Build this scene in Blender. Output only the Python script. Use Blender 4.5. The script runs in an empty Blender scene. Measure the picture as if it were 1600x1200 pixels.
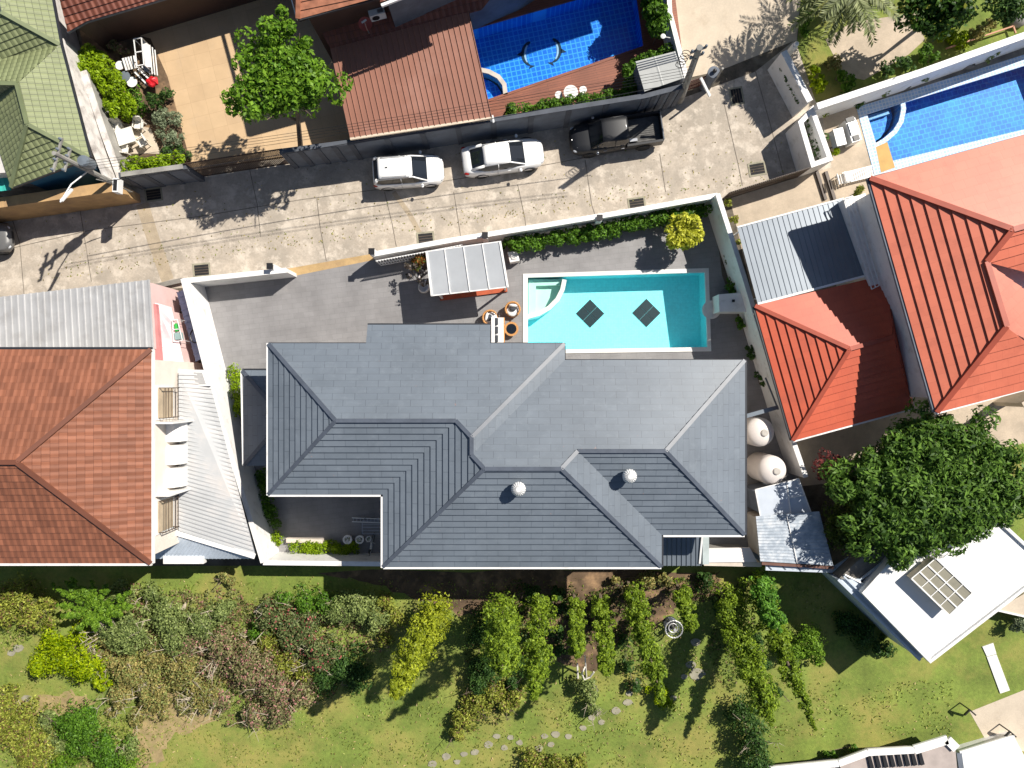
import bpy, math, random
import numpy as np
from mathutils import Vector, Matrix
from mathutils.geometry import tessellate_polygon
random.seed(7)
S = bpy.context.scene
C = S.collection
R = math.radians
# ---------------------------------------------------------------- camera, sky, sun
H = 42.0; F = 1600 * 25.0 / 36.0
cam = bpy.data.objects.new('camera', bpy.data.cameras.new('camera')); C.objects.link(cam)
cam.data.lens = 25.0; cam.data.sensor_width = 36.0; cam.data.clip_end = 1500.0
cam.location = (0, 0, H); cam.rotation_euler = (0, 0, 0)
S.camera = cam
SUN_EL = 47.0
SD = Vector((0.80 * math.cos(R(SUN_EL)), 0.60 * math.cos(R(SUN_EL)), math.sin(R(SUN_EL))))
w = bpy.data.worlds.new('World'); S.world = w; w.use_nodes = True
nt = w.node_tree; bg = nt.nodes['Background']
sky = nt.nodes.new('ShaderNodeTexSky'); sky.sky_type = 'NISHITA'; sky.sun_disc = False
sky.sun_elevation = R(SUN_EL); sky.sun_rotation = math.atan2(0.8, 0.6)
sky.air_density = 1.0; sky.dust_density = 0.6
nt.links.new(sky.outputs[0], bg.inputs[0]); bg.inputs[1].default_value = 0.056
sl = bpy.data.lights.new('sun', 'SUN'); sl.energy = 5.0; sl.angle = R(0.5); sl.color = (1.0, 0.94, 0.85)
so = bpy.data.objects.new('sun', sl); C.objects.link(so); so.location = (30, 22, 60)
so.rotation_euler = SD.to_track_quat('Z', 'Y').to_euler()
S.view_settings.view_transform = 'Standard'; S.view_settings.look = 'None'
S.view_settings.gamma = 1.0; S.view_settings.exposure = 0.42
S.render.resolution_x = 1024; S.render.resolution_y = 768

def W(px, py, z=0.0):
    "a point of the place, from where the photograph shows it and its height"
    k = (H - z) / F
    return Vector(((px - 800) * k, (600 - py) * k, z))

# ---------------------------------------------------------------- materials
def nmat(name):
    m = bpy.data.materials.new(name); m.use_nodes = True
    t = m.node_tree; b = t.nodes['Principled BSDF']
    return m, t, b
def N(t, typ, **kw):
    n = t.nodes.new(typ)
    for k, v in kw.items():
        if k in n.inputs: n.inputs[k].default_value = v
        else: setattr(n, k, v)
    return n
def mixc(t, fac, a, b, mode='MIX'):
    n = t.nodes.new('ShaderNodeMix'); n.data_type = 'RGBA'; n.blend_type = mode
    for sock, v in ((n.inputs[0], fac), (n.inputs[6], a), (n.inputs[7], b)):
        if hasattr(v, 'links') or isinstance(v, bpy.types.NodeSocket): t.links.new(v, sock)
        elif isinstance(v, (int, float)): sock.default_value = v
        else: sock.default_value = (*v, 1)
    return n.outputs[2]
def pos(t):
    return t.nodes.new('ShaderNodeNewGeometry').outputs['Position']
def noise(t, vec, scale, detail=4, rough=0.6, lo=0.35, hi=0.65):
    n = N(t, 'ShaderNodeTexNoise', Scale=scale, Detail=detail, Roughness=rough)
    t.links.new(vec, n.inputs['Vector'])
    r = N(t, 'ShaderNodeMapRange'); r.inputs[1].default_value = lo; r.inputs[2].default_value = hi
    t.links.new(n.outputs[0], r.inputs[0])
    return r.outputs[0]
def bump(t, b, h, strength=0.3, dist=0.02):
    n = N(t, 'ShaderNodeBump', Strength=strength, Distance=dist)
    t.links.new(h, n.inputs['Height']); t.links.new(n.outputs[0], b.inputs['Normal'])
def sc(c, k): return tuple(min(1.0, x * k) for x in c)
MATS = {}
def plain(name, col, rough=0.6, metal=0.0, var=0.12, scale=1.5, fine=0.0, dirt=None, dscale=0.6, dlo=0.5, dhi=0.7, bmp=0.0, bscale=20, spec=None, coat=0.0):
    if name in MATS: return MATS[name]
    m, t, b = nmat(name); p = pos(t)
    c = mixc(t, noise(t, p, scale), sc(col, 1 - var), sc(col, 1 + var))
    if fine: c = mixc(t, noise(t, p, scale * 12, 3), c, mixc(t, 1.0, c, (1 - fine,) * 3, 'MULTIPLY'))
    if dirt is not None: c = mixc(t, noise(t, p, dscale, 6, 0.65, dlo, dhi), c, dirt)
    t.links.new(c, b.inputs['Base Color'])
    b.inputs['Roughness'].default_value = rough; b.inputs['Metallic'].default_value = metal
    if spec is not None: b.inputs['Specular IOR Level'].default_value = spec
    if coat: b.inputs['Coat Weight'].default_value = coat; b.inputs['Coat Roughness'].default_value = 0.08
    if bmp: bump(t, b, noise(t, p, bscale, 4, 0.6, 0.2, 0.8), bmp)
    MATS[name] = m; return m
def tiles(name, c1, c2, mortar, bw, rh, ms=0.01, offset=0.5, use_uv=False, rot=0.0, rough=0.6, var=0.12, nscale=0.8, dirt=None, dscale=0.5, dlo=0.5, dhi=0.75, bmp=0.3, wave=0.0, waveper=0.3, spec=None):
    if name in MATS: return MATS[name]
    m, t, b = nmat(name)
    if use_uv: v = t.nodes.new('ShaderNodeTexCoord').outputs['UV']
    else:
        mp = N(t, 'ShaderNodeMapping'); mp.inputs['Rotation'].default_value = (0, 0, rot)
        t.links.new(pos(t), mp.inputs['Vector']); v = mp.outputs[0]
    br = N(t, 'ShaderNodeTexBrick'); br.offset = offset
    br.inputs['Scale'].default_value = 1.0; br.inputs['Mortar Size'].default_value = ms
    br.inputs['Mortar Smooth'].default_value = 0.3; br.inputs['Bias'].default_value = 0.0
    br.inputs['Brick Width'].default_value = bw; br.inputs['Row Height'].default_value = rh
    br.inputs['Color1'].default_value = (*c1, 1); br.inputs['Color2'].default_value = (*c2, 1); br.inputs['Mortar'].default_value = (*mortar, 1)
    t.links.new(v, br.inputs['Vector'])
    p = pos(t)
    c = mixc(t, 1.0, br.outputs[0], mixc(t, noise(t, p, nscale), (1 - var,) * 3, (1.0, 1.0, 1.0)), 'MULTIPLY')
    if dirt is not None: c = mixc(t, noise(t, p, dscale, 6, 0.65, dlo, dhi), c, dirt)
    t.links.new(c, b.inputs['Base Color']); b.inputs['Roughness'].default_value = rough
    if spec is not None: b.inputs['Specular IOR Level'].default_value = spec
    if wave:
        wv = N(t, 'ShaderNodeTexWave'); wv.inputs['Scale'].default_value = 0.314 / waveper; wv.inputs['Distortion'].default_value = 0.6; wv.inputs['Detail'].default_value = 1
        t.links.new(v, wv.inputs['Vector']); bump(t, b, wv.outputs['Fac'], wave, 0.05)
    elif bmp: 
        inv = N(t, 'ShaderNodeMath', operation='SUBTRACT'); inv.inputs[0].default_value = 1.0
        t.links.new(br.outputs['Fac'], inv.inputs[1]); bump(t, b, inv.outputs[0], bmp, 0.01)
    MATS[name] = m; return m
def leafmat(name, dark, light, extra=None, efac=0.12, trans=0.3):
    if name in MATS: return MATS[name]
    m, t, b = nmat(name)
    g = t.nodes.new('ShaderNodeNewGeometry')
    pw = N(t, 'ShaderNodeMath', operation='POWER'); t.links.new(g.outputs['Random Per Island'], pw.inputs[0]); pw.inputs[1].default_value = 1.25
    hs = t.nodes.new('ShaderNodeHueSaturation'); hs.inputs['Saturation'].default_value = 1.05; hs.inputs['Value'].default_value = 1.12
    t.links.new(mixc(t, pw.outputs[0], sc(dark, .7), sc(light, 1.1)), hs.inputs['Color']); c = hs.outputs[0]
    c = mixc(t, noise(t, g.outputs['Position'], 0.9, 3), mixc(t, 1.0, c, (0.72, 0.76, 0.72), 'MULTIPLY'), c)
    if extra is not None:
        wn = N(t, 'ShaderNodeTexWhiteNoise'); wn.noise_dimensions = '1D'
        t.links.new(g.outputs['Random Per Island'], wn.inputs['W'])
        lt = N(t, 'ShaderNodeMath', operation='LESS_THAN'); t.links.new(wn.outputs[0], lt.inputs[0]); lt.inputs[1].default_value = efac
        c = mixc(t, lt.outputs[0], c, extra)
    t.links.new(c, b.inputs['Base Color']); b.inputs['Roughness'].default_value = 0.5
    b.inputs['Specular IOR Level'].default_value = 0.2
    tr = t.nodes.new('ShaderNodeBsdfTranslucent'); t.links.new(c, tr.inputs[0])
    ms = t.nodes.new('ShaderNodeMixShader'); ms.inputs[0].default_value = trans
    t.links.new(b.outputs[0], ms.inputs[1]); t.links.new(tr.outputs[0], ms.inputs[2])
    t.links.new(ms.outputs[0], t.nodes['Material Output'].inputs[0])
    MATS[name] = m; return m
def watermat(name, tint):
    if name in MATS: return MATS[name]
    m, t, b = nmat(name); t.nodes.remove(b)
    tr = t.nodes.new('ShaderNodeBsdfTransparent'); tr.inputs[0].default_value = (*tint, 1)
    gl = t.nodes.new('ShaderNodeBsdfGlossy'); gl.inputs['Roughness'].default_value = 0.03
    fr = t.nodes.new('ShaderNodeFresnel'); fr.inputs[0].default_value = 1.33
    nz = N(t, 'ShaderNodeTexNoise', Scale=6.0, Detail=3, Roughness=0.5, Distortion=0.4); t.links.new(pos(t), nz.inputs['Vector'])
    bp = N(t, 'ShaderNodeBump', Strength=0.12, Distance=0.04); t.links.new(nz.outputs[0], bp.inputs['Height'])
    t.links.new(bp.outputs[0], gl.inputs['Normal']); t.links.new(bp.outputs[0], fr.inputs['Normal'])
    ms = t.nodes.new('ShaderNodeMixShader'); t.links.new(fr.outputs[0], ms.inputs[0])
    t.links.new(tr.outputs[0], ms.inputs[1]); t.links.new(gl.outputs[0], ms.inputs[2])
    t.links.new(ms.outputs[0], t.nodes['Material Output'].inputs[0])
    MATS[name] = m; return m

# ---------------------------------------------------------------- mesh building
class MB:
    def __init__(s): s.v = []; s.f = []; s.uv = []; s.hasuv = False
    def add(s, verts, faces, uvs=None):
        o = len(s.v); s.v += [tuple(p) for p in verts]
        for f in faces: s.f.append(tuple(i + o for i in f))
        if uvs is not None:
            s.hasuv = True; s.uv += [tuple(u) for u in uvs]
        else: s.uv += [(p[0], p[1]) for p in verts]
        return s
    def prism(s, poly, z0, z1, cap=True):
        n = len(poly); vs = [(p[0], p[1], z0) for p in poly] + [(p[0], p[1], z1) for p in poly]
        a = sum(poly[i][0] * poly[(i + 1) % n][1] - poly[(i + 1) % n][0] * poly[i][1] for i in range(n))
        fs = [(i, (i + 1) % n, n + (i + 1) % n, n + i) for i in range(n)]
        if cap: fs += [tuple(range(n, 2 * n)), tuple(reversed(range(n)))]
        if a < 0: fs = [tuple(reversed(f)) for f in fs]
        return s.add(vs, fs)
    def box(s, c, size, rz=0.0, rot=None):
        hx, hy, hz = size[0] / 2, size[1] / 2, size[2] / 2
        M = rot if rot is not None else Matrix.Rotation(rz, 3, 'Z')
        vs = [Vector(c) + M @ Vector((x * hx, y * hy, z * hz)) for z in (-1, 1) for y in (-1, 1) for x in (-1, 1)]
        return s.add(vs, [(0, 2, 3, 1), (4, 5, 7, 6), (0, 1, 5, 4), (2, 6, 7, 3), (0, 4, 6, 2), (1, 3, 7, 5)])
    def beam(s, p, q, wd, ht, up=(0, 0, 1)):
        p, q = Vector(p), Vector(q); d = (q - p); L = d.length
        if L < 1e-6: return s
        d.normalize(); sd = d.cross(Vector(up))
        if sd.length < 1e-4: sd = d.cross(Vector((1, 0, 0)))
        sd.normalize(); u = sd.cross(d)
        M = Matrix((d, sd, u)).transposed()
        return s.box((p + q) / 2, (L, wd, ht), rot=M)
    def tube(s, pts, r, n=6, cap=True):
        pts = [Vector(p) for p in pts]; m = len(pts)
        rs = r if isinstance(r, (list, tuple)) else [r] * m
        vs = []; ref = None
        for i, p in enumerate(pts):
            d = (pts[min(i + 1, m - 1)] - pts[max(i - 1, 0)])
            if d.length < 1e-9: d = Vector((0, 0, 1))
            d.normalize()
            if ref is None:
                ref = Vector((0, 0, 1)) if abs(d.z) < 0.9 else Vector((1, 0, 0))
            a = (ref - d * ref.dot(d)).normalized(); b = d.cross(a); ref = a
            for k in range(n):
                t = 2 * math.pi * k / n
                vs.append(p + (a * math.cos(t) + b * math.sin(t)) * rs[i])
        fs = [(i * n + k, i * n + (k + 1) % n, (i + 1) * n + (k + 1) % n, (i + 1) * n + k) for i in range(m - 1) for k in range(n)]
        if cap: fs += [tuple(reversed(range(n))), tuple(range((m - 1) * n, m * n))]
        return s.add(vs, fs)
    def lathe(s, prof, c=(0, 0, 0), n=24):
        "prof: (r, z) from bottom to top"
        vs = [(c[0] + r * math.cos(2 * math.pi * k / n), c[1] + r * math.sin(2 * math.pi * k / n), c[2] + z) for r, z in prof for k in range(n)]
        m = len(prof)
        fs = [(i * n + k, i * n + (k + 1) % n, (i + 1) * n + (k + 1) % n, (i + 1) * n + k) for i in range(m - 1) for k in range(n)]
        if prof[-1][0] > 1e-5: fs.append(tuple(range((m - 1) * n, m * n)))
        if prof[0][0] > 1e-5: fs.append(tuple(reversed(range(n))))
        return s.add(vs, fs)
    def ball(s, c, r, n=16, m=10):
        if not hasattr(r, '__len__'): r = (r, r, r)
        vs = []; 
        for i in range(m + 1):
            th = math.pi * i / m
            for k in range(n):
                a = 2 * math.pi * k / n
                vs.append((c[0] + r[0] * math.sin(th) * math.cos(a), c[1] + r[1] * math.sin(th) * math.sin(a), c[2] - r[2] * math.cos(th)))
        fs = [(i * n + k, i * n + (k + 1) % n, (i + 1) * n + (k + 1) % n, (i + 1) * n + k) for i in range(m) for k in range(n)]
        return s.add(vs, fs)
    def sheet(s, outer, holes=(), z=0.0):
        loops = [[Vector((p[0], p[1], 0)) for p in outer]] + [[Vector((p[0], p[1], 0)) for p in h] for h in holes]
        flat = [p for l in loops for p in l]
        fs = []
        for t in tessellate_polygon(loops):
            a, b, c = (flat[i] for i in t)
            fs.append(tuple(t) if (b - a).cross(c - a).z > 0 else tuple(reversed(t)))
        return s.add([(p.x, p.y, z) for p in flat], fs)
    def loft(s, rings, cap=True):
        n = len(rings[0]); vs = [p for r in rings for p in r]
        fs = [(i * n + k, i * n + (k + 1) % n, (i + 1) * n + (k + 1) % n, (i + 1) * n + k) for i in range(len(rings) - 1) for k in range(n)]
        if cap: fs += [tuple(reversed(range(n))), tuple(range((len(rings) - 1) * n, len(rings) * n))]
        return s.add(vs, fs)
    def roof(s, pts, course=0.33, step=0.05, thick=0.0):
        "a roof slope laid in overlapping courses; pts are 3D, in order"
        pts = [Vector(p) for p in pts]
        n = Vector((0, 0, 0))
        for i in range(len(pts)):
            a, b = pts[i], pts[(i + 1) % len(pts)]; n += a.cross(b)
        n.normalize()
        if n.z < 0: n = -n; pts.reverse()
        upv = Vector((0, 0, 1)); u = (upv - n * n.z)
        if u.length < 1e-4: u = Vector((0, 1, 0))
        u.normalize(); e = u.cross(n)
        o = min(pts, key=lambda p: p.z)
        P = [((p - o).dot(e), (p - o).dot(u)) for p in pts]
        smax = max(q[1] for q in P); k = int(math.ceil((smax - 1e-4) / course))
        def clip(poly, s0, keep):
            out = []
            for i in range(len(poly)):
                a, b = poly[i], poly[(i + 1) % len(poly)]
                ia = (a[1] >= s0 - 1e-9) if keep else (a[1] <= s0 + 1e-9); ib = (b[1] >= s0 - 1e-9) if keep else (b[1] <= s0 + 1e-9)
                if ia: out.append(a)
                if ia != ib:
                    t = (s0 - a[1]) / (b[1] - a[1]); out.append((a[0] + (b[0] - a[0]) * t, s0))
            return out
        for i in range(k):
            s0, s1 = i * course, (i + 1) * course
            q = clip(clip(P, s0, True), s1, False)
            r = []
            for a in q:
                if not r or abs(a[0] - r[-1][0]) + abs(a[1] - r[-1][1]) > 1e-4: r.append(a)
            if len(r) > 1 and abs(r[0][0] - r[-1][0]) + abs(r[0][1] - r[-1][1]) < 1e-4: r.pop()
            if len(r) < 3: continue
            vs = []; uv = []
            for a in r:
                h = step * (1 - (a[1] - s0) / course)
                vs.append(o + e * a[0] + u * a[1] + n * h); uv.append(a)
            s.add(vs, [tuple(range(len(vs)))], uv)
            low = [a for a in r if abs(a[1] - s0) < 1e-4]
            if len(low) >= 2:
                x0, x1 = min(a[0] for a in low), max(a[0] for a in low)
                vs = [o + e * x0 + u * s0 - n * 0.02, o + e * x1 + u * s0 - n * 0.02, o + e * x1 + u * s0 + n * step, o + e * x0 + u * s0 + n * step]
                s.add(vs, [(0, 1, 2, 3)], [(x0, s0), (x1, s0), (x1, s0), (x0, s0)])
        return s
    def ribbed(s, A, B, Cc, D, spacing=0.2, h=0.03, duty=0.25, thick=0.03):
        "sheet ABCD with raised ribs that run from side AB to side DC"
        A, B, Cc, D = map(Vector, (A, B, Cc, D))
        n = (B - A).cross(D - A).normalized()
        if n.z < 0: n = -n
        L = ((B - A).length + (Cc - D).length) / 2; k = max(2, int(round(L / spacing)))
        ts = []
        for i in range(k):
            t0 = i / k; d = 1.0 / k
            ts += [(t0, 0), (t0 + d * (1 - duty) * 0.92, 0), (t0 + d * (1 - duty), h), (t0 + d * 0.96, h)]
        ts.append((1.0, 0))
        vs = []
        for t, hh in ts:
            vs += [A.lerp(B, t) + n * hh, D.lerp(Cc, t) + n * hh]
        fs = [(2 * i, 2 * i + 2, 2 * i + 3, 2 * i + 1) for i in range(len(ts) - 1)]
        if (Vector(vs[2]) - Vector(vs[0])).cross(Vector(vs[1]) - Vector(vs[0])).z < 0: fs = [tuple(reversed(f)) for f in fs]
        s.add(vs, fs)
        q = [p - n * thick for p in (A, B, Cc, D)]
        s.add(q, [(0, 1, 2, 3)])
        return s
def wloc(o):
    v = Vector((0, 0, 0))
    while o is not None: v += o.location; o = o.parent
    return v
def obj(name, mb, mat, parent=None, loc=None, smooth=False):
    me = bpy.data.meshes.new(name)
    base = wloc(parent) if parent is not None else Vector(loc if loc is not None else (0, 0, 0))
    vs = np.array(mb.v, dtype=np.float64) - np.array(base)
    me.from_pydata(vs.tolist(), [], mb.f)
    if mb.hasuv:
        l = me.uv_layers.new(name='UVMap'); uv = np.array(mb.uv, dtype=np.float32)
        idx = np.zeros(len(me.loops), dtype=np.int32); me.loops.foreach_get('vertex_index', idx)
        l.data.foreach_set('uv', uv[idx].ravel())
    if smooth: me.polygons.foreach_set('use_smooth', [True] * len(me.polygons))
    me.materials.append(mat); me.update()
    o = bpy.data.objects.new(name, me); C.objects.link(o)
    if parent is not None: o.parent = parent
    else: o.location = base
    return o
def tag(o, label, cat, group=None, kind=None):
    if label: o['label'] = label
    if cat: o['category'] = cat
    if group: o['group'] = group
    if kind: o['kind'] = kind
    return o
def thing(name, label, cat, loc=(0, 0, 0), group=None):
    o = bpy.data.objects.new(name, None); C.objects.link(o); o.empty_display_size = 0.3
    o.location = loc; return tag(o, label, cat, group)
def single(name, mb, mat, label, cat, loc=(0, 0, 0), group=None, smooth=False):
    return tag(obj(name, mb, mat, None, loc, smooth), label, cat, group)
def struct(name, mb, mat, label=None, cat=None):
    return tag(obj(name, mb, mat), label, cat, None, 'structure')
def copy_tree(o, parent=None):
    c = o.copy(); C.objects.link(c); c.parent = parent
    for ch in list(o.children): copy_tree(ch, c)
    return c
def place(root, loc, rz=0.0, label=None, group=None):
    root.location = loc; root.rotation_euler = (0, 0, rz)
    if label: root['label'] = label
    if group: root['group'] = group
    return root

# ---------------------------------------------------------------- foliage
class Leaves:
    def __init__(s, seed=0): s.r = np.random.default_rng(seed); s.q = []
    def put(s, P, Nrm, ln, wd, jitter=0.7, droop=0.0):
        r = s.r; n = len(P)
        nr = Nrm + r.normal(0, jitter, (n, 3)); nr /= np.linalg.norm(nr, axis=1, keepdims=True) + 1e-9
        d = r.normal(0, 1, (n, 3)); d[:, 2] -= droop; d -= nr * (d * nr).sum(1, keepdims=True); d /= np.linalg.norm(d, axis=1, keepdims=True) + 1e-9
        sd = np.cross(nr, d); k = r.uniform(0.5, 1.55, (n, 1)); L = ln * k; Wd = wd * k
        a = P - d * L * 0.5; b = P + sd * Wd * 0.5 + nr * Wd * 0.15; c = P + d * L * 0.5; e = P - sd * Wd * 0.5 + nr * Wd * 0.15
        s.q.append(np.stack([a, b, c, e], 1)); return s
    def clump(s, c, rad, n, ln, wd, jitter=0.7, flat=1.0):
        r = s.r; d = r.normal(0, 1, (n, 3)); d[:, 2] = np.abs(d[:, 2]) * 0.9 - 0.25 * r.random(n) * 2
        d /= np.linalg.norm(d, axis=1, keepdims=True); rr = rad * (0.55 + 0.5 * r.random((n, 1)) ** 0.6)
        P = np.array(c) + d * rr * np.array([1, 1, flat]); Nn = d.copy(); Nn[:, 2] += 0.6
        return s.put(P, Nn, ln, wd, jitter)
    def crown(s, c, rad, nclump, per, ln, wd, clump=0.28, zmin=-0.35, inner=0.25, lobes=.22):
        r = s.r; c = np.array(c, float); rad = np.array(rad, float); m = min(rad[0], rad[1])
        lob = r.normal(0, 1, (9, 3)); lob[:, 2] = np.abs(lob[:, 2]) * .4; lob /= np.linalg.norm(lob, axis=1, keepdims=True)
        for i in range(nclump):
            d = r.normal(0, 1, 3); d /= np.linalg.norm(d)
            if d[2] < zmin: d[2] = -d[2]
            t = r.uniform(0.62, 0.98) if r.random() > inner else r.uniform(0.1, 0.6)
            mod = (1 - lobes) + (lobes + .12) * max(0.0, float((lob @ d).max()) ** 12) + r.normal(0, .03)
            p = c + d * rad * t * mod
            s.clump(p, m * clump * r.uniform(0.6, 1.35), per, ln, wd)
        return s
    def axis(s, a, b, r0, r1, nclump, per, ln, wd, clump=0.5):
        a, b = np.array(a, float), np.array(b, float); r = s.r
        for i in range(nclump):
            t = r.random() ** 0.9; rad = (r0 + (r1 - r0) * t) * (1.0 if t < 0.85 else (1 - t) / 0.15 * 0.7 + 0.3)
            d = r.normal(0, 1, 3); d /= np.linalg.norm(d); d[2] = abs(d[2]) * 0.7
            wob = 1 + .16 * math.sin(t * 19 + a[0]) + .12 * math.sin(t * 37 + a[1]); p = a + (b - a) * t + d * rad * r.uniform(0.3, 1.0) * wob
            s.clump(p, rad * clump * r.uniform(0.5, 1.2), int(per * r.uniform(.5, 1.2)), ln, wd, 0.6)
        return s
    def frond(s, p, q, sag, n, ln, wd):
        "a feather of leaflets from p to q"
        p, q = np.array(p, float), np.array(q, float); ax = (q - p); L = np.linalg.norm(ax); ax /= L
        sd = np.cross(ax, [0, 0, 1.0]); sd /= np.linalg.norm(sd); r = s.r; Q = []
        for i in range(n):
            t = 0.12 + 0.88 * i / n; m = p + (q - p) * t + np.array([0, 0, sag * 4 * t * (1 - t)]); k = ln * (1.0 - 0.65 * abs(t - 0.35)) * r.uniform(0.8, 1.1)
            for sg in (-1, 1):
                d = sd * sg * 0.85 + ax * 0.65 + np.array([0, 0, r.uniform(-0.45, 0.1)]) + r.normal(0, 0.1, 3); d /= np.linalg.norm(d)
                wv = np.cross(d, [0, 0, 1.0]); wv /= np.linalg.norm(wv) + 1e-9
                Q.append([m - wv * wd * 0.4, m + d * k * 0.5 - wv * wd * 0.5, m + d * k, m + d * k * 0.5 + wv * wd * 0.5])
        s.q.append(np.array(Q)); return s
    def build(s, name, mat, parent=None, loc=(0, 0, 0)):
        Q = np.concatenate(s.q).reshape(-1, 3); base = np.array(wloc(parent) if parent is not None else Vector(loc)); Q = Q - base
        n = len(Q) // 4; me = bpy.data.meshes.new(name)
        me.vertices.add(len(Q)); me.vertices.foreach_set('co', Q.astype(np.float32).ravel())
        me.loops.add(len(Q)); me.loops.foreach_set('vertex_index', np.arange(len(Q), dtype=np.int32))
        me.polygons.add(n); me.polygons.foreach_set('loop_start', np.arange(0, len(Q), 4, dtype=np.int32)); me.polygons.foreach_set('loop_total', np.full(n, 4, dtype=np.int32))
        me.update(calc_edges=True); me.materials.append(mat)
        o = bpy.data.objects.new(name, me); C.objects.link(o)
        if parent is not None: o.parent = parent
        else: o.location = base
        return o
def PW(pts, z=0.0): return [W(a, b, z) for a, b in pts]
# ---------------------------------------------------------------- palette
M_earth = plain('earth', (0.12, 0.10, 0.075), 0.95, var=0.3, fine=0.2, dirt=(0.20, 0.17, 0.13), bmp=0.4)
M_lane = plain('lane_concrete', (0.47, 0.405, 0.33), 0.9, var=0.15, scale=0.7, fine=0.15, dirt=(0.33, 0.29, 0.24), dscale=0.6, dlo=0.44, dhi=0.7, bmp=0.25, bscale=9)
def lane_detail(m):
    t = m.node_tree; b = t.nodes['Principled BSDF']; c = b.inputs['Base Color'].links[0].from_socket; p = pos(t)
    c = mixc(t, noise(t, p, 1.1, 9, 0.72, 0.5, 0.62), c, (0.58, 0.51, 0.425))
    c = mixc(t, noise(t, p, 2.3, 8, 0.78, 0.57, 0.74), c, (0.25, 0.22, 0.18))
    t.links.new(c, b.inputs['Base Color'])
lane_detail(M_lane)
M_lane_patch = plain('lane_patch', (0.43, 0.35, 0.25), 0.9, var=0.12, scale=2, fine=0.2)
M_joint_shade = plain('joint_and_shade_dark', (0.19, 0.165, 0.135), 0.95, var=0.3, scale=3)
M_stain = plain('joint_stain', (0.24, 0.205, 0.165), 0.95, var=0.3, scale=3)
M_cream = plain('cream_concrete', (0.56, 0.475, 0.37), 0.85, var=0.08, scale=0.8, fine=0.08, dirt=(0.42, 0.34, 0.25), dscale=0.9, dlo=0.55, dhi=0.8)
M_sand_pave = tiles('sand_paving', (0.62, 0.44, 0.26), (0.57, 0.40, 0.235), (0.50, 0.345, 0.2), 0.9, 0.9, 0.012, 0.0, rot=R(-14), var=0.12, dirt=(0.50, 0.37, 0.24), dlo=0.55)
M_deck = tiles('grey_deck_tiles', (0.25, 0.243, 0.245), (0.275, 0.268, 0.27), (0.205, 0.20, 0.203), 0.6, 0.3, 0.008, 0.5, rot=R(-7), rough=0.55, var=0.2, dirt=(0.33, 0.31, 0.30), dscale=1.3, dlo=0.62, dhi=0.9, bmp=0.15)
def streak(m, rot):
    t = m.node_tree; b = t.nodes['Principled BSDF']; c = b.inputs['Base Color'].links[0].from_socket
    mp = N(t, 'ShaderNodeMapping'); mp.inputs['Rotation'].default_value = (0, 0, rot); mp.inputs['Scale'].default_value = (0.8, 6, 1)
    t.links.new(pos(t), mp.inputs['Vector'])
    c = mixc(t, noise(t, mp.outputs[0], 2.0, 5, 0.7, 0.58, 0.85), c, (0.2, 0.19, 0.19)); t.links.new(c, b.inputs['Base Color'])
streak(M_deck, R(-7))
M_terra = tiles('terracotta_decking', (0.29, 0.10, 0.055), (0.25, 0.085, 0.05), (0.12, 0.05, 0.03), 3.0, 0.14, 0.01, 0.5, rot=R(-13), rough=0.6, var=0.2)
M_patio = plain('patio_concrete', (0.50, 0.41, 0.31), 0.85, var=0.12, scale=1.0, fine=0.1, dirt=(0.36, 0.30, 0.23), dscale=0.7)
M_greyc = plain('grey_concrete', (0.24, 0.225, 0.20), 0.9, var=0.2, scale=0.9, fine=0.15, dirt=(0.12, 0.11, 0.10))
M_lawn = plain('lawn_turf', (0.185, 0.245, 0.042), 0.95, var=0.22, scale=0.45, fine=0.25, dirt=(0.32, 0.275, 0.075), dscale=0.3, dlo=0.45, dhi=0.72, bmp=0.8, bscale=16)
def lawn_detail(m):
    t = m.node_tree; b = t.nodes['Principled BSDF']; c = b.inputs['Base Color'].links[0].from_socket; p = pos(t)
    c = mixc(t, noise(t, p, 1.7, 6, 0.7, 0.52, 0.8), c, (0.12, 0.185, 0.026))
    c = mixc(t, noise(t, p, 3.2, 6, 0.7, 0.62, 0.85), c, (0.36, 0.28, 0.12))
    t.links.new(c, b.inputs['Base Color'])
lawn_detail(M_lawn)
M_soil = plain('garden_soil', (0.13, 0.085, 0.05), 0.95, var=0.3, scale=1.2, fine=0.25, dirt=(0.35, 0.22, 0.12), dscale=0.9, dlo=0.5, bmp=0.4)
M_white = plain('white_paint', (0.80, 0.79, 0.77), 0.55, var=0.03, dirt=(0.50, 0.475, 0.43), dscale=1.6, dlo=0.54, dhi=0.82)
M_whitemetal = plain('white_metal', (0.78, 0.78, 0.77), 0.35, var=0.03)
M_render = plain('cream_render', (0.62, 0.55, 0.47), 0.8, var=0.06, dirt=(0.45, 0.38, 0.32))
M_pinkw = plain('pink_render', (0.70, 0.50, 0.48), 0.8, var=0.06)
M_slate = tiles('slate_grey_tiles', (0.150, 0.178, 0.212), (0.164, 0.193, 0.228), (0.095, 0.114, 0.140), 1.1, 0.345, 0.014, 0.5, use_uv=True, rough=0.42, var=0.16, nscale=0.5, dirt=(0.235, 0.27, 0.305), dscale=1.6, dlo=0.55, dhi=1.2, bmp=0.1, spec=0.6)
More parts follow.
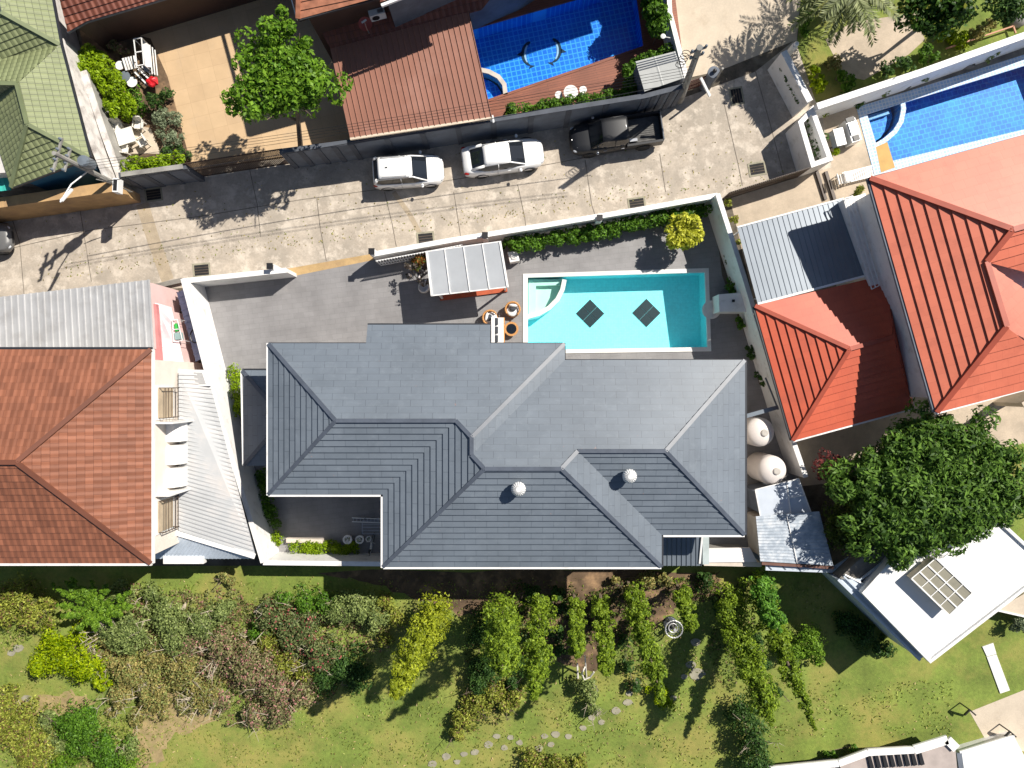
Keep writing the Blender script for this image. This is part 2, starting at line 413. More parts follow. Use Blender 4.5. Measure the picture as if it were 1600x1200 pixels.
def slate_detail(m):
    t = m.node_tree; b = t.nodes['Principled BSDF']; c = b.inputs['Base Color'].links[0].from_socket; p = pos(t)
    mp = N(t, 'ShaderNodeMapping'); mp.inputs['Scale'].default_value = (0.9, 3.0, 1); t.links.new(t.nodes.new('ShaderNodeTexCoord').outputs['UV'], mp.inputs['Vector'])
    c = mixc(t, noise(t, mp.outputs[0], 1.6, 7, 0.75, 0.56, 0.95), c, (0.23, 0.265, 0.30)); c = mixc(t, noise(t, mp.outputs[0], 0.9, 5, 0.7, 0.58, 1.0), c, (0.12, 0.148, 0.175))
    c = mixc(t, noise(t, p, 3.4, 5, 0.7, 0.69, 0.74), c, (0.30, 0.19, 0.165)); t.links.new(c, b.inputs['Base Color'])
slate_detail(M_slate)
M_cap = plain('dark_ridge_cap', (0.085, 0.10, 0.128), 0.45, var=0.15)
M_gutter = plain('dark_gutter', (0.025, 0.028, 0.035), 0.5)
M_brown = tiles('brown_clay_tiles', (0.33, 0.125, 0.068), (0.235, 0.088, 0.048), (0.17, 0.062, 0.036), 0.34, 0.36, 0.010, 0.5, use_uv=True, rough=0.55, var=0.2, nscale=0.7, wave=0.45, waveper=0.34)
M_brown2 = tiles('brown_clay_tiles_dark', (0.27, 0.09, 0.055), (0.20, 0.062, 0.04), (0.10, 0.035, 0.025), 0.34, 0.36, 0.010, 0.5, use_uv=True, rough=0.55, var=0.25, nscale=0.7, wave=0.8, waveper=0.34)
M_green = tiles('green_tiles', (0.215, 0.245, 0.115), (0.245, 0.275, 0.135), (0.085, 0.10, 0.045), 0.3, 0.34, 0.02, 0.0, use_uv=True, rough=0.6, var=0.15, nscale=0.8, wave=0.5, waveper=0.3)
M_orange = tiles('orange_tiles', (0.60, 0.150, 0.082), (0.63, 0.165, 0.092), (0.45, 0.10, 0.055), 0.6, 0.5, 0.005, 0.5, use_uv=True, rough=0.5, var=0.12, nscale=0.5, dirt=(0.42, 0.10, 0.055), dscale=0.9, dlo=0.5, dhi=0.85, bmp=0.1)
M_orange2 = tiles('red_orange_tiles', (0.54, 0.098, 0.045), (0.57, 0.11, 0.05), (0.40, 0.065, 0.03), 0.6, 0.42, 0.005, 0.5, use_uv=True, rough=0.5, var=0.12, nscale=0.5, dirt=(0.38, 0.075, 0.04), dscale=0.9, dlo=0.5, dhi=0.85, bmp=0.1)
M_orangecap = plain('orange_ridge_cap', (0.38, 0.075, 0.04), 0.5, var=0.1)
M_seam = plain('salmon_metal', (0.285, 0.130, 0.090), 0.5, var=0.06, scale=0.6, dirt=(0.36, 0.19, 0.145), dscale=0.35, dlo=0.55, dhi=0.8)
M_zinc = plain('zinc_sheet', (0.50, 0.50, 0.50), 0.42, metal=0.3, var=0.08, scale=0.7, dirt=(0.36, 0.35, 0.34), dscale=0.9, dlo=0.5, dhi=0.8)
M_greymetal = plain('grey_metal_sheet', (0.175, 0.205, 0.24), 0.4, metal=0.2, var=0.05, scale=0.8)
M_bluemetal = plain('weathered_blue_sheet', (0.44, 0.50, 0.57), 0.55, var=0.12, scale=2.5, fine=0.2, dirt=(0.62, 0.64, 0.66), dscale=2.5, dlo=0.45, dhi=0.7)
M_paleblue = plain('pale_blue_sheet', (0.50, 0.56, 0.63), 0.5, var=0.08)
M_bluepoly = plain('blue_plastic_sheet', (0.17, 0.25, 0.42), 0.4, var=0.15, scale=2.5)
M_teal = plain('turquoise_sheet', (0.05, 0.42, 0.36), 0.5, var=0.1)
M_bluewall = plain('blue_render', (0.03, 0.14, 0.24), 0.7)
M_tanwall = plain('tan_render', (0.47, 0.30, 0.14), 0.85, var=0.12, dirt=(0.32, 0.20, 0.11))
M_greywall = plain('blue_grey_render', (0.135, 0.155, 0.19), 0.85, var=0.15, scale=0.8, dirt=(0.09, 0.10, 0.12), dscale=0.6)
M_darkwall = plain('dark_grey_render', (0.085, 0.095, 0.115), 0.85, var=0.15)
M_black = plain('black_metal', (0.018, 0.018, 0.02), 0.45, var=0.1)
M_brownmetal = plain('brown_metal', (0.07, 0.045, 0.03), 0.5)
M_glass = plain('dark_glass', (0.012, 0.015, 0.02), 0.05, var=0.0, spec=0.8)
M_tyre = plain('tyre_rubber', (0.015, 0.015, 0.016), 0.85)
M_alloy = plain('alloy', (0.45, 0.46, 0.48), 0.3, metal=0.8)
M_carwhite = plain('white_car_paint', (0.88, 0.88, 0.87), 0.3, var=0.01, coat=0.6)
M_carblack = plain('black_car_paint', (0.010, 0.011, 0.014), 0.28, var=0.01, coat=0.5)
M_red = plain('red_plastic', (0.55, 0.012, 0.02), 0.4)
M_lamp = plain('headlamp_glass', (0.55, 0.57, 0.6), 0.1)
M_redlamp = plain('tail_lamp_red', (0.35, 0.01, 0.01), 0.2)
M_pole = plain('concrete_pole', (0.30, 0.29, 0.265), 0.85, var=0.15, dirt=(0.16, 0.15, 0.14))
M_bark = plain('bark', (0.16, 0.12, 0.085), 0.9, var=0.25, scale=4)
M_palebark = plain('pale_bark', (0.42, 0.36, 0.27), 0.9, var=0.2, scale=4)
M_stone = plain('stepping_stone', (0.29, 0.27, 0.20), 0.9, var=0.15, scale=3)
M_rattan = plain('rattan', (0.50, 0.24, 0.075), 0.6, var=0.25, scale=12)
M_cushion = plain('white_cushion', (0.72, 0.72, 0.72), 0.9)
M_pillow = plain('dark_pillow', (0.045, 0.05, 0.06), 0.9)
M_cedar = plain('red_cedar', (0.42, 0.085, 0.03), 0.6, var=0.12, scale=3)
M_poolt = tiles('turquoise_mosaic', (0.30, 0.90, 0.95), (0.34, 0.92, 0.97), (0.26, 0.84, 0.92), 0.1, 0.1, 0.01, 0.0, rough=0.5, var=0.10, nscale=5.0, bmp=0)
M_pools = plain('pale_step_mosaic', (0.55, 0.80, 0.70), 0.5, var=0.05)
M_poolb = tiles('blue_mosaic', (0.008, 0.20, 0.74), (0.012, 0.26, 0.80), (0.10, 0.50, 0.92), 0.30, 0.30, 0.035, 0.0, rot=R(-12), rough=0.5, var=0.12, nscale=1.2, bmp=0)
M_poolc = tiles('bright_blue_mosaic', (0.006, 0.19, 0.66), (0.010, 0.27, 0.73), (0.06, 0.46, 0.82), 0.36, 0.30, 0.035, 0.5, rot=R(-14), rough=0.5, var=0.3, nscale=1.2, dirt=(0.03, 0.52, 0.78), dscale=0.8, dlo=0.5, dhi=0.85, bmp=0)
M_diamond = tiles('dark_mosaic', (0.002, 0.014, 0.02), (0.003, 0.018, 0.025), (0.006, 0.03, 0.04), 0.1, 0.1, 0.008, 0.0, rough=0.5, bmp=0)
M_water = watermat('clear_pool_water', (0.93, 0.995, 1.0)); M_water2 = watermat('blue_pool_water', (0.66, 0.86, 0.98))
M_cop = plain('white_coping', (0.74, 0.73, 0.70), 0.6, var=0.05, fine=0.05)
M_satred = plain('satellite_red', (0.42, 0.09, 0.07), 0.5)
M_brownshade = plain('brown_wall_with_eave_shade', (0.065, 0.035, 0.028), 0.6)  # wall colour darkened to carry the black shade under the eaves
M_fgreen = leafmat('bright_tree_leaves', (0.085, 0.20, 0.018), (0.23, 0.38, 0.05))
M_mango = leafmat('mango_leaves', (0.045, 0.105, 0.02), (0.17, 0.29, 0.055))
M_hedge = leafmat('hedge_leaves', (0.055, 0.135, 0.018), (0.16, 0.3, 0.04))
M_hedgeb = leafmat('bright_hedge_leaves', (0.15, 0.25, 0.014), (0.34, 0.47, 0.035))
M_yellow = leafmat('yellow_leaves', (0.44, 0.46, 0.04), (0.78, 0.76, 0.14))
M_conif = leafmat('cypress_leaves', (0.1, 0.175, 0.02), (0.3, 0.4, 0.05))
M_conif2 = leafmat('cypress_leaves_yellow', (0.17, 0.22, 0.018), (0.46, 0.5, 0.06))
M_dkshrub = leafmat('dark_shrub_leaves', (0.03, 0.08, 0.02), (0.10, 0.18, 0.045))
M_sage = leafmat('sage_leaves', (0.13, 0.185, 0.055), (0.35, 0.41, 0.15))
M_silver = leafmat('silver_leaves', (0.19, 0.23, 0.14), (0.33, 0.38, 0.24))
M_boug = leafmat('bougainvillea_leaves', (0.14, 0.15, 0.05), (0.36, 0.34, 0.17), (0.50, 0.24, 0.22), 0.2)
M_dry = leafmat('dry_leaves', (0.20, 0.165, 0.05), (0.50, 0.42, 0.17), (0.26, 0.30, 0.09), 0.35)
M_olive = leafmat('olive_leaves', (0.17, 0.21, 0.03), (0.44, 0.46, 0.10), (0.22, 0.14, 0.06), 0.15)
M_fern = leafmat('fern_leaves', (0.08, 0.17, 0.02), (0.24, 0.38, 0.05))
M_lime = leafmat('lime_leaves', (0.16, 0.27, 0.012), (0.42, 0.50, 0.03))
M_cordy = leafmat('cordyline_leaves', (0.16, 0.03, 0.015), (0.45, 0.20, 0.06), (0.10, 0.14, 0.03), 0.4)
M_palm = leafmat('palm_leaves', (0.15, 0.18, 0.065), (0.36, 0.39, 0.18))
M_bark2 = M_bark
M_grassb = leafmat('grass_blades', (0.17, 0.22, 0.04), (0.34, 0.37, 0.09), (0.46, 0.36, 0.16), 0.16, 0.2)

# ---------------------------------------------------------------- ground and paving (sheets a few mm apart, cut out round the pools)
POOL1 = PW([(824, 433), (1102, 425), (1106, 543), (824, 548)])
POOL2 = PW([(731, 47), (992, -28), (1006, 72), (762, 156)])
POOL3 = PW([(1346, 174), (1640, 84), (1680, 190), (1374, 263)])
g = MB(); g.sheet([(-260, -260), (260, -260), (260, 260), (-260, 260)], [POOL1, POOL2, POOL3], -0.02); struct('ground', g, M_earth)
g = MB(); g.sheet(PW([(-200, 335), (60, 312), (300, 262), (450, 240), (1062, 155), (1180, 112), (1245, 60), (1275, 150), (1312, 258), (1140, 312), (1120, 318), (585, 418), (450, 440), (200, 455), (-200, 500)]), z=-0.008); road = struct('road', g, M_lane)
g = MB(); g.sheet(PW([(1020, -120), (1262, -120), (1245, 62), (1120, 112), (1072, 122)]), z=-0.004); struct('driveway', g, M_cream)
g = MB(); g.sheet(PW([(165, -120), (500, -120), (520, 60), (560, 240), (440, 248), (290, 262), (240, 262), (200, 40)]), z=-0.004); struct('forecourt', g, M_sand_pave)
g = MB(); g.sheet(PW([(120, 30), (235, 60), (262, 120), (300, 262), (180, 285)]), z=0.0); struct('garden_bed', g, M_soil)
g = MB(); g.sheet(PW([(290, 440), (450, 430), (585, 404), (1124, 306), (1188, 560), (1250, 740), (1190, 880), (410, 885)]), [POOL1], 0.0); struct('paving', g, M_deck)
g = MB(); g.sheet(PW([(690, -60), (1048, -60), (1072, 130), (800, 185), (560, 235), (520, 60)]), [POOL2], 0.0); struct('pool_terrace', g, M_terra)
g = MB(); g.sheet(PW([(1140, 308), (1300, 262), (1282, 165), (1340, 140), (1420, 120), (1700, 50), (1800, 200), (1800, 700), (1250, 760), (1180, 480)]), [POOL3], -0.004); struct('patio', g, M_patio)
g = MB(); g.sheet(PW([(1262, -120), (1800, -120), (1800, -10), (1600, 55), (1275, 160), (1245, 70)]), z=-0.004); struct('front_garden', g, M_lawn)
g = MB(); g.sheet(PW([(1290, 62), (1330, 35), (1430, 20), (1445, 62), (1420, 85), (1350, 125), (1318, 118)]), z=0.002); struct('garden_path', g, M_patio)
g = MB(); g.sheet(PW([(-300, 884), (1240, 884), (1300, 900), (1420, 860), (1560, 700), (1900, 640), (1900, 1500), (-300, 1500)]), z=0.0); struct('lawn', g, M_lawn)
def blob(pts, jit, sub=7, seed=1):
    r = random.Random(seed); out = []
    for k in range(len(pts)):
        a, b = pts[k], pts[(k + 1) % len(pts)]
        for q in range(sub): f = q / sub; out.append((a[0] + (b[0] - a[0]) * f + r.uniform(-jit, jit), a[1] + (b[1] - a[1]) * f + r.uniform(-jit, jit)))
    return out
g = MB(); g.sheet(PW(blob([(500, 892), (1120, 892), (1130, 930), (1060, 945), (1020, 985), (955, 1010), (925, 1050), (870, 1035), (820, 970), (720, 960), (600, 915)], 5, 8)), z=0.006); struct('flower_bed', g, M_soil)
g = MB(); g.sheet(PW(blob([(235, 1090), (290, 1080), (350, 1105), (330, 1130), (262, 1150), (250, 1195), (215, 1200), (205, 1120)], 6, 7, 3)), z=0.006); struct('bare_earth', g, plain('bare_dry_earth', (0.36, 0.27, 0.13), 0.95, var=0.2, scale=2, fine=0.25, dirt=(0.22, 0.22, 0.06), dscale=1.8))
g = MB(); g.sheet(PW(blob([(62, 1090), (115, 1080), (150, 1095), (120, 1125), (85, 1135), (58, 1115)], 5, 6, 4)), z=0.006); struct('bare_earth', g, plain('bare_dry_earth', (0, 0, 0)))
g = MB(); g.sheet(PW([(1515, 1112), (1600, 1078), (1720, 1040), (1760, 1200), (1545, 1165)]), z=0.008); struct('terrace', g, M_cream)
g = MB(); g.sheet(PW([(450, 433), (585, 406), (585, 396), (448, 420)]), z=0.004); struct('gate_threshold', g, plain('ochre_concrete', (0.50, 0.34, 0.16), 0.9, var=0.15, fine=0.15, dirt=(0.36, 0.24, 0.13)))
# joints, painted cable shadow, trench repairs and wall-side kerbs of the road, laid on it
def strip(name, pts, wd, mat, parent, z=0.0):
    m = MB(); P = PW(pts)
    L = []; Rr = []
    for i, p in enumerate(P):
        d = (P[min(i + 1, len(P) - 1)] - P[max(i - 1, 0)]).normalized(); n = Vector((-d.y, d.x, 0)) * wd / 2
        L.append(p + n); Rr.append(p - n)
    k = len(P)
    m.add([(p.x, p.y, z) for p in L + Rr], [(i, k + i, k + i + 1, i + 1) for i in range(k - 1)])
    return obj(name, m, mat, parent)
for pts in ([(0, 392), (140, 360), (312, 338), (470, 312), (560, 300), (700, 282), (850, 258), (1010, 228)], [(385, 245), (402, 320), (408, 370)], [(495, 310), (501, 355), (510, 408)], [(600, 300), (612, 350), (620, 385)], [(709, 300), (716, 350), (722, 385)], [(808, 288), (820, 340), (822, 365)],  # the first, lengthwise strip paints the overhead cables' shadow
            [(915, 250), (925, 320), (931, 338)], [(1030, 240), (1040, 300)], [(1132, 160), (1155, 260), (1160, 290)], [(125, 330), (135, 390), (142, 440)], [(20, 345), (30, 380), (38, 460)], [(1180, 110), (1205, 200), (1225, 280)]):
    j = [(a + (hash((i, a)) % 5 - 2) * 0.4, b) for i, (a, b) in enumerate(pts)]
    strip('joint_and_cable_shade', j, 0.045, M_joint_shade, road)
strip('trench_repair', [(222, 318), (238, 370), (262, 438)], 0.75, M_lane_patch, road, -0.003)
strip('trench_repair', [(615, 300), (640, 335), (660, 372)], 0.28, M_lane_patch, road, -0.003)
def drain(px, py, rz, label, w=0.85, d=0.62):
    t = thing('storm_drain', label, 'drain', W(px, py), 'storm drains in the lane')
    c = W(px, py)
    def q(x, y, z=0.0): return Vector((c.x + x * math.cos(rz) - y * math.sin(rz), c.y + x * math.sin(rz) + y * math.cos(rz), z))
    m = MB(); m.add([q(-w / 2, -d / 2, -0.001), q(w / 2, -d / 2, -0.001), q(w / 2, d / 2, -0.001), q(-w / 2, d / 2, -0.001)], [(0, 1, 2, 3)]); obj('pit', m, M_tyre, t)
    m = MB()
    for sx, sy, lx, ly in ((0, -d / 2 - .05, w + .2, .1), (0, d / 2 + .05, w + .2, .1), (-w / 2 - .05, 0, .1, d), (w / 2 + .05, 0, .1, d)): m.box(q(sx, sy, 0.004), (lx, ly, 0.02), rz)
    obj('frame', m, M_stone, t)
    m = MB()
    for i in range(3): m.box(q(0, -d / 2 + d * (i + 1) / 4, 0.012), (w, 0.035, 0.025), rz)
    obj('grate', m, plain('rusty_iron', (0.10, 0.075, 0.055), 0.8, var=0.3), t)
drain(1151, 150, R(100), 'dark iron drain grate in the shaded lane beside the upper utility pole')
drain(1183, 264, R(10), 'barred drain grate in sunlit concrete near the lane\'s dead end gate')
drain(995, 319, R(8), 'barred drain grate against the white wall above the green hedge')
drain(665, 373, R(6), 'drain grate against the white wall above the silver gazebo')
drain(315, 422, R(5), 'drain grate beside the white wall corner at the left of the gateway')
drain(240, 304, R(8), 'drain grate in deep shade at the foot of the left utility pole')

# ---------------------------------------------------------------- pools
def ring(outer, inner, z0, z1):
    m = MB(); n = len(outer)
    vs = [(p[0], p[1], z1) for p in outer] + [(p[0], p[1], z1) for p in inner] + [(p[0], p[1], z0) for p in outer] + [(p[0], p[1], z0) for p in inner]
    fs = []
    for i in range(n):
        j = (i + 1) % n
        fs += [(i, n + i, n + j, j), (2 * n + i, i, j, 2 * n + j), (n + i, 3 * n + i, 3 * n + j, n + j)]
    return m.add(vs, fs)
def inset(poly, d):
    out = []; n = len(poly); a = sum(poly[i][0] * poly[(i + 1) % n][1] - poly[(i + 1) % n][0] * poly[i][1] for i in range(n)); s = 1 if a > 0 else -1
    for i in range(n):
        p0, p1, p2 = Vector(poly[i - 1][:2]), Vector(poly[i][:2]), Vector(poly[(i + 1) % n][:2])
        e1 = (p1 - p0).normalized(); e2 = (p2 - p1).normalized(); n1 = Vector((-e1.y, e1.x)) * s; n2 = Vector((-e2.y, e2.x)) * s
        b = (n1 + n2); b = b / max(0.2, b.dot(n1)); q = p1 + b * d; out.append(Vector((q.x, q.y, 0)))
    return out
def basin(poly, depth, mat, parent):
    m = MB(); n = len(poly)
    vs = [(p[0], p[1], 0.02) for p in poly] + [(p[0], p[1], -depth) for p in poly]
    fs = [(i, n + i, n + (i + 1) % n, (i + 1) % n) for i in range(n)] + [tuple(range(n, 2 * n))]
    m.add(vs, fs); return obj('basin', m, mat, parent)
# main pool
t = thing('swimming_pool', 'turquoise rectangular swimming pool with white coping and two dark diamonds on its floor', 'swimming pool', W(962, 488))
basin(POOL1, 1.45, M_poolt, t)
obj('coping', ring(PW([(817, 428), (1107, 419), (1111, 549), (817, 553)]), inset(POOL1, 0.03), -0.1, 0.05), M_cop, t)
m = MB(); m.sheet(inset(POOL1, 0.0), z=-0.12); obj('water', m, M_water, t)
arc = [(882, 437), (879, 452), (871, 468), (858, 481), (842, 490), (824, 495)]
m = MB(); P = PW(arc)
outp = []; inp = []
for i, p in enumerate(P):
    d = (P[min(i + 1, 5)] - P[max(i - 1, 0)]).normalized(); n = Vector((-d.y, d.x, 0)); outp.append(p + n * 0.13); inp.append(p - n * 0.13)
m.prism(outp + inp[::-1], -1.45, 0.045); obj('spa_wall', m, M_cop, t)
m = MB(); m.prism(PW([(825, 434), (880, 433), (877, 452), (869, 468), (857, 480), (841, 489), (825, 494)]), -1.44, -0.75); obj('spa_floor', m, M_pools, t)
m = MB(); m.prism(PW([(826, 435), (878, 434), (876, 444), (838, 445), (837, 488), (826, 492)]), -0.745, -0.42); obj('step', m, M_pools, t)
for cx, cy in ((922, 490), (1010, 489)):
    # centre points are where the mosaics lie on the pool floor
    z = -1.43; r = 1.0; c = W(cx + (cx - 800) * 0, cy, z); d = MB()
    g = 0.009; r = 22.5 * (H - z) / F
    for a, b in ((0, 1), (1, 0), (0, -1), (-1, 0)):
        q = Vector((c.x + a * r / 2, c.y + b * r / 2, z)); h = r / 2 - g
        d.add([(q.x - h, q.y, z), (q.x, q.y - h, z), (q.x + h, q.y, z), (q.x, q.y + h, z)], [(0, 1, 2, 3)])
    obj('floor_mosaic', d, M_diamond, t)
# pool two, dolphins in the mosaic
t = thing('swimming_pool', 'deep blue tiled swimming pool half in shade with two dolphin mosaics, behind the salmon roof', 'swimming pool', W(870, 65))
basin(POOL2, 1.3, M_poolb, t)
obj('coping', ring(PW([(727, 42), (992, -36), (1011, 74), (758, 161)]), inset(POOL2, 0.02), -0.1, 0.03), M_terra, t)
m = MB(); m.sheet(POOL2, z=-0.1); obj('water', m, M_water2, t)
arc = PW([(745, 108), (764, 112), (779, 120), (788, 132), (790, 148)]); m = MB(); outp = []; inp = []
for i, p in enumerate(arc):
    d = (arc[min(i + 1, 4)] - arc[max(i - 1, 0)]).normalized(); n = Vector((-d.y, d.x, 0)); outp.append(p + n * 0.13); inp.append(p - n * 0.13)
m.prism(outp + inp[::-1], -1.3, 0.03); obj('spa_wall', m, plain('pale_pool_stone', (0.55, 0.50, 0.44), 0.7), t)
m = MB(); m.prism(PW([(748, 113), (765, 118), (776, 126), (783, 137), (784, 149), (762, 155)]), -1.29, -0.7); obj('spa_floor', m, M_poolb, t)
for (cx, cy, s) in ((826, 84, -1), (866, 79, 1)):
    z = -1.28; pts = []
    for k in range(13):
        a = R(-75 + 150 * k / 12); rr = 17.5
        pts.append((cx - s * 6 + s * rr * math.cos(a) * 0.75, cy + rr * math.sin(a) * 1.05, 0.5 + 4.6 * math.sin(math.pi * min(1, k / 12 * 0.9 + 0.08)) ** 0.8))
    m = MB(); c0 = (cx - s * 6, cy); A = []; B = []; Bm = []
    for (x, y, wd) in pts:
        dx, dy = x - c0[0], y - c0[1]; L = math.hypot(dx, dy); A.append(W(x + dx / L * wd * .9, y + dy / L * wd * .9, z)); B.append(W(x - dx / L * wd * .6, y - dy / L * wd * .6, z)); Bm.append(W(x, y, z))
    m.add(A + B, [(i, i + 1, 13 + i + 1, 13 + i) for i in range(12)])
    x, y, _ = pts[6]; m.add([W(x + s * 3, y - 4, z), W(x + s * 12, y + 2, z), W(x + s * 3, y + 4, z)], [(0, 1, 2)])
    x, y, _ = pts[-1]; m.add([W(x, y, z), W(x - s * 8, y + 1, z), W(x + s * 2, y + 6, z)], [(0, 1, 2)])
    dl = obj('dolphin_mosaic', m, plain('dolphin_dark', (0.012, 0.03, 0.05), 0.5), t)
    m = MB(); m.add([(p.x, p.y, z + .006) for p in Bm[2:11]] + [(p.x, p.y, z + .006) for p in B[2:11]], [(i, i + 1, 9 + i + 1, 9 + i) for i in range(8)])
    obj('belly', m, M_cushion, dl)
# pool three
t = thing('swimming_pool', 'bright blue mosaic swimming pool with a curved corner step, running under the orange roof', 'swimming pool', W(1480, 170))
basin(POOL3, 1.25, M_poolc, t)
M_mosc = tiles('pale_blue_mosaic', (0.30, 0.48, 0.72), (0.40, 0.56, 0.78), (0.62, 0.68, 0.76), 0.2, 0.2, 0.03, 0.0, rot=R(-14), bmp=0)
obj('coping', ring(PW([(1338, 168), (1640, 73), (1690, 196), (1366, 274)]), inset(POOL3, 0.25), -0.1, 0.03), M_mosc, t)
m = MB(); m.sheet(POOL3, z=-0.1); obj('water', m, M_water2, t)
arc = PW([(1409, 152), (1412, 170), (1408, 190), (1398, 206), (1383, 219), (1368, 228)]); m = MB(); outp = []; inp = []
for i, p in enumerate(arc):
    d = (arc[min(i + 1, 5)] - arc[max(i - 1, 0)]).normalized(); n = Vector((-d.y, d.x, 0)); outp.append(p + n * 0.14); inp.append(p - n * 0.14)
m.prism(outp + inp[::-1], -1.25, 0.02); obj('spa_wall', m, M_mosc, t)
m = MB(); m.prism(PW([(1350, 178), (1400, 162), (1404, 176), (1398, 194), (1386, 208), (1368, 220)]), -1.24, -0.65); obj('spa_floor', m, M_poolc, t)
m = MB(); m.prism(PW([(1356, 178), (1392, 168), (1395, 174), (1358, 186)]), -0.649, -0.35); obj('step', m, M_mosc, t)
m = MB(); m.prism(PW([(1368, 230), (1386, 222), (1398, 262), (1376, 270)]), -0.05, 0.035); obj('tan_ledge', m, plain('ochre_tile', (0.50, 0.30, 0.09), 0.7, var=0.1), t)
m = MB(); c = W(1118, 484); m.lathe([(0.55, 0), (0.55, 0.05), (0.42, 0.07), (0.40, 0.03), (0.12, 0.03), (0.12, 0.12), (0, 0.13)], (c.x - 0.25, c.y, 0), 28)
single('stone_basin', m, M_cop, 'round pale stone basin set against the pool\'s right-hand coping', 'basin', (c.x - .25, c.y, 0))

# ---------------------------------------------------------------- roofs and houses
def eave_pts(pl, pts, z0, k, s):
    "pl: height in px above the eave for each plan point"
    return [Vector(((u - 800) * s, (600 - v) * s, z0 + k * hpx * s)) for (u, v, hpx) in pts]
def cap(parent, p, q, wd, ht, mat, lift=0.05, name='ridge_cap'):
    m = MB(); p, q = Vector(p), Vector(q); m.beam(p + Vector((0, 0, lift)), q + Vector((0, 0, lift)), wd, ht); return obj(name, m, mat, parent)
def window_on(parent, p, q, z0, z1, t0, t1, out=0.03, name='window'):
    "window in the wall from p to q (outside on the right hand of p to q)"
    p, q = Vector((p[0], p[1], 0)), Vector((q[0], q[1], 0)); d = (q - p).normalized(); n = Vector((d.y, -d.x, 0)); L = (q - p).length
    a = p + d * L * t0; b = p + d * L * t1; zc = (z0 + z1) / 2
    m = MB(); M = math.atan2(d.y, d.x)
    for c, sz in (((a + b) / 2 + Vector((0, 0, z0)), ((b - a).length + .1, .08, .06)), ((a + b) / 2 + Vector((0, 0, z1)), ((b - a).length + .1, .08, .06)), (a + Vector((0, 0, zc)), (.06, .08, z1 - z0)), (b + Vector((0, 0, zc)), (.06, .08, z1 - z0)), ((a + b) / 2 + Vector((0, 0, zc)), (.05, .07, z1 - z0))):
        m.box(c + n * out, sz, M)
    f = obj(name, m, M_whitemetal, parent)
    m = MB(); m.box((a + b) / 2 + Vector((0, 0, zc)) + n * 0.005, ((b - a).length - .06, .03, z1 - z0 - .06), M); obj('pane', m, M_glass, f)
def walls(parent, poly, z1, mat, z0=0.0, name='wall'):
    m = MB(); m.prism(poly, z0, z1); return obj(name, m, mat, parent)

def onp(px, py, P0, P1, P2):
    "the point of the plane P0 P1 P2 that the photograph shows at px, py"
    n = (P1 - P0).cross(P2 - P0); o = Vector((0, 0, H)); d = W(px, py, 0) - o
    return o + d * ((P0 - o).dot(n) / d.dot(n))
# main house -------------------------------------------------------
E = 6.0; s = (H - E) / F; k = 0.43
t = thing('house', 'large villa with slate grey hipped roof beside the turquoise pool', 'house', W(790, 700))
hp = [(440, 556), (592, 556), (592, 548), (748, 548), (748, 556), (862, 556), (862, 583), (1144, 583), (1144, 818), (1014, 818), (1014, 866), (618, 866), (618, 754), (440, 754)]
hw = [(((u - 800) * s), ((600 - v) * s)) for u, v in hp]
wl = walls(t, hw, E - 0.05, M_render)
def hwin(i, a, b, z0, z1):
    p, q = hw[i], hw[(i + 1) % len(hw)]
    window_on(wl, q, p, z0, z1, 1 - b, 1 - a)
for i, a, b, z0, z1 in ((6, .1, .4, .1, 2.4), (6, .6, .9, .1, 2.4), (4, .2, .8, .1, 2.4), (2, .2, .8, .1, 2.4), (0, .3, .7, .9, 2.2), (10, .1, .25, 1, 2.3), (10, .4, .55, 1, 2.3), (10, .7, .85, 1, 2.3), (12, .3, .7, .1, 2.3), (13, .3, .5, 1, 2.3), (7, .4, .6, 1, 2.3)): hwin(i, a, b, z0, z1)
F_ = {
 'roof_slope_na': [(420, 537, 0), (572, 537, 0), (572, 507, -30), (766, 507, -30), (766, 537, 0), (882, 537, 0), (740.5, 678.5, 141.5), (716.5, 654.5, 117.5), (537.5, 654.5, 117.5)],
 'sa': [(420, 772, 0), (537.5, 654.5, 117.5), (716.5, 654.5, 117.5), (599, 772, 0)],
 'wa': [(420, 537, 0), (537.5, 654.5, 117.5), (420, 772, 0)],
 'wb': [(599, 772, 0), (716.5, 654.5, 117.5), (740.5, 678.5, 141.5), (740.5, 704.5, 141.5), (760, 724, 161), (599, 885, 0)],
 'nb': [(882, 563, 0), (1163, 563, 0), (1027, 699, 136), (897, 699, 136), (872, 724, 161), (760, 724, 161), (740.5, 704.5, 141.5)],
 'ea': [(882, 537, 0), (882, 563, 0), (740.5, 704.5, 141.5), (740.5, 678.5, 141.5)],
 'sb': [(599, 885, 0), (760, 724, 161), (872, 724, 161), (1033, 885, 0)],
 'eb': [(1033, 835, 0), (897, 699, 136), (872, 724, 161), (1033, 885, 0)],
 'sc': [(1033, 835, 0), (1163, 835, 0), (1027, 699, 136), (897, 699, 136)],
 'ec': [(1163, 563, 0), (1163, 835, 0), (1027, 699, 136)]}
FL = {'sa': 'left southern slope, courses broken by a mitred valley', 'eb': 'narrow plain strip of slope between hip and valley'}
for nm, pl in F_.items():
    m = MB(); m.roof(eave_pts(None, pl, E, k, s), course=0.345, step=0.06)
    o = obj('roof_slope', m, M_slate, t)
hh = lambda u, v, z: Vector(((u - 800) * s, (600 - v) * s, E + k * z * s))
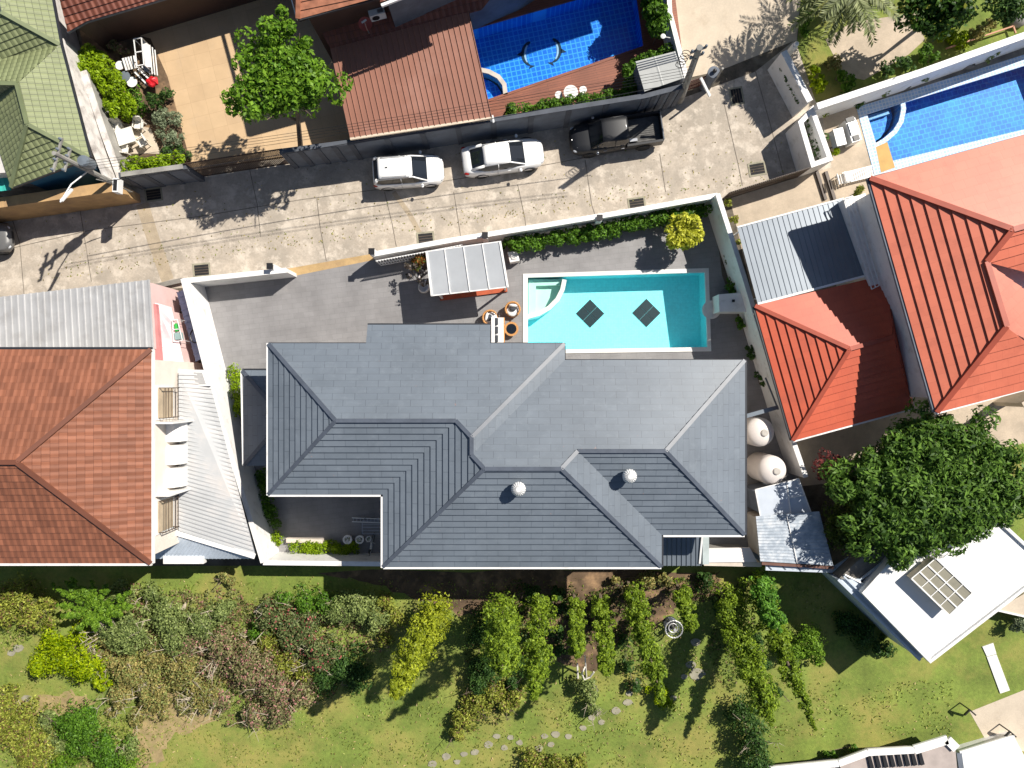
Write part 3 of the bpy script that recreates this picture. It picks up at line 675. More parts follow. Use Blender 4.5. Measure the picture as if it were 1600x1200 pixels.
for a, b in (((420, 537, 0), (537.5, 654.5, 117.5)), ((537.5, 654.5, 117.5), (716.5, 654.5, 117.5)), ((420, 772, 0), (537.5, 654.5, 117.5)), ((716.5, 654.5, 117.5), (740.5, 678.5, 141.5)), ((740.5, 678.5, 141.5), (740.5, 704.5, 141.5)), ((740.5, 704.5, 141.5), (760, 724, 161)),
             ((760, 724, 161), (872, 724, 161)), ((599, 885, 0), (760, 724, 161)), ((872, 724, 161), (897, 699, 136)), ((897, 699, 136), (1027, 699, 136)), ((1163, 563, 0), (1027, 699, 136)), ((1163, 835, 0), (1027, 699, 136)), ((1033, 885, 0), (872, 724, 161)), ((882, 537, 0), (740.5, 678.5, 141.5))):
    cap(t, hh(*a), hh(*b), 0.19, 0.07, M_cap, 0.055)
def gut(parent, a, b, mat, z=0.0, wd=0.12, hgt=0.14): 
    m = MB(); m.beam(Vector(a) + Vector((0, 0, z)), Vector(b) + Vector((0, 0, z)), wd, hgt); obj('gutter', m, mat, parent)
for a, b, mt in (((420, 537), (572, 537), M_gutter), ((766, 537), (882, 537), M_gutter), ((882, 536), (882, 563), M_gutter), ((882, 563), (1163, 563), M_gutter), ((1165, 562), (1165, 836), M_gutter), ((418.5, 536), (418.5, 774), M_white), ((420, 774), (598, 774), M_white), ((597, 772), (597, 887), M_white), ((599, 887), (1033, 887), M_white), ((1034.5, 837), (1034.5, 886), M_gutter), ((1036, 837), (1163, 837), M_white)):
    gut(t, hh(*a, -2), hh(*b, -2), mt)
gut(t, hh(572, 506, -32), hh(766, 506, -32), M_gutter)
for u, v, hp_ in ((810, 763, 122), (985, 745, 90)):
    c = Vector(((u - 800) * (H - 8.1) / F, (600 - v) * (H - 8.1) / F, 0)); zb = E + k * hp_ * s
    m = MB(); m.lathe([(0.16, -0.2), (0.16, 0.35), (0.2, 0.36)], (c.x, c.y, zb), 20); ch = obj('roof_vent', m, M_whitemetal, t)
    m = MB(); prof = [(0.2, 0.36)] + [(0.35 * math.cos(a), 0.62 + 0.28 * math.sin(a)) for a in [R(x) for x in range(-60, 91, 15)]]; m.lathe(prof, (c.x, c.y, zb), 28); obj('vent_dome', m, M_whitemetal, ch, smooth=True)
    m = MB()
    for i in range(18):
        a = 2 * math.pi * i / 18; m.tube([(c.x + 0.36 * math.cos(a) * math.cos(R(x)), c.y + 0.36 * math.sin(a) * math.cos(R(x)), zb + 0.62 + 0.285 * math.sin(R(x))) for x in range(-50, 71, 24)], 0.012, 4)
    obj('vent_fins', m, M_alloy, ch)
# low side roof at the left, lean-to at the lower right
zl = 2.8
A, B_, C_, D_ = W(379, 579, zl), W(440, 579, zl), W(440, 727, zl), W(382, 727, zl); a1, a2 = W(432, 640, zl + 1.0), W(432, 668, zl + 1.0)
for f in ([A, B_, a1], [A, a1, a2, D_], [D_, a2, C_]):
    m = MB(); m.roof(f, 0.345, 0.05); o = obj('porch_roof', m, M_slate, t)
for p, q in ((A, a1), (D_, a2)): cap(t, p, q, 0.2, 0.06, M_cap)
gut(t, A + Vector((-.05, 0, 0)), D_ + Vector((-.05, 0, 0)), M_white, -0.03); gut(t, A + Vector((0, .05, 0)), B_ + Vector((0, .05, 0)), M_gutter, -0.03)
walls(t, [(A.x + .35, A.y - .3), (B_.x, B_.y - .3), (C_.x, C_.y + .3), (D_.x + .35, D_.y + .3)], zl - 0.1, M_darkwall, name='porch_wall')
m = MB(); z = 3.0; m.ribbed(W(1036, 838, z + .35), W(1096, 838, z + .35), W(1096, 884, z), W(1036, 884, z), 0.25, 0.05, 0.12); obj('lean_to_roof', m, M_greymetal, t)
m = MB(); m.prism(PW([(1040, 842), (1096, 842), (1096, 880), (1040, 880)], z), 0, z - 0.1); obj('lean_to_wall', m, M_greywall, t)
m = MB(); m.beam(W(1097, 838, z + .4), W(1093, 880, z + .05), 0.1, 0.12); obj('lean_to_edge', m, M_white, t)
m = MB(); m.prism(PW([(1098, 838), (1108, 838), (1108, 882), (1098, 882)], 2.6), 0, 2.6); obj('yard_wall', m, plain('pale_green_grey', (0.40, 0.46, 0.46), 0.7), t)

# red clay roofs of the left-hand house ----------------------------------
t = thing('house', 'house with brown clay tile hipped roof at the left edge, above the shaded lawn', 'house', W(60, 720))
E2 = 6.5; z2 = 8.7
A, B_, C_, D_ = W(-420, 546, E2), W(237, 546, E2), W(237, 880, E2), W(-420, 880, E2); r1, r0 = W(27, 722, z2), W(-300, 722, z2)
for f in ([A, B_, r1, r0], [B_, C_, r1], [C_, D_, r0, r1]):
    m = MB(); m.roof(f, 0.36, 0.03); obj('roof_slope', m, M_brown, t)
for p, q in ((B_, r1), (C_, r1), (r0, r1)): cap(t, p, q, 0.22, 0.09, M_brown, 0.07)
gut(t, B_ + Vector((.06, 0, 0)), C_ + Vector((.06, 0, 0)), M_white, -0.04); gut(t, C_ + Vector((0, -.06, 0)), D_ + Vector((0, -.06, 0)), M_white, -0.04); gut(t, A + Vector((0, .06, 0)), B_ + Vector((0, .06, 0)), M_gutter, -0.04)
xw = B_.x - 0.15
bw_ = walls(t, [(A.x + 1, B_.y - .5), (xw, B_.y - .5), (xw, C_.y + .3), (A.x + 1, C_.y + .3)], E2 - 0.05, plain('cream_white_render', (0.76, 0.68, 0.60), 0.8, var=0.05))
for y0, y1 in ((-0.2, -1.75), (-6.0, -7.6)):
    m = MB(); yc = (y0 + y1) / 2; m.box((xw + 0.03, yc, 4.9), (0.06, abs(y1 - y0) + .2, 1.9)); f = obj('window_frame', m, M_white, t)
    m = MB(); m.box((xw + 0.075, yc, 4.9), (0.03, abs(y1 - y0), 1.6)); obj('pane', m, plain('cream_shutter', (0.50, 0.40, 0.28), 0.7), f)
    m = MB()
    for i in range(5): m.beam((xw + 0.35, y0, 4.1 + i * .36), (xw + 0.35, y1, 4.1 + i * .36), 0.03, 0.03)
    for yy in (y0, y1): m.beam((xw + 0.35, yy, 4.0), (xw + 0.35, yy, 5.7), 0.04, 0.04); m.beam((xw, yy, 5.6), (xw + .36, yy, 5.6), 0.04, 0.04); m.beam((xw, yy, 4.1), (xw + .36, yy, 4.1), 0.04, 0.04)
    obj('window_bars', m, M_brownmetal, f)
for i, y in enumerate((-2.55, -3.75, -4.95)):
    m = MB(); prof = [(xw + 0.0, 3.4), (xw + 0.55, 3.45), (xw + 0.7, 3.8), (xw + 0.6, 4.3), (xw + 0.35, 4.6), (xw, 4.7)]
    m.loft([[(px_, y + dy, pz_) for px_, pz_ in prof] for dy in (-0.5, -0.46, 0.46, 0.5)]); obj('balcony_planter', m, M_white, t)
m = MB(); m.prism([(xw, -1.95), (xw + .9, -1.95), (xw + .9, -2.03), (xw, -2.03)], 3.2, 5.9); obj('balcony_fin', m, M_white, t)
m = MB(); m.prism([(xw, -5.62), (xw + .75, -5.62), (xw + .75, -5.72), (xw, -5.72)], 3.2, 5.9); obj('balcony_fin', m, M_white, t)
m = MB(); zz = 3.1; m.ribbed(W(279, 580, zz + .5), W(279, 829, zz + .5), W(399, 868, zz), W(323, 580, zz), 0.24, 0.06, 0.35); obj('side_roof', m, plain('pale_metal_sheet', (0.42, 0.43, 0.44), 0.5, var=0.07, scale=0.5, dirt=(0.52, 0.49, 0.47), dscale=0.5), t)
m = MB(); m.ribbed(W(268, 831, zz + .45), W(399, 869, zz), W(395, 873, zz - .35), W(240, 873, zz - .35), 0.2, 0.03, 0.3); m.ribbed(W(238, 841, zz), W(268, 831, zz + .45), W(262, 872, zz - .3), W(240, 872, zz - .35), 0.2, 0.03, 0.3); obj('side_roof_hip', m, M_paleblue, t)
cap(t, W(266, 829, zz + .45), W(399, 869, zz), 0.28, 0.06, M_white); cap(t, W(238, 842, zz + .02), W(268, 830, zz + .45), 0.2, 0.06, M_white)
m = MB(); m.prism(PW([(255, 869), (318, 869), (318, 881), (255, 881)], 2.9), 2.5, 2.9); obj('gutter_box', m, M_white, t)
walls(t, PW([(279, 585), (323, 585), (396, 866), (262, 866)], 2.6), 2.6, M_greywall, name='side_wall')
# zinc roof and pink lean-to
t = thing('carport', 'carport with pale ribbed zinc roof between the lane and the brown tiled roof', 'carport', W(120, 500))
m = MB(); m.ribbed(W(-260, 494, 3.6), W(234, 437, 3.6), W(241, 548, 3.9), W(-260, 548, 3.9), 0.36, 0.05, 0.28); obj('roof', m, M_zinc, t)
m = MB(); m.prism(PW([(225, 442), (233, 441), (240, 545), (232, 545)], 3.4), 0, 3.4); obj('wall', m, M_pinkw, t); m = MB(); m.prism(PW([(-240, 500), (-230, 499), (-230, 545), (-240, 545)], 3.4), 0, 3.4); obj('wall', m, M_pinkw, t)
t = thing('lean_to', 'pink sheet lean-to roof between the zinc roof and the white boundary wall', 'lean-to', W(265, 530))
m = MB(); m.ribbed(W(242, 473, 2.9), W(243, 577, 2.9), W(290, 579, 2.5), W(268, 480, 2.5), 1.4, 0.015, 0.05); obj('roof', m, plain('pink_sheet', (0.66, 0.40, 0.42), 0.5, var=0.12, scale=0.8, dirt=(0.78, 0.66, 0.66), dscale=0.5, dlo=0.4, dhi=0.7), t)
m = MB(); m.prism(PW([(239, 475), (244, 475), (252, 577), (243, 577)], 3.1), 2.6, 3.1); obj('edge_wall', m, plain('dusky_pink', (0.50, 0.20, 0.20), 0.8), t)
m = MB(); m.prism(PW([(246, 482), (266, 486), (284, 576), (250, 576)], 2.3), 0, 2.3); obj('wall', m, M_pinkw, t)
t = thing('flat_roof_porch', 'small white flat roofed porch below the pink lean-to', 'porch', W(298, 590))
m = MB(); m.prism(PW([(243, 577), (318, 578), (328, 603), (246, 603)], 3.3), 3.1, 3.3); obj('roof', m, M_white, t); m = MB(); m.prism(PW([(262, 581), (316, 582), (322, 600), (262, 600)], 3.3), 3.301, 3.34); obj('roof_panel', m, M_zinc, t)
m = MB(); m.prism(PW([(250, 582), (314, 582), (320, 598), (250, 598)], 3.0), 0, 3.0); obj('wall', m, M_pinkw, t)
m = MB(); m.ribbed(W(276, 457, 1.6), W(287, 452, 1.9), W(319, 559, 1.9), W(306, 565, 1.6), 0.4, 0.03, 0.2)
A, B_, C_, D_ = W(276, 457, 1.5), W(288, 452, 1.8), W(320, 558, 1.8), W(306, 565, 1.5)
m = MB(); m.ribbed(A, D_, C_, B_, 0.38, 0.04, 0.15); t = thing('lean_to', 'narrow blue plastic lean-to roof along the outside of the white wall', 'lean-to', W(298, 510)); obj('roof', m, M_bluepoly, t)
m = MB(); 
for p in (A, D_, C_, B_): m.tube([(p.x, p.y, 0), (p.x, p.y, p.z)], 0.03, 6)
obj('frame', m, M_black, t)

# green tiled house -----------------------------------------------------
t = thing('house', 'house with green tiled roof in the upper left corner', 'house', W(50, 140))
ze, zr = 4.2, 5.7
e0, e1, e2 = W(80, -8, ze), W(140, 246, ze), W(18, 293, ze)
r1, r2 = W(27, 131, zr), W(43, 194, zr); rn = W(2, 19, zr); ej = onp(94, 70, e1, e0, r2); r1 = onp(27, 131, e1, e0, r2); vj = W(-30, 100, ze); ewa = W(-30, 150, ze)
V_ = W(-60, 108, ze + .45); rw = W(-60, 130, r1.z); rn2 = W(-60, 5, zr)
for f in ([ej, e1, r2, r1], [e1, e2, r2], [e2, W(-25, 160, ze), r2], [W(-25, 160, ze), r1, r2], [W(-25, 160, ze), rw, r1], [W(70, -60, ze), ej, rn], [W(70, -60, ze), rn, W(-10, -60, zr)], [rn, ej, V_], [rn, V_, rn2], [V_, ej, r1], [V_, r1, rw]):
    m = MB(); m.roof(f, 0.34, 0.04); obj('roof_slope', m, M_green, t)
Mgc = plain('green_ridge_cap', (0.17, 0.20, 0.10), 0.6)
for p, q in ((rn, ej), (r1, r2), (r2, e1), (r2, e2), (rw, r1)): cap(t, p, q, 0.2, 0.08, Mgc)
gut(t, W(70, -60, ze) + Vector((.06, 0, 0)), ej + Vector((.06, 0, 0)), M_gutter, -.05); gut(t, ej + Vector((.06, 0, 0)), e1 + Vector((.06, 0, 0)), M_gutter, -.05); gut(t, e1, e2, M_gutter, -.05)
walls(t, [W(30, -60, ze).xy, W(108, 232, ze).xy, W(22, 268, ze).xy, W(-80, 276, ze).xy, W(-80, -60, ze).xy], ze - .05, plain('stained_white', (0.60, 0.57, 0.54), 0.8, var=0.15, dirt=(0.30, 0.27, 0.25), dscale=1.2, dlo=0.5, dhi=0.7))
m = MB(); q0, q1 = W(30, 262, 3).xy, W(112, 240, 3).xy; m.prism([W(22, 276, ze).xy, W(118, 248, ze).xy, W(116, 242, ze).xy, W(22, 270, ze).xy], 0, 3.6); obj('blue_wall', m, M_bluewall, t)
m = MB(); m.ribbed(W(-60, 170, 3.6), W(0, 170, 3.6), W(17, 297, 3.3), W(-60, 305, 3.3), 0.25, 0.04, 0.25); obj('annex_roof', m, M_teal, t)

# brown tiled house at the top, salmon carport, shaded roof ------------------
t = thing('house', 'brown clay tiled house beyond the top edge around the sand coloured forecourt', 'house', W(300, -20))
za, ze = 3.0, 6.4
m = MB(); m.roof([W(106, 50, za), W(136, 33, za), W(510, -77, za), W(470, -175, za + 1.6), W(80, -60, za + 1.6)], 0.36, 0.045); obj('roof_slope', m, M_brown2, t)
m = MB(); m.beam(W(106, 51, za - .05), W(136, 34, za - .05), 0.1, 0.14); m.beam(W(136, 34, za - .05), W(510, -76, za - .05), 0.1, 0.14); obj('gutter', m, M_greywall, t)
m = MB(); m.roof([W(466, 30, ze), W(640, -18, ze), W(640, -150, ze + 1.8), W(470, -110, ze + 1.6)], 0.36, 0.045); obj('roof_slope', m, plain('orange_clay', (0.40, 0.16, 0.09), 0.6, var=0.2, scale=3), t)
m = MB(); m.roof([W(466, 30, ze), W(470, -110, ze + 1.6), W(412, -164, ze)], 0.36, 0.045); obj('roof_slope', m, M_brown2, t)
cap(t, W(466, 30, ze), W(470, -110, ze + 1.6), 0.22, 0.1, plain('orange_clay', (0, 0, 0)), 0.06)
gut(t, W(466, 31, ze), W(640, -17, ze), M_gutter, -.05); gut(t, W(465, 30, ze), W(412, -164, ze), M_white, -.05)
walls(t, [W(118, 40, za).xy, W(140, 24, za).xy, W(510, -87, za).xy, W(510, -300, za).xy, W(100, -300, za).xy], za - .1, M_brownshade)
walls(t, [W(474, 14, ze).xy, W(640, -36, ze).xy, W(640, -300, ze).xy, W(380, -300, ze).xy, W(424, -164, ze).xy], ze - .1, M_brownshade, name='upper_wall')
m = MB(); m.ribbed(W(500, 34, 3.9), W(790, -30, 3.9), W(738, 18, 3.4), W(519, 78, 3.4), 0.3, 0.04, 0.2)
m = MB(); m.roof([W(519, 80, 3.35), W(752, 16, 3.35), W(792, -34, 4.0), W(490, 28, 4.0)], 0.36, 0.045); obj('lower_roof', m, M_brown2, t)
t = thing('carport', 'carport with salmon brown standing seam roof along the lane, half in shade', 'carport', W(650, 140))
m = MB(); m.ribbed(W(516, 76, 3.5), W(732, 18, 3.5), W(769, 183, 3.0), W(547, 216, 3.0), 0.31, 0.05, 0.12); obj('roof', m, M_seam, t)
gut(t, W(547, 217, 3.0), W(769, 184, 3.0), plain('cream_gutter', (0.62, 0.52, 0.40), 0.6), -0.05, 0.12); gut(t, W(768, 184, 3.0), W(732, 18, 3.5), M_black, -0.05, 0.06)
m = MB()
for px, py in ((552, 212), (764, 181), (728, 24), (660, 196)): q = W(px, py, 2.9); m.tube([(q.x, q.y, 0), (q.x, q.y, 3.0)], 0.07, 8)
obj('posts', m, M_black, t)
m = MB(); m.tube([W(769, 180, 3.0), W(771, 190, 2.9), W(768, 193, 0.2)], 0.06, 8); obj('downpipe', m, M_whitemetal, t)
t = thing('satellite_dish', 'round red satellite dish with a white sticker on the shaded tile roof', 'satellite dish', W(571, 38, 3.9))
c = W(571, 38, 4.5); m = MB(); n = 28; tl = Vector((0.05, -0.15, 1)).normalized(); qd = tl.to_track_quat('Z', 'Y').to_matrix(); vs = []
for r_ in (0, .12, .24, .36): 
    for i in range(n): vs.append(c + qd @ Vector((r_ * math.cos(2 * math.pi * i / n), r_ * math.sin(2 * math.pi * i / n), r_ * r_ * 0.45)))
m.add(vs, [(j * n + i, j * n + (i + 1) % n, (j + 1) * n + (i + 1) % n, (j + 1) * n + i) for j in range(3) for i in range(n)]); obj('dish', m, M_satred, t)
m = MB(); m.box(c + qd @ Vector((-0.02, .15, 0.045)), (0.3, 0.1, 0.006), rot=qd @ Matrix.Rotation(R(15), 3, 'Z')); obj('sticker', m, M_white, t)
m = MB(); m.tube([(c.x, c.y, 3.5), (c.x, c.y, 4.48)], 0.03, 8); obj('mast', m, M_alloy, t)
m = MB(); m.tube([c + qd @ Vector((0, -.34, .05)), c + qd @ Vector((0, -.2, .3)), c + qd @ Vector((0, -.02, .42))], 0.012, 6); obj('feed_arm', m, M_alloy, t)
def ac_unit(loc, rz, label, zb, grp=None):
    t = thing('air_conditioner', label, 'air conditioner', (0, 0, 0), grp)
    m = MB(); m.box((0, 0, .3), (.85, .32, .58)); obj('case', m, M_whitemetal, t)
    m = MB(); m.lathe([(.2, 0), (.2, .02), (0, .02)], (0, 0, 0), 20); mm = MB(); mm.add([(v[0] - .12, -.165 - v[2], .3 + v[1]) for v in m.v], m.f); obj('fan_grille', mm, M_black, t)
    m = MB(); m.box((.2, 0, .595), (.3, .2, .012)); obj('top_plate', m, M_alloy, t)
    place(t, (loc[0], loc[1], zb), rz); return t
p = W(588, 18, 4.6); ac_unit((p.x, p.y), R(15), 'grey air conditioning unit beside the red dish under the top eave', 4.0)
t = thing('house', 'blue grey walled wing with a pale gutter beyond the top edge, above the dish', 'house', W(690, -30))
m = MB(); m.prism([W(600, -12, 7).xy, W(747, -72, 7).xy, W(812, -100, 7).xy, W(916, -167, 7).xy, W(1163, -250, 7).xy, W(1163, -500, 7).xy, W(600, -400, 7).xy], 0, 6.9); obj('wall', m, M_greywall, t)
m = MB(); m.beam(W(596, 9, 7), W(747, -49, 7), 0.14, 0.14); obj('gutter', m, M_white, t)
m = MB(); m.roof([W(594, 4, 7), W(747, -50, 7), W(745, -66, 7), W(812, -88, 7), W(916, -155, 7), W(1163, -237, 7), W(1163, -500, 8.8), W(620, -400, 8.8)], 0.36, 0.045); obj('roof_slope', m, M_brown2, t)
# shaded court: the tall top house casts the forecourt shade
t = thing('shed', 'pale grey flat metal box roof by the lane wall beside the upper utility pole', 'shed', W(1030, 110))
m = MB(); z = 2.9; m.ribbed(W(993, 96, z + .1), W(1055, 80, z + .1), W(1068, 122, z), W(1007, 143, z), 1.5, 0.015, 0.05); obj('roof', m, plain('light_grey_sheet', (0.36, 0.37, 0.36), 0.5, var=0.06), t)
m = MB(); m.prism(PW([(995, 99), (1053, 84), (1066, 120), (1009, 140)], z - .1), 0, z - .1); obj('wall', m, M_greywall, t)
for i in range(4): m = MB(); m.beam(W(994 + i * 1.6, 99 + i * 3.4, z + .13), W(1056 + i * 1.3, 83 + i * 3.2, z + .13), 0.03, 0.02); obj('roof_batten', m, M_greywall, t)

# orange roofs ------------------------------------------------------------
t = thing('house', 'tall house with bright orange tiled roof at the right edge by the blue pool', 'house', W(1500, 430))
ze, zr = 6.5, 8.3
A = W(1358, 279, ze); B_ = W(1462, 644, ze); Ct = W(1680, 190, ze); Dd = W(1700, 582, ze)
r1 = W(1581, 359, zr); v1 = onp(1540, 409, A, B_, r1); r2 = onp(1571, 510, A, B_, r1); rE = onp(1720, 320, A, Ct, r1)
q1 = W(1740, 520, r1.z - 2.2); q2 = onp(1735, 460, r1, rE, v1)
for f in ([A, r1, v1, r2, B_], [A, Ct, rE, r1], [r1, rE, q2, v1], [v1, W(1740, 545, v1.z - .5), W(1740, 600, ze + .3), r2], [r2, onp(1740, 640, r2, B_, Dd), Dd, B_]):
    m = MB(); m.roof(f, 0.50, 0.075); obj('roof_slope', m, M_orange, t)
for p, q in ((A, r1), (r1, v1), (v1, r2), (r2, B_), (r1, rE)): cap(t, p, q, 0.26, 0.1, M_orangecap, 0.09)
gut(t, A + Vector((-.07, 0, 0)), B_ + Vector((-.07, 0, 0)), M_greywall, -.05); gut(t, A, Ct, M_gutter, -.05); gut(t, B_ + Vector((0, -.06, 0)), W(1700, 582, ze), M_white, -.05)
wv = [W(1382, 290, ze).xy, W(1474, 622, ze).xy, W(1720, 560, ze).xy, W(1720, 210, ze).xy]
walls(t, wv, ze - .1, M_white); 
m = MB(); zz = 3.6; m.prism(PW([(1318, 312), (1352, 302), (1400, 438), (1360, 452)], zz), 0, zz); obj('balcony_block', m, M_white, t)
m = MB(); zz = 3.9
for a, b in (((1320, 310), (1362, 452)), ((1332, 306), (1374, 446)), ((1326, 308), (1368, 449))): m.beam(W(*a, zz), W(*b, zz), 0.05, 0.05)
for i in range(5): f_ = i / 4; m.beam(W(1320 + 42 * f_, 310 + 142 * f_, zz), W(1332 + 42 * f_, 306 + 140 * f_, zz), 0.04, 0.04)
obj('balcony_rail', m, M_whitemetal, t)
t = thing('annex', 'lower orange tiled hip roof annex beside the main villa\'s right wall', 'annex', W(1310, 560))
ze, zr = 3.4, 4.6
A = W(1179, 478, ze); B_ = W(1238, 688, ze); D_ = W(1426, 637, ze); Ee = W(1385, 430, ze); r = W(1327, 545, zr); r_2 = onp(1395, 526, A, Ee, r)
for f in ([A, r, B_], [A, Ee, r_2, r], [B_, r, r_2, D_], [D_, r_2, Ee]):
    m = MB(); m.roof(f, 0.42, 0.07); obj('roof_slope', m, M_orange2, t)
for p, q in ((A, r), (r, B_), (r, r_2)): cap(t, p, q, 0.22, 0.09, M_orangecap, 0.08)
gut(t, A + Vector((-.06, 0, 0)), B_ + Vector((-.06, 0, 0)), M_gutter, -.04); gut(t, B_ + Vector((0, -.06, 0)), D_ + Vector((0, -.06, 0)), M_white, -.04); gut(t, D_ + Vector((.05, 0, 0)), Ee + Vector((.05, 0, 0)), M_white, -.04)
walls(t, [W(1200, 492, ze).xy, W(1256, 668, ze).xy, W(1415, 628, ze).xy, W(1378, 440, ze).xy], ze - .1, M_white)
t = thing('carport', 'carport with grey ribbed metal roof crossed by a square of shade, by the orange roofs', 'carport', W(1250, 400))
z = 2.9; m = MB(); m.ribbed(W(1152, 356, z), W(1318, 311, z), W(1352, 431, z + .5), W(1184, 475, z + .5), 0.29, 0.032, 0.14); obj('roof', m, M_greymetal, t)
gut(t, W(1152, 355, z), W(1318, 310, z), M_white, -.03, .08); gut(t, W(1184, 475, z + .5), W(1352, 431, z + .5), M_white, -.03, .12); gut(t, W(1319, 311, z), W(1353, 431, z + .5), M_white, -.03, .1)
m = MB()
for px, py in ((1158, 360), (1235, 340), (1312, 320), (1186, 465)): q = W(px, py, z); m.tube([(q.x, q.y, 0), (q.x, q.y, z)], 0.05, 8)
obj('posts', m, M_whitemetal, t)

# flat white house ------------------------------------------------------------
t = thing('house', 'white flat roofed building with a square skylight standing askew on the lower right lawn', 'house', W(1480, 940))
z = 4.0; m = MB(); m.prism(PW([(1348, 928), (1452, 1033), (1640, 890), (1500, 760)], z), 0, z - .12); obj('wall', m, M_white, t)
rp = PW([(1346, 926), (1453, 1036), (1645, 888), (1500, 755)], z)
m = MB(); m.sheet(rp, z=z - .1); obj('roof', m, plain('white_roof_membrane', (0.80, 0.80, 0.79), 0.6, var=0.02, dirt=(0.62, 0.60, 0.57), dscale=0.45, dlo=0.60, dhi=0.72), t)
obj('parapet', ring(rp, inset(rp, 0.16), z - .3, z + .06), M_white, t)
sk = PW([(1424, 904), (1483, 961), (1519, 926), (1462, 872)], z + .55)
m = MB(); m.prism(inset(sk, 0.05), z - .1, z + .5); sb = obj('skylight', m, plain('cream_frame', (0.62, 0.54, 0.40), 0.6), t)
m = MB(); m.prism(sk, z + .5, z + .53); obj('glass_panes', m, plain('skylight_glass', (0.26, 0.245, 0.19), 0.15, var=0.1, scale=1.2), sb)
m = MB()
for i in range(5): f_ = i / 4; m.beam(sk[0].lerp(sk[1], f_) + Vector((0, 0, 0)), sk[3].lerp(sk[2], f_), 0.05, 0.05) if i in (0, 4) else m.beam(sk[0].lerp(sk[1], f_), sk[3].lerp(sk[2], f_), 0.04, 0.04)
for i in range(4): f_ = i / 3; m.beam(sk[0].lerp(sk[3], f_), sk[1].lerp(sk[2], f_), 0.07, 0.06)
obj('glazing_bars', m, M_white, sb)
m = MB(); m.prism(PW([(1310, 906), (1438, 1030), (1446, 1024), (1350, 926), (1344, 905)], 3.4), 0, 3.4); obj('lower_ledge', m, M_paleblue, t)
m = MB(); m.beam(W(1309, 905, 3.5), W(1437, 1031, 3.5), 0.14, 0.14); m.beam(W(1318, 900, 3.5), W(1446, 1026, 3.5), 0.08, 0.1); obj('gutter', m, M_paleblue, t)
t = thing('annex', 'dark grey flat roof with white pipe tucked between the big tree and the white building', 'annex', W(1370, 890))
m = MB(); m.prism(PW([(1312, 903), (1350, 926), (1446, 850), (1400, 820)], 3.2), 0, 3.2); obj('wall', m, M_greyc, t)
m = MB(); m.beam(W(1345, 920, 3.3), W(1410, 868, 3.3), 0.18, 0.12); m.beam(W(1336, 912, 3.3), W(1400, 862, 3.3), 0.1, 0.1); obj('roof_kerb', m, M_paleblue, t)
m = MB(); m.tube([W(1320, 898, 3.3), W(1352, 914, 3.5), W(1362, 906, 3.5)], 0.05, 8); m.tube([W(1352, 914, 3.5), W(1356, 924, 3.6), W(1366, 926, 3.6), W(1370, 918, 3.4)], 0.08, 8); obj('vent_pipe', m, M_whitemetal, t)
# pavilion at the bottom right
t = thing('pavilion', 'white edged porch roof with a row of dark slots along the bottom right edge', 'pavilion', W(1350, 1190))
z = 1.5; front = [(1198, 1200), (1310, 1189), (1356, 1172), (1428, 1168), (1480, 1152), (1494, 1166)]
m = MB(); m.prism(PW(front + [(1506, 1300), (1190, 1300)], z), z - .25, z - .1); obj('roof', m, plain('pinkish_roof', (0.40, 0.34, 0.31), 0.8, var=0.1), t)
for a, b in zip(front[:-1], front[1:]):
    m = MB(); pa, pb = W(*a, z), W(*b, z); m.beam(pa + Vector((0, -.12, 0)), pb + Vector((0, -.12, 0)), 0.38 if a[0] < 1428 else .5, 0.12); obj('fascia', m, M_white, t)
for i in range(8):
    a = 1355 + i * 11.3; y = 1178 - (i * 0.8)
    m = MB(); m.prism(PW([(a, y), (a + 4.5, y - 1), (a + 11, y + 22), (a + 5, y + 24)], z + .02), z - .1, z + .02); obj('roof_slot', m, M_black, t)
for i in range(10):
    a = 1214 + i * 10.3; y = 1198 - i * 0.55
    m = MB(); m.prism(PW([(a, y), (a + 4.5, y - .5), (a + 9, y + 14), (a + 4, y + 15)], z + .02), z - .1, z + .02); obj('roof_slot', m, M_black, t)
walls(t, PW([(1220, 1215), (1480, 1180), (1492, 1290), (1215, 1290)], z - .2), z - .25, M_greywall)
t = thing('house', 'white terrace roof with leafy shade on it in the bottom right corner', 'house', W(1560, 1180))
z = 0.6; m = MB(); m.prism(PW([(1500, 1174), (1584, 1150), (1600, 1180), (1700, 1300), (1515, 1300)], z), 0, z); obj('wall', m, M_white, t)
m = MB(); m.beam(W(1498, 1176, z + .05), W(1514, 1290, z + .05), 0.3, 0.1); obj('roof_edge', m, M_greywall, t)
m = MB(); m.beam(W(1499, 1175, z + .06), W(1584, 1149, z + .06), 0.12, 0.1); obj('parapet', m, M_white, t)
t = thing('house', 'cream corner of a flat roof touching the right edge beside the lawn', 'house', W(1590, 930))
m = MB(); m.prism(PW([(1556, 953), (1600, 928), (1720, 880), (1720, 990), (1600, 962)], 1.0), 0, 1.0); obj('wall', m, M_cream, t)
m = MB(); m.beam(W(1556, 953, 1.03), W(1600, 963, 1.03), .1, .06); obj('edge_trim', m, M_white, t)
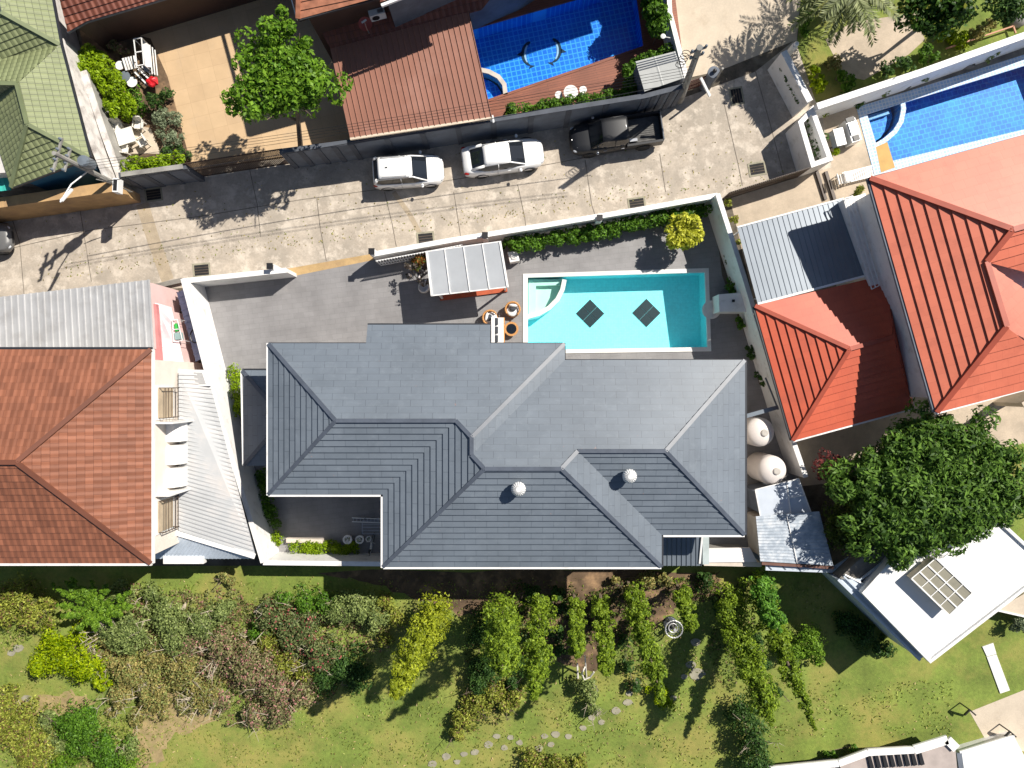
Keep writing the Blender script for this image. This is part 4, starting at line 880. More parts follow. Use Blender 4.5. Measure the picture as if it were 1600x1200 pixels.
# ---------------------------------------------------------------- boundary walls, gates
def wall(name, label, pts, h, th, mat, capmat=None, cat='wall', side=1, posts=None, postmat=None, closed=False):
    "pts: image points of the wall's top outer edge"
    P = [Vector((p.x, p.y, 0)) for p in (W(a, b, h) for a, b in pts)]
    t = thing(name, label, cat, P[0])
    n = len(P); off = []
    for i in range(n):
        d0 = (P[i] - P[i - 1]).normalized() if i > 0 else (P[1] - P[0]).normalized()
        d1 = (P[i + 1] - P[i]).normalized() if i < n - 1 else d0
        n0 = Vector((-d0.y, d0.x, 0)) * side; n1 = Vector((-d1.y, d1.x, 0)) * side
        b = (n0 + n1); b = b / max(.4, b.dot(n1)); off.append(P[i] + b * th)
    m = MB(); m.prism(P + off[::-1], 0, h - 0.05); obj('panel', m, mat, t)
    m = MB(); e = 0.03
    o1 = [p - (q - p) / th * e for p, q in zip(P, off)]; o2 = [q + (q - p) / th * e for p, q in zip(P, off)]
    m.prism(o1 + o2[::-1], h - 0.05, h + 0.01); obj('coping', m, capmat or mat, t)
    if posts:
        for k in range(posts + 1):
            f = k / posts * (n - 1); i = min(int(f), n - 2); q = P[i].lerp(P[i + 1], f - i); r = off[i].lerp(off[i + 1], f - i); c = (q + r) / 2; dd = (P[i + 1] - P[i])
            m = MB(); m.box((c.x, c.y, (h - .06) / 2), (0.3, th + 0.1, h - .06), math.atan2(dd.y, dd.x)); obj('pilaster', m, postmat or mat, t)
    return t
wall('boundary_wall', 'long white wall with bright top between the lane and the main villa, above the hedge', [(583, 394), (700, 373), (850, 349), (1000, 324), (1121, 302)], 1.8, 0.22, M_white, side=-1)
wall('boundary_wall', 'short white wall with a sloping end post at the left of the open gateway', [(447, 419), (285, 436)], 1.9, 0.22, M_white, side=1)
wall('boundary_wall', 'broad bright white wall slanting down the left side of the main villa', [(283, 436), (325, 600), (408, 880)], 2.5, 0.2, M_white, side=1)
wall('boundary_wall', 'low white wall lit at its left end, below the shaded courtyard of bicycles', [(411, 882), (598, 884)], 2.1, 0.2, M_white, side=1)
wall('boundary_wall', 'white wall down the right side of the main villa, next to the orange annex', [(1124, 302), (1165, 430), (1207, 570), (1243, 690), (1262, 745)], 2.3, 0.2, M_white, side=-1)
# lane walls
wall('boundary_wall', 'long blue grey panelled wall behind the parked cars', [(440, 233), (547, 219), (770, 184), (1007, 147), (1066, 132)], 2.7, 0.2, M_greywall, M_darkwall, side=-1, posts=16, postmat=M_darkwall)
wall('boundary_wall', 'dark wall under the bright clipped hedge beside the left utility pole', [(188, 270), (285, 257)], 2.5, 0.2, M_greywall, M_pole, side=-1, posts=3, postmat=M_darkwall)
wall('boundary_wall', 'tan wall below the green roofed house at the left end of the lane', [(-60, 318), (180, 284)], 2.6, 0.5, M_tanwall, side=-1)
wall('boundary_wall', 'weathered pale wall running beside the green roof', [(98, 60), (150, 232), (170, 282)], 2.6, 0.22, plain('stained_white', (0.60, 0.57, 0.54), 0.8, var=0.15, dirt=(0.30, 0.27, 0.25), dscale=1.2, dlo=0.5, dhi=0.7), side=-1)
wall('boundary_wall', 'second pale wall between the narrow gap and the garden of white chairs', [(126, 112), (160, 215), (184, 280)], 1.7, 0.3, M_pole, plain('stained_white', (0,0,0)), side=1)
wall('boundary_wall', 'long pale wall with a rounded top edge between the top right garden and the blue pool', [(1276, 162), (1440, 108), (1600, 51), (1700, 15)], 2.4, 0.3, M_white, side=-1)
wall('boundary_wall', 'short white wall with climbing creeper facing the lane\'s dead end', [(1221, 82), (1262, 160)], 2.2, 0.3, M_white, side=1)
wall('boundary_wall', 'white wall closing the right-hand end of the orange annex yard', [(1600, 636), (1720, 570)], 2.4, 0.25, M_cream, side=1)
wall('boundary_wall', 'pale wall and stacked frames between the drive and the shaded pool terrace', [(1040, -60), (1044, 20), (1070, 122)], 2.0, 0.2, M_white, side=1)
wall('boundary_wall', 'grey ledge along the foot of the villa\'s lower right corner', [(1100, 883), (1190, 885)], 1.6, 0.2, M_render, side=1)
# planter box with white frame
t = thing('planter', 'white rimmed trough planter with dark creeper at the lane\'s dead end', 'planter', W(1270, 215))
po = PW([(1247, 190), (1271, 164), (1302, 250), (1268, 262)], 1.9)
obj('rim', ring(po, inset(po, 0.28), 0.0, 1.9), M_white, t); m = MB(); m.sheet(inset(po, 0.25), z=0.9); obj('soil', m, M_greyc, t)
L = Leaves(61); 
for px, py in ((1262, 205), (1275, 225), (1280, 240), (1268, 190), (1285, 215)): L.clump(W(px, py, 1.2), 0.35, 60, .16, .08)
L.build('creeper', M_dkshrub, t)
L = Leaves(62)
for px, py in ((1226, 105), (1232, 120), (1240, 135), (1246, 145), (1250, 155), (1236, 112)): L.clump(W(px, py, 1.3), 0.3, 70, .16, .08)
tag(L.build('creeper', M_dkshrub, None, W(1238, 125)), 'dark leafy creeper hanging on the short white wall by the dead end', 'creeper')
def slat_gate(name, label, a, b, h, nslat, mat, vertical=True, th=0.06):
    A, B = W(*a, h), W(*b, h); A.z = B.z = 0; t = thing(name, label, 'gate', A); d = (B - A)
    m = MB()
    for z in (0.15, h / 2, h): m.beam(A + Vector((0, 0, z)), B + Vector((0, 0, z)), th, 0.06)
    obj('frame', m, mat, t); m = MB()
    for i in range(nslat + 1): p = A + d * i / nslat; m.beam(p + Vector((0, 0, .1)), p + Vector((0, 0, h + .08)), 0.035, 0.05, up=d)
    obj('slats', m, mat, t); return t
slat_gate('sliding_gate', 'dark slatted sliding gate closing the sand coloured forecourt', (287, 256), (440, 233), 2.5, 56, M_brownmetal)
slat_gate('sliding_gate', 'dark gate with a pale top rail at the right end of the lane', (1140, 301), (1266, 262), 1.9, 40, M_brownmetal)
slat_gate('sliding_gate', 'slid-back white railed gate parked behind the white wall left of the gazebo', (588, 408), (722, 383), 1.6, 30, M_whitemetal)
slat_gate('gate', 'dark red low gate beside the upper utility pole', (1078, 128), (1118, 114), 1.4, 14, plain('dark_red_metal', (0.10, 0.03, 0.02), 0.6))
def lamp_post(px, py, h, label, r=0.09, mat=None):
    c = W(px, py, h); t = thing('gate_pillar', label, 'pillar', (c.x, c.y, 0), 'wall top lamps of the villas')
    m = MB(); m.box((c.x, c.y, h / 2), (0.3, 0.3, h)); obj('pillar', m, M_white, t)
    m = MB(); m.box((c.x, c.y, h + .14), (0.24, 0.24, 0.26)); obj('lantern', m, mat or M_black, t); m = MB(); m.box((c.x, c.y, h + .29), (0.34, 0.34, 0.04)); obj('lantern_cap', m, M_black, t)
lamp_post(582, 394, 1.9, 'black lantern on a white pillar at the right of the open gateway')
lamp_post(424, 417, 2.0, 'black lantern on the short white wall left of the gateway')
lamp_post(758, 369, 1.9, 'black lantern on the white wall behind the silver gazebo')
lamp_post(936, 342, 1.9, 'black lantern on the white wall midway along the green hedge')
c = W(1116, 112, 2.0); t = thing('gate_pillar', 'round topped grey pillar at the end of the dark red gate', 'pillar', (c.x, c.y, 0))
m = MB(); m.lathe([(0.3, 0), (0.3, 1.8), (0.34, 1.82), (0.34, 1.95), (0, 2.0)], (c.x, c.y, 0), 20); obj('shaft', m, M_greywall, t); m = MB(); m.ball((c.x, c.y, 2.12), 0.12); obj('lamp', m, M_black, t)
c = W(1245, 68, 2.4); t = thing('gate_pillar', 'slim pillar with white globe lamp at the top right garden corner', 'pillar', (c.x, c.y, 0))
m = MB(); m.box((c.x, c.y, 1.1), (.25, .25, 2.2)); obj('shaft', m, M_white, t); m = MB(); m.ball((c.x, c.y, 2.35), 0.14); obj('globe', m, M_whitemetal, t, smooth=True)

# gazebo ------------------------------------------------------------------
t = thing('gazebo', 'gazebo with silver white panelled roof over a red cedar floor, beside the pool', 'gazebo', W(735, 425))
z = 2.55; A, B_, C_, D_ = W(665, 393, z), W(783, 377, z), W(795, 448, z), W(673, 462, z)
m = MB(); m.prism([A, B_, C_, D_], z - 0.12, z - 0.03); rf = obj('roof', m, plain('silver_panel', (0.46, 0.48, 0.50), 0.3, metal=0.2, var=0.08, scale=0.45), t)
for i in range(5):
    f = i / 4; p, q = A.lerp(B_, f), D_.lerp(C_, f); k_ = 0.12 if i in (0, 4) else 0.05
    s_ = (0.06 if i == 0 else -0.06 if i == 4 else 0)
    e_ = (B_ - A).normalized() * s_; m = MB(); m.beam(p + e_, q + e_, k_, 0.05); obj('roof_seam', m, M_white, rf)
for p, q in ((A, B_), (D_, C_)):
    m = MB(); m.beam(p + Vector((0, 0, -.07)), q + Vector((0, 0, -.07)), 0.06, 0.1); obj('roof_trim', m, M_white, rf)
G = [W(690, 404), W(782, 391), W(793, 456), W(688, 470)]
m = MB(); m.prism(G, 0.003, 0.14); obj('floor', m, M_cedar, t)
for p in (inset([Vector(v) for v in G], 0.12)): m = MB(); m.box((p.x, p.y, z / 2), (0.1, 0.1, z - .12)); obj('post', m, M_white, t)
m = MB(); b0 = W(694, 415), W(775, 403); m.beam(b0[0] + Vector((0, 0, .45)), b0[1] + Vector((0, 0, .45)), 0.6, 0.12); m.beam(b0[0] + Vector((0, 0, .2)), b0[1] + Vector((0, 0, .2)), 0.4, 0.35); obj('bench', m, M_cedar, t)

# outdoor furniture ----------------------------------------------------------
def armchair(label):
    t = thing('armchair', label, 'armchair')
    m = MB(); pts = [(0.42 * math.cos(a), 0.42 * math.sin(a), 0.62) for a in [R(x) for x in range(-40, 221, 20)]]
    m.tube(pts, 0.055, 8); m.tube([(p[0], p[1], .42) for p in pts], .04, 8); obj('back_rim', m, M_rattan, t)
    m = MB(); m.lathe([(0.40, 0.0), (0.44, 0.1), (0.43, 0.3), (0.36, 0.32)], (0, 0, 0.0), 24); 
    for p in pts[::1]: m.tube([(p[0] * .95, p[1] * .95, .3), p], 0.02, 5)
    obj('frame', m, M_rattan, t)
    m = MB(); m.lathe([(0.33, .3), (0.36, .34), (0.36, .42), (0.3, .46), (0, .47)], (0, -.04, 0), 24); obj('seat_cushion', m, M_cushion, t, smooth=True)
    m = MB(); m.ball((0, .22, .58), (.26, .1, .17)); obj('back_cushion', m, M_cushion, t, smooth=True)
    m = MB(); m.ball((0, 0.04, .55), (.2, .15, .08)); obj('pillow', m, M_pillow, t, smooth=True)
    return t
c = W(801, 484, 0.3); ch = armchair('rattan tub armchair with white cushions and a dark pillow at the pool\'s left corner'); place(ch, (c.x, c.y, 0), R(-5), group='rattan armchairs by the pool')
c2 = copy_tree(ch); c = W(766, 497, 0.3); place(c2, (c.x, c.y, 0), R(75), 'rattan tub armchair half hidden by the villa eave at the head of the white sofa')
c = W(799, 514, .35); t = thing('coffee_table', 'round rattan coffee table with black glass top between the sofa and the pool', 'table', (c.x, c.y, 0))
m = MB(); m.lathe([(0.3, 0), (0.34, 0.3), (0.42, 0.36), (0.42, 0.42), (0.30, 0.42)], (c.x, c.y, 0), 32); obj('frame', m, M_rattan, t)
m = MB(); m.lathe([(0.3, 0.425), (0, 0.426)], (c.x, c.y, 0), 32); obj('top', m, M_glass, t)
c = W(776, 516, .4); t = thing('sofa', 'white outdoor sofa with three dark pillows, running under the villa eave', 'sofa', (c.x, c.y, 0))
m = MB(); m.box((c.x + .1, c.y, .22), (.75, 1.5, .36)); obj('base', m, M_rattan, t); m = MB(); m.box((c.x + .16, c.y, .46), (.5, 1.46, .14)); obj('seat_cushion', m, M_cushion, t)
m = MB(); m.box((c.x - .2, c.y, .55), (.2, 1.5, .5)); obj('backrest', m, M_cushion, t)
for dy in (.5, 0, -.5): m = MB(); m.box((c.x - .02, c.y + dy, .6), (.16, .38, .32), rot=Matrix.Rotation(R(-20), 3, 'Y')); obj('pillow', m, M_pillow, t)
def block(name, label, cat, poly, h, mat, z0=0.003):
    P = PW(poly, h); m = MB(); m.prism(P, z0, h); return m, P
t = thing('plinth', 'white square plinth at the left end of the green hedge beside the gazebo', 'plinth', W(802, 401)); m = MB(); m.prism(PW([(793, 394), (808, 392), (812, 407), (797, 410)], 0.7), 0.003, .7); obj('block', m, M_white, t); m = MB(); m.prism(PW([(797, 396), (806, 395), (808, 404), (800, 405)], 0.76), 0.703, .76); obj('top_slab', m, M_cop, t)
t = thing('wall_niche', 'white water feature block built onto the right wall beside the round basin', 'water feature', W(1140, 473)); m = MB(); m.prism(PW([(1123, 460), (1160, 457), (1166, 487), (1124, 487)], 1.3), 0.003, 1.3); obj('block', m, M_white, t); m = MB(); q = W(1146, 470, 1.35); m.box(q, (.14, .14, .1)); obj('spout', m, M_black, t)
# bicycles and things in the shaded courtyard
def bicycle(label):
    t = thing('bicycle', label, 'bicycle')
    for x in (-.5, .5):
        m = MB(); m.tube([(x + .32 * math.cos(2 * math.pi * i / 20), .32 * math.sin(2 * math.pi * i / 20), 0) for i in range(21)], 0.02, 5, False)
        mm = MB(); mm.add([(v[0], v[2], v[1] + .34) for v in m.v], [f[::-1] for f in m.f]); wl_ = obj('wheel', mm, M_tyre, t)
        m = MB()
        for k in range(8): m.tube([(x, 0, .34), (x + .3 * math.cos(k * .785), 0, .34 + .3 * math.sin(k * .785))], .006, 4)
        obj('spokes', m, M_alloy, wl_)
    m = MB(); bb = (0, 0, .3); st = (-.15, 0, .78); hd = (.38, 0, .82)
    for a, b in ((bb, st), (st, hd), (bb, (.42, 0, .7)), (bb, (-.5, 0, .34)), (st, (-.5, 0, .34)), (hd, (.5, 0, .34))): m.tube([a, b], .022, 6)
    obj('frame', m, M_whitemetal, t)
    m = MB(); m.tube([(.36, -.28, .98), (.4, -.1, .96), (.38, 0, .92), (.4, .1, .96), (.36, .28, .98)], .018, 6); m.tube([hd, (.38, 0, .93)], .02, 6); obj('handlebar', m, M_alloy, t)
    m = MB(); m.ball((-.17, 0, .86), (.15, .07, .04)); obj('saddle', m, M_black, t)
    return t
b = bicycle('bicycle parked crosswise beside the villa wall in the shaded courtyard'); c = W(580, 855, .5); place(b, (c.x, c.y, 0), R(80))
for (px, py, r_, lb) in ((543, 843, .27, 'white rimmed plant pot standing leftmost in the shaded courtyard'), (562, 843, .25, 'middle white ringed pot beside the bicycle in the courtyard shade'), (576, 842, .17, 'smallest white ringed pot nearest the villa in the courtyard shade')):
    c = W(px, py, .5); t = thing('plant_pot', lb, 'pot', (c.x, c.y, 0), 'pots in the shaded courtyard')
    m = MB(); m.lathe([(r_ * .6, 0.003), (r_ * .85, .45), (r_, .5), (r_, .55), (r_ * .8, .55), (r_ * .7, .5)], (c.x, c.y, 0), 24); obj('pot', m, M_white, t)
    L = Leaves(int(px)); L.clump((c.x, c.y, .5), r_ * .6, 40, .1, .05); L.build('foliage', M_silver, t)
t = thing('clothes_rack', 'grey metal clothes rack in the shaded courtyard left of the villa wall', 'rack', W(580, 826)); m = MB()
for i in range(5): a, b_ = W(566, 814 + i * 5, 1.1), W(596, 814 + i * 5, 1.1); m.beam(a, b_, .025, .025)
for px in (566, 596): m.beam(W(px, 814, 1.1), W(px, 834, 1.1), .03, .03)
obj('rails', m, M_alloy, t); m = MB()
for px, py in ((566, 814), (566, 834), (596, 814), (596, 834)): q = W(px, py, 1.1); m.tube([(q.x, q.y, 0.003), q], .018, 6)
obj('legs', m, M_alloy, t)
t = thing('ladder', 'white ladder lying flat in the shaded courtyard', 'ladder', W(572, 811)); m = MB()
for dy in (0, 6): m.beam(W(550, 809 + dy, .12), W(598, 811 + dy, .12), .05, .05)
obj('rails', m, M_whitemetal, t); m = MB()
for i in range(9): m.beam(W(552 + i * 5.5, 809, .12), W(552 + i * 5.5, 816, .12), .03, .03)
obj('rungs', m, M_alloy, t)

# water tanks, sheds on the right ------------------------------------------
for (px, py, lb) in ((1191, 676, 'upper of two white domed water tanks between the villa and the orange annex'), (1210, 736, 'lower of two white domed water tanks, next to the glass shed roof')):
    c = W(px + 0, py, 2.6); t = thing('water_tank', lb, 'water tank', (c.x, c.y, 0), 'white water tanks'); R_ = .82
    m = MB(); m.lathe([(R_ * .92, 0.003), (R_, .12), (R_, 2.0), (R_ * 1.0, 2.1)] + [(R_ * math.cos(a), 2.1 + .55 * math.sin(a)) for a in [R(x) for x in range(10, 85, 8)]] + [(.06, 2.65)], (c.x, c.y, 0), 40); obj('tank', m, plain('tank_white', (0.74, 0.68, 0.64), 0.5, var=0.04), t, smooth=True)
    m = MB(); m.lathe([(.2, 2.55), (.2, 2.7), (.14, 2.72), (0, 2.72)], (c.x + .12, c.y, 0), 20); obj('lid', m, plain('tank_lid', (0.45, 0.42, 0.38), 0.6), t)
    m = MB(); m.tube([(c.x - R_, c.y, .4), (c.x - R_ - .2, c.y, .4), (c.x - R_ - .2, c.y, 0.01)], .03, 6); obj('pipe', m, M_whitemetal, t)
t = thing('shed', 'shed with weathered blue white ribbed roof between the villa and the big tree', 'shed', W(1240, 845)); z = 2.7
m = MB(); m.ribbed(W(1181, 807, z), W(1188, 877, z - .2), W(1302, 884, z - .2), W(1280, 799, z), 0.19, 0.03, 0.3); obj('roof', m, M_bluemetal, t)
m = MB(); m.beam(W(1190, 880, z - .25), W(1302, 887, z - .25), .15, .12); obj('roof_edge', m, plain('rusty_brown', (0.16, 0.08, 0.06), 0.8), t); m = MB(); m.prism(PW([(1186, 812), (1192, 872), (1296, 878), (1276, 806)], z - .3), 0, z - .3); obj('wall', m, M_render, t)
m = MB(); m.beam(W(1229, 803, z + .05), W(1246, 880, z - .13), .05, .03); obj('roof_seam', m, M_white, t)
t = thing('shed', 'lean-to of clear glazed panes below the lower white water tank', 'lean-to', W(1225, 775)); z = 2.5
m = MB(); m.prism(PW([(1180, 765), (1248, 748), (1267, 800), (1188, 807)], z), z - .06, z); obj('roof', m, plain('frosted_glass', (0.52, 0.57, 0.64), 0.25, var=0.05), t)
for a, b_ in (((1180, 765), (1248, 748)), ((1248, 748), (1267, 800)), ((1229, 752), (1236, 803)), ((1233, 778), (1258, 774)), ((1180, 765), (1188, 807))): m = MB(); m.beam(W(*a, z + .02), W(*b_, z + .02), .05, .05); obj('glazing_bar', m, M_white, t)
m = MB(); m.prism(PW([(1184, 770), (1244, 754), (1262, 798), (1190, 803)], z), 0, z - .1); obj('wall', m, M_greywall, t)
t = thing('gutter_channel', 'stepped pale blue gutter along the bottom of the blue white shed', 'gutter', W(1250, 888)); m = MB(); m.beam(W(1196, 886, 2.2), W(1305, 890, 2.2), .35, .1); m.beam(W(1305, 889, 2.2), W(1332, 872, 2.2), .35, .1); obj('channel', m, M_paleblue, t)
m = MB()
for px in range(1200, 1300, 22): m.beam(W(px, 884, 2.27), W(px + 6, 890, 2.27), .05, .04)
obj('brackets', m, M_greywall, t)
t = thing('terrace_table', 'long white table top slab by the villa\'s lower right corner', 'slab', W(1145, 868)); m = MB(); m.prism(PW([(1108, 857), (1172, 856), (1183, 878), (1108, 879)], 1.7), 1.55, 1.7); obj('slab', m, plain('white_slab', (0.74, 0.69, 0.66), 0.6, var=0.04), t); m = MB(); m.prism(PW([(1114, 860), (1168, 860), (1174, 875), (1114, 875)], 1.6), 0.003, 1.55); obj('base', m, M_greyc, t)
t = thing('gantry', 'pale steel bar crossing from the villa eave to the right-hand wall above the tanks', 'beam', W(1195, 640)); m = MB(); m.beam(W(1166, 650, 2.6), W(1216, 636, 2.6), .22, .08); m.beam(W(1196, 590, 2.4), W(1216, 640, 2.4), .08, .06); obj('bars', m, M_greymetal, t)

# left side clutter
c = W(276, 520, 2.7); t = thing('drying_frame', 'small white wire frame with green and grey goods beside the pink roof', 'rack', (c.x, c.y, 0)); m = MB()
for a, b_ in (((269, 500), (277, 499)), ((277, 499), (285, 532)), ((285, 532), (271, 534)), ((271, 534), (269, 500)), ((270, 515), (281, 514))): m.beam(W(*a, 2.7), W(*b_, 2.7), .04, .04)
for a in ((269, 500), (277, 499), (285, 532), (271, 534)): q = W(*a, 2.7); m.tube([(q.x, q.y, .003), q], .015, 5)
obj('frame', m, M_whitemetal, t); m = MB(); m.prism(PW([(272, 506), (276, 505), (278, 517), (274, 518)], 2.65), 2.4, 2.65); obj('green_bottle', m, plain('green_plastic', (0.05, 0.45, 0.08), 0.4), t); m = MB(); m.prism(PW([(272, 520), (281, 519), (283, 530), (273, 531)], 2.65), 2.3, 2.65); obj('grey_bin', m, plain('grey_green', (0.25, 0.36, 0.35), 0.5), t)
c = W(305, 525, 1.95); t = thing('hose', 'black hose coil lying on the narrow blue lean-to', 'hose', (c.x, c.y, c.z)); m = MB(); m.tube([(c.x + .26 * math.cos(i * .31), c.y + .38 * math.sin(i * .31), c.z + i * .001) for i in range(41)], .035, 6); obj('coil', m, M_black, t)
m = MB(); m.box(W(250, 452, .3) + Vector((0, 0, 0)), (.5, .5, .6)); 
t = thing('timber_stack', 'two grey planks leaning in the dark gap beside the zinc roof', 'planks', W(247, 460)); m = MB(); m.beam(W(246, 452, .1), W(252, 478, .1), .18, .06); obj('plank', m, M_greyc, t); m = MB(); m.beam(W(252, 450, .15), W(258, 476, .15), .18, .06); obj('plank', m, M_greyc, t)
t = thing('kerb_block', 'low concrete kerb at the lane edge above the dark gap', 'kerb', W(255, 442)); m = MB(); m.prism(PW([(236, 445), (283, 434), (285, 441), (238, 452)], .3), -.02, .3); obj('block', m, M_greyc, t)

# ---------------------------------------------------------------- vehicles
def ringpts(x, wb, wt, zb, zt, belt=None, tumble=None):
    zm = zb + (zt - zb) * 0.55 if belt is None else belt
    hw = [(wb * .86, zb), (wb, zb + .10), (wb * 1.0, zm), (wt * 1.0, zt - .05), (wt * .93, zt - .012), (wt * .5, zt)]
    pts = [(x, -a, b) for a, b in hw] + [(x, a, b) for a, b in hw[::-1]]
    return [Vector(p) for p in pts]
def car(kind, paint, label, cat):
    t = thing({'suv': 'parked_car', 'sedan': 'parked_car', 'pickup': 'pickup_truck'}[kind], label, cat)
    if kind == 'suv':
        L, Wd, hood, belt, roofz = 4.1, .875, .98, 1.02, 1.66; wb = (-1.28, 1.25)
        st = [(-2.03, .70, .62, .42, .90), (-1.97, .80, .74, .32, 1.02), (-1.75, .87, .82, .28, 1.06), (-.9, .885, .84, .27, 1.04), (.4, .885, .84, .27, 1.03), (.95, .885, .82, .27, 1.02), (1.45, .87, .78, .29, .95), (1.8, .80, .68, .33, .86), (1.98, .62, .50, .38, .74), (2.06, .42, .34, .42, .64)]
        cab = [(-1.92, .70, .66, 1.02, 1.12), (-1.72, .76, .62, 1.0, 1.50), (-1.5, .79, .62, 1.0, 1.60), (.1, .80, .62, 1.0, 1.64), (.35, .80, .60, 1.0, 1.58), (1.12, .72, .64, .98, 1.05)]
        top = [(-1.62, .56, 1.60), (-1.5, .62, 1.645), (-.7, .63, 1.68), (0, .62, 1.675), (.26, .57, 1.645), (.34, .5, 1.62)]
    elif kind == 'sedan':
        L, Wd = 4.75, .9; wb = (-1.38, 1.42)
        st = [(-2.38, .62, .55, .45, .84), (-2.3, .78, .70, .34, .98), (-1.95, .88, .78, .28, 1.03), (-1.1, .91, .84, .25, 1.0), (.4, .91, .84, .25, .97), (1.0, .91, .82, .25, .96), (1.6, .89, .78, .27, .90), (2.05, .80, .68, .32, .82), (2.28, .62, .52, .36, .72), (2.37, .42, .36, .42, .62)]
        cab = [(-1.88, .62, .60, 1.0, 1.03), (-1.15, .80, .60, .98, 1.36), (-.85, .82, .60, .97, 1.42), (.1, .82, .61, .96, 1.44), (.35, .81, .58, .96, 1.40), (1.22, .70, .64, .94, .985)]
        top = [(-1.14, .53, 1.375), (-.95, .58, 1.43), (-.3, .61, 1.475), (.15, .60, 1.465), (.34, .54, 1.43), (.40, .5, 1.415)]
    else:
        L, Wd = 5.3, .93; wb = (-1.62, 1.55)
        st = [(-.55, .90, .82, .45, 1.12), (.3, .93, .86, .42, 1.12), (1.0, .93, .86, .42, 1.12), (1.7, .92, .82, .43, 1.08), (2.2, .86, .76, .45, 1.02), (2.5, .72, .62, .48, .92), (2.62, .5, .44, .52, .78)]
        cab = [(-.62, .78, .68, 1.1, 1.70), (-.45, .82, .66, 1.1, 1.74), (.6, .82, .66, 1.1, 1.78), (.85, .80, .62, 1.1, 1.72), (1.50, .74, .68, 1.08, 1.14)]
        top = [(-.64, .60, 1.735), (-.5, .65, 1.765), (.1, .66, 1.80), (.6, .65, 1.80), (.82, .60, 1.765), (.88, .54, 1.75)]
    m = MB(); m.loft([ringpts(x, a, b, zb, zt) for x, a, b, zb, zt in st]); body = obj('body', m, paint, t, smooth=True)
    def cr(x, a, b, z0, z1): return [Vector(p) for p in ((x, -a, z0), (x, -a * .98, z0 + (z1 - z0) * .3), (x, -b, z1 - .02), (x, -b * .6, z1), (x, b * .6, z1), (x, b, z1 - .02), (x, a * .98, z0 + (z1 - z0) * .3), (x, a, z0))]
    m = MB(); m.loft([cr(*c) for c in cab]); obj('windows', m, M_glass, t, smooth=False)
    m = MB(); m.loft([[Vector(p) for p in ((x, -w_, z - .05), (x, -w_ * .97, z - .01), (x, -w_ * .6, z + .012), (x, 0, z + .018), (x, w_ * .6, z + .012), (x, w_ * .97, z - .01), (x, w_, z - .05))] for x, w_, z in top]); obj('roof', m, paint, t, smooth=True)
    c0, cm, c1 = cab[0], cab[2], cab[-1]
    for s_ in (-1, 1):
        m = MB()
        m.tube([(c1[0], s_ * c1[1] * .98, c1[3] + .02), (cab[-2][0] - .02, s_ * cab[-2][2], cab[-2][4]), (cab[1][0], s_ * (cab[1][2] + .01), cab[1][4])], .045, 5)
        obj('pillar', m, paint, t, smooth=True)
        if kind != 'pickup': m = MB(); m.tube([(cab[1][0], s_ * (cab[1][2] + .01), cab[1][4]), (cab[0][0] + .02, s_ * cab[0][1], cab[0][3] + .03)], .10 if kind == 'suv' else .085, 5); obj('pillar', m, paint, t, smooth=True)
        x_ = -.35 if kind != 'pickup' else .15
        m = MB(); m.tube([(x_, s_ * (cm[1] + .0), cm[3] + .05), (x_, s_ * (cm[2] + .02), cm[4] - .02)], .03, 5); obj('pillar', m, paint, t, smooth=True)
        for xs in ((-.42, .78) if kind == 'sedan' else (-.4, .72) if kind == 'suv' else (.15, 1.1)):
            m = MB(); m.tube([(xs, s_ * (Wd + .004), .42), (xs, s_ * (Wd + .012), .7), (xs, s_ * (Wd - .02), .94)], .008, 4); obj('door_seam', m, M_black, t)
        m = MB(); wx0 = c1[0] - .06; m.tube([(wx0, s_ * .05, c1[3] + .045), (wx0 - .12, s_ * .3, c1[3] + .10), (wx0 - .1, s_ * .52, c1[3] + .09)], .010, 4); obj('wiper', m, M_black, t)
    for s_ in (-1, 1):
        m = MB(); m.ball((cab[-1][0] - .32, s_ * (Wd + .10), .98 if kind != 'pickup' else 1.14), (.09, .12, .07), 10, 8); obj('mirror', m, paint if kind != 'pickup' else M_alloy, t, smooth=True)
        fx = st[-2][0]; m = MB(); m.ball((fx - .16, s_ * st[-2][1] * .88, st[-2][4] - .07), (.2, .13, .07), 10, 8); obj('headlight', m, M_lamp, t, smooth=True)
        if kind != 'pickup':
            rx = st[1][0]; m = MB(); m.ball((rx + .1, s_ * st[1][1] * .94, st[1][4] - .12), (.17, .1, .09), 10, 8); obj('tail_light', m, M_redlamp, t, smooth=True)
        for hx in ((-.75, .25) if kind != 'pickup' else (-.3, .7)):
            m = MB(); m.box((hx, s_ * (Wd + .0), .86 if kind != 'pickup' else .98), (.2, .03, .04)); obj('door_handle', m, M_alloy if kind == 'pickup' else paint, t)
    for wx in wb:
        for s_ in (-1, 1):
            rr = .33 if kind != 'pickup' else .39
            m = MB(); n = 24; prof = [(rr * .62, -.09), (rr * .96, -.10), (rr, -.06), (rr, .06), (rr * .96, .10), (rr * .62, .09)]; mm = MB(); mm.lathe(prof, (0, 0, 0), n); yy = s_ * (Wd - .10)
            m.add([(wx + v[0], yy + v[2], rr + v[1]) for v in mm.v], mm.f); ty = obj('wheel', m, M_tyre, t, smooth=False)
            mm = MB(); mm.lathe([(rr * .60, -.085), (rr * .60, .085), (.05, .06)], (0, 0, 0), 18); m = MB(); m.add([(wx + v[0], yy + s_ * v[2], rr + v[1]) for v in mm.v], mm.f); obj('rim', m, M_alloy, ty)
            m = MB(); a0 = [(wx + (rr + .06) * math.cos(a), s_ * (Wd + .005 if kind != 'pickup' else Wd - .005), rr + (rr + .06) * math.sin(a)) for a in [R(x) for x in range(0, 181, 15)]]; m.tube(a0, .03, 5); obj('wheel_arch', m, M_black, t)
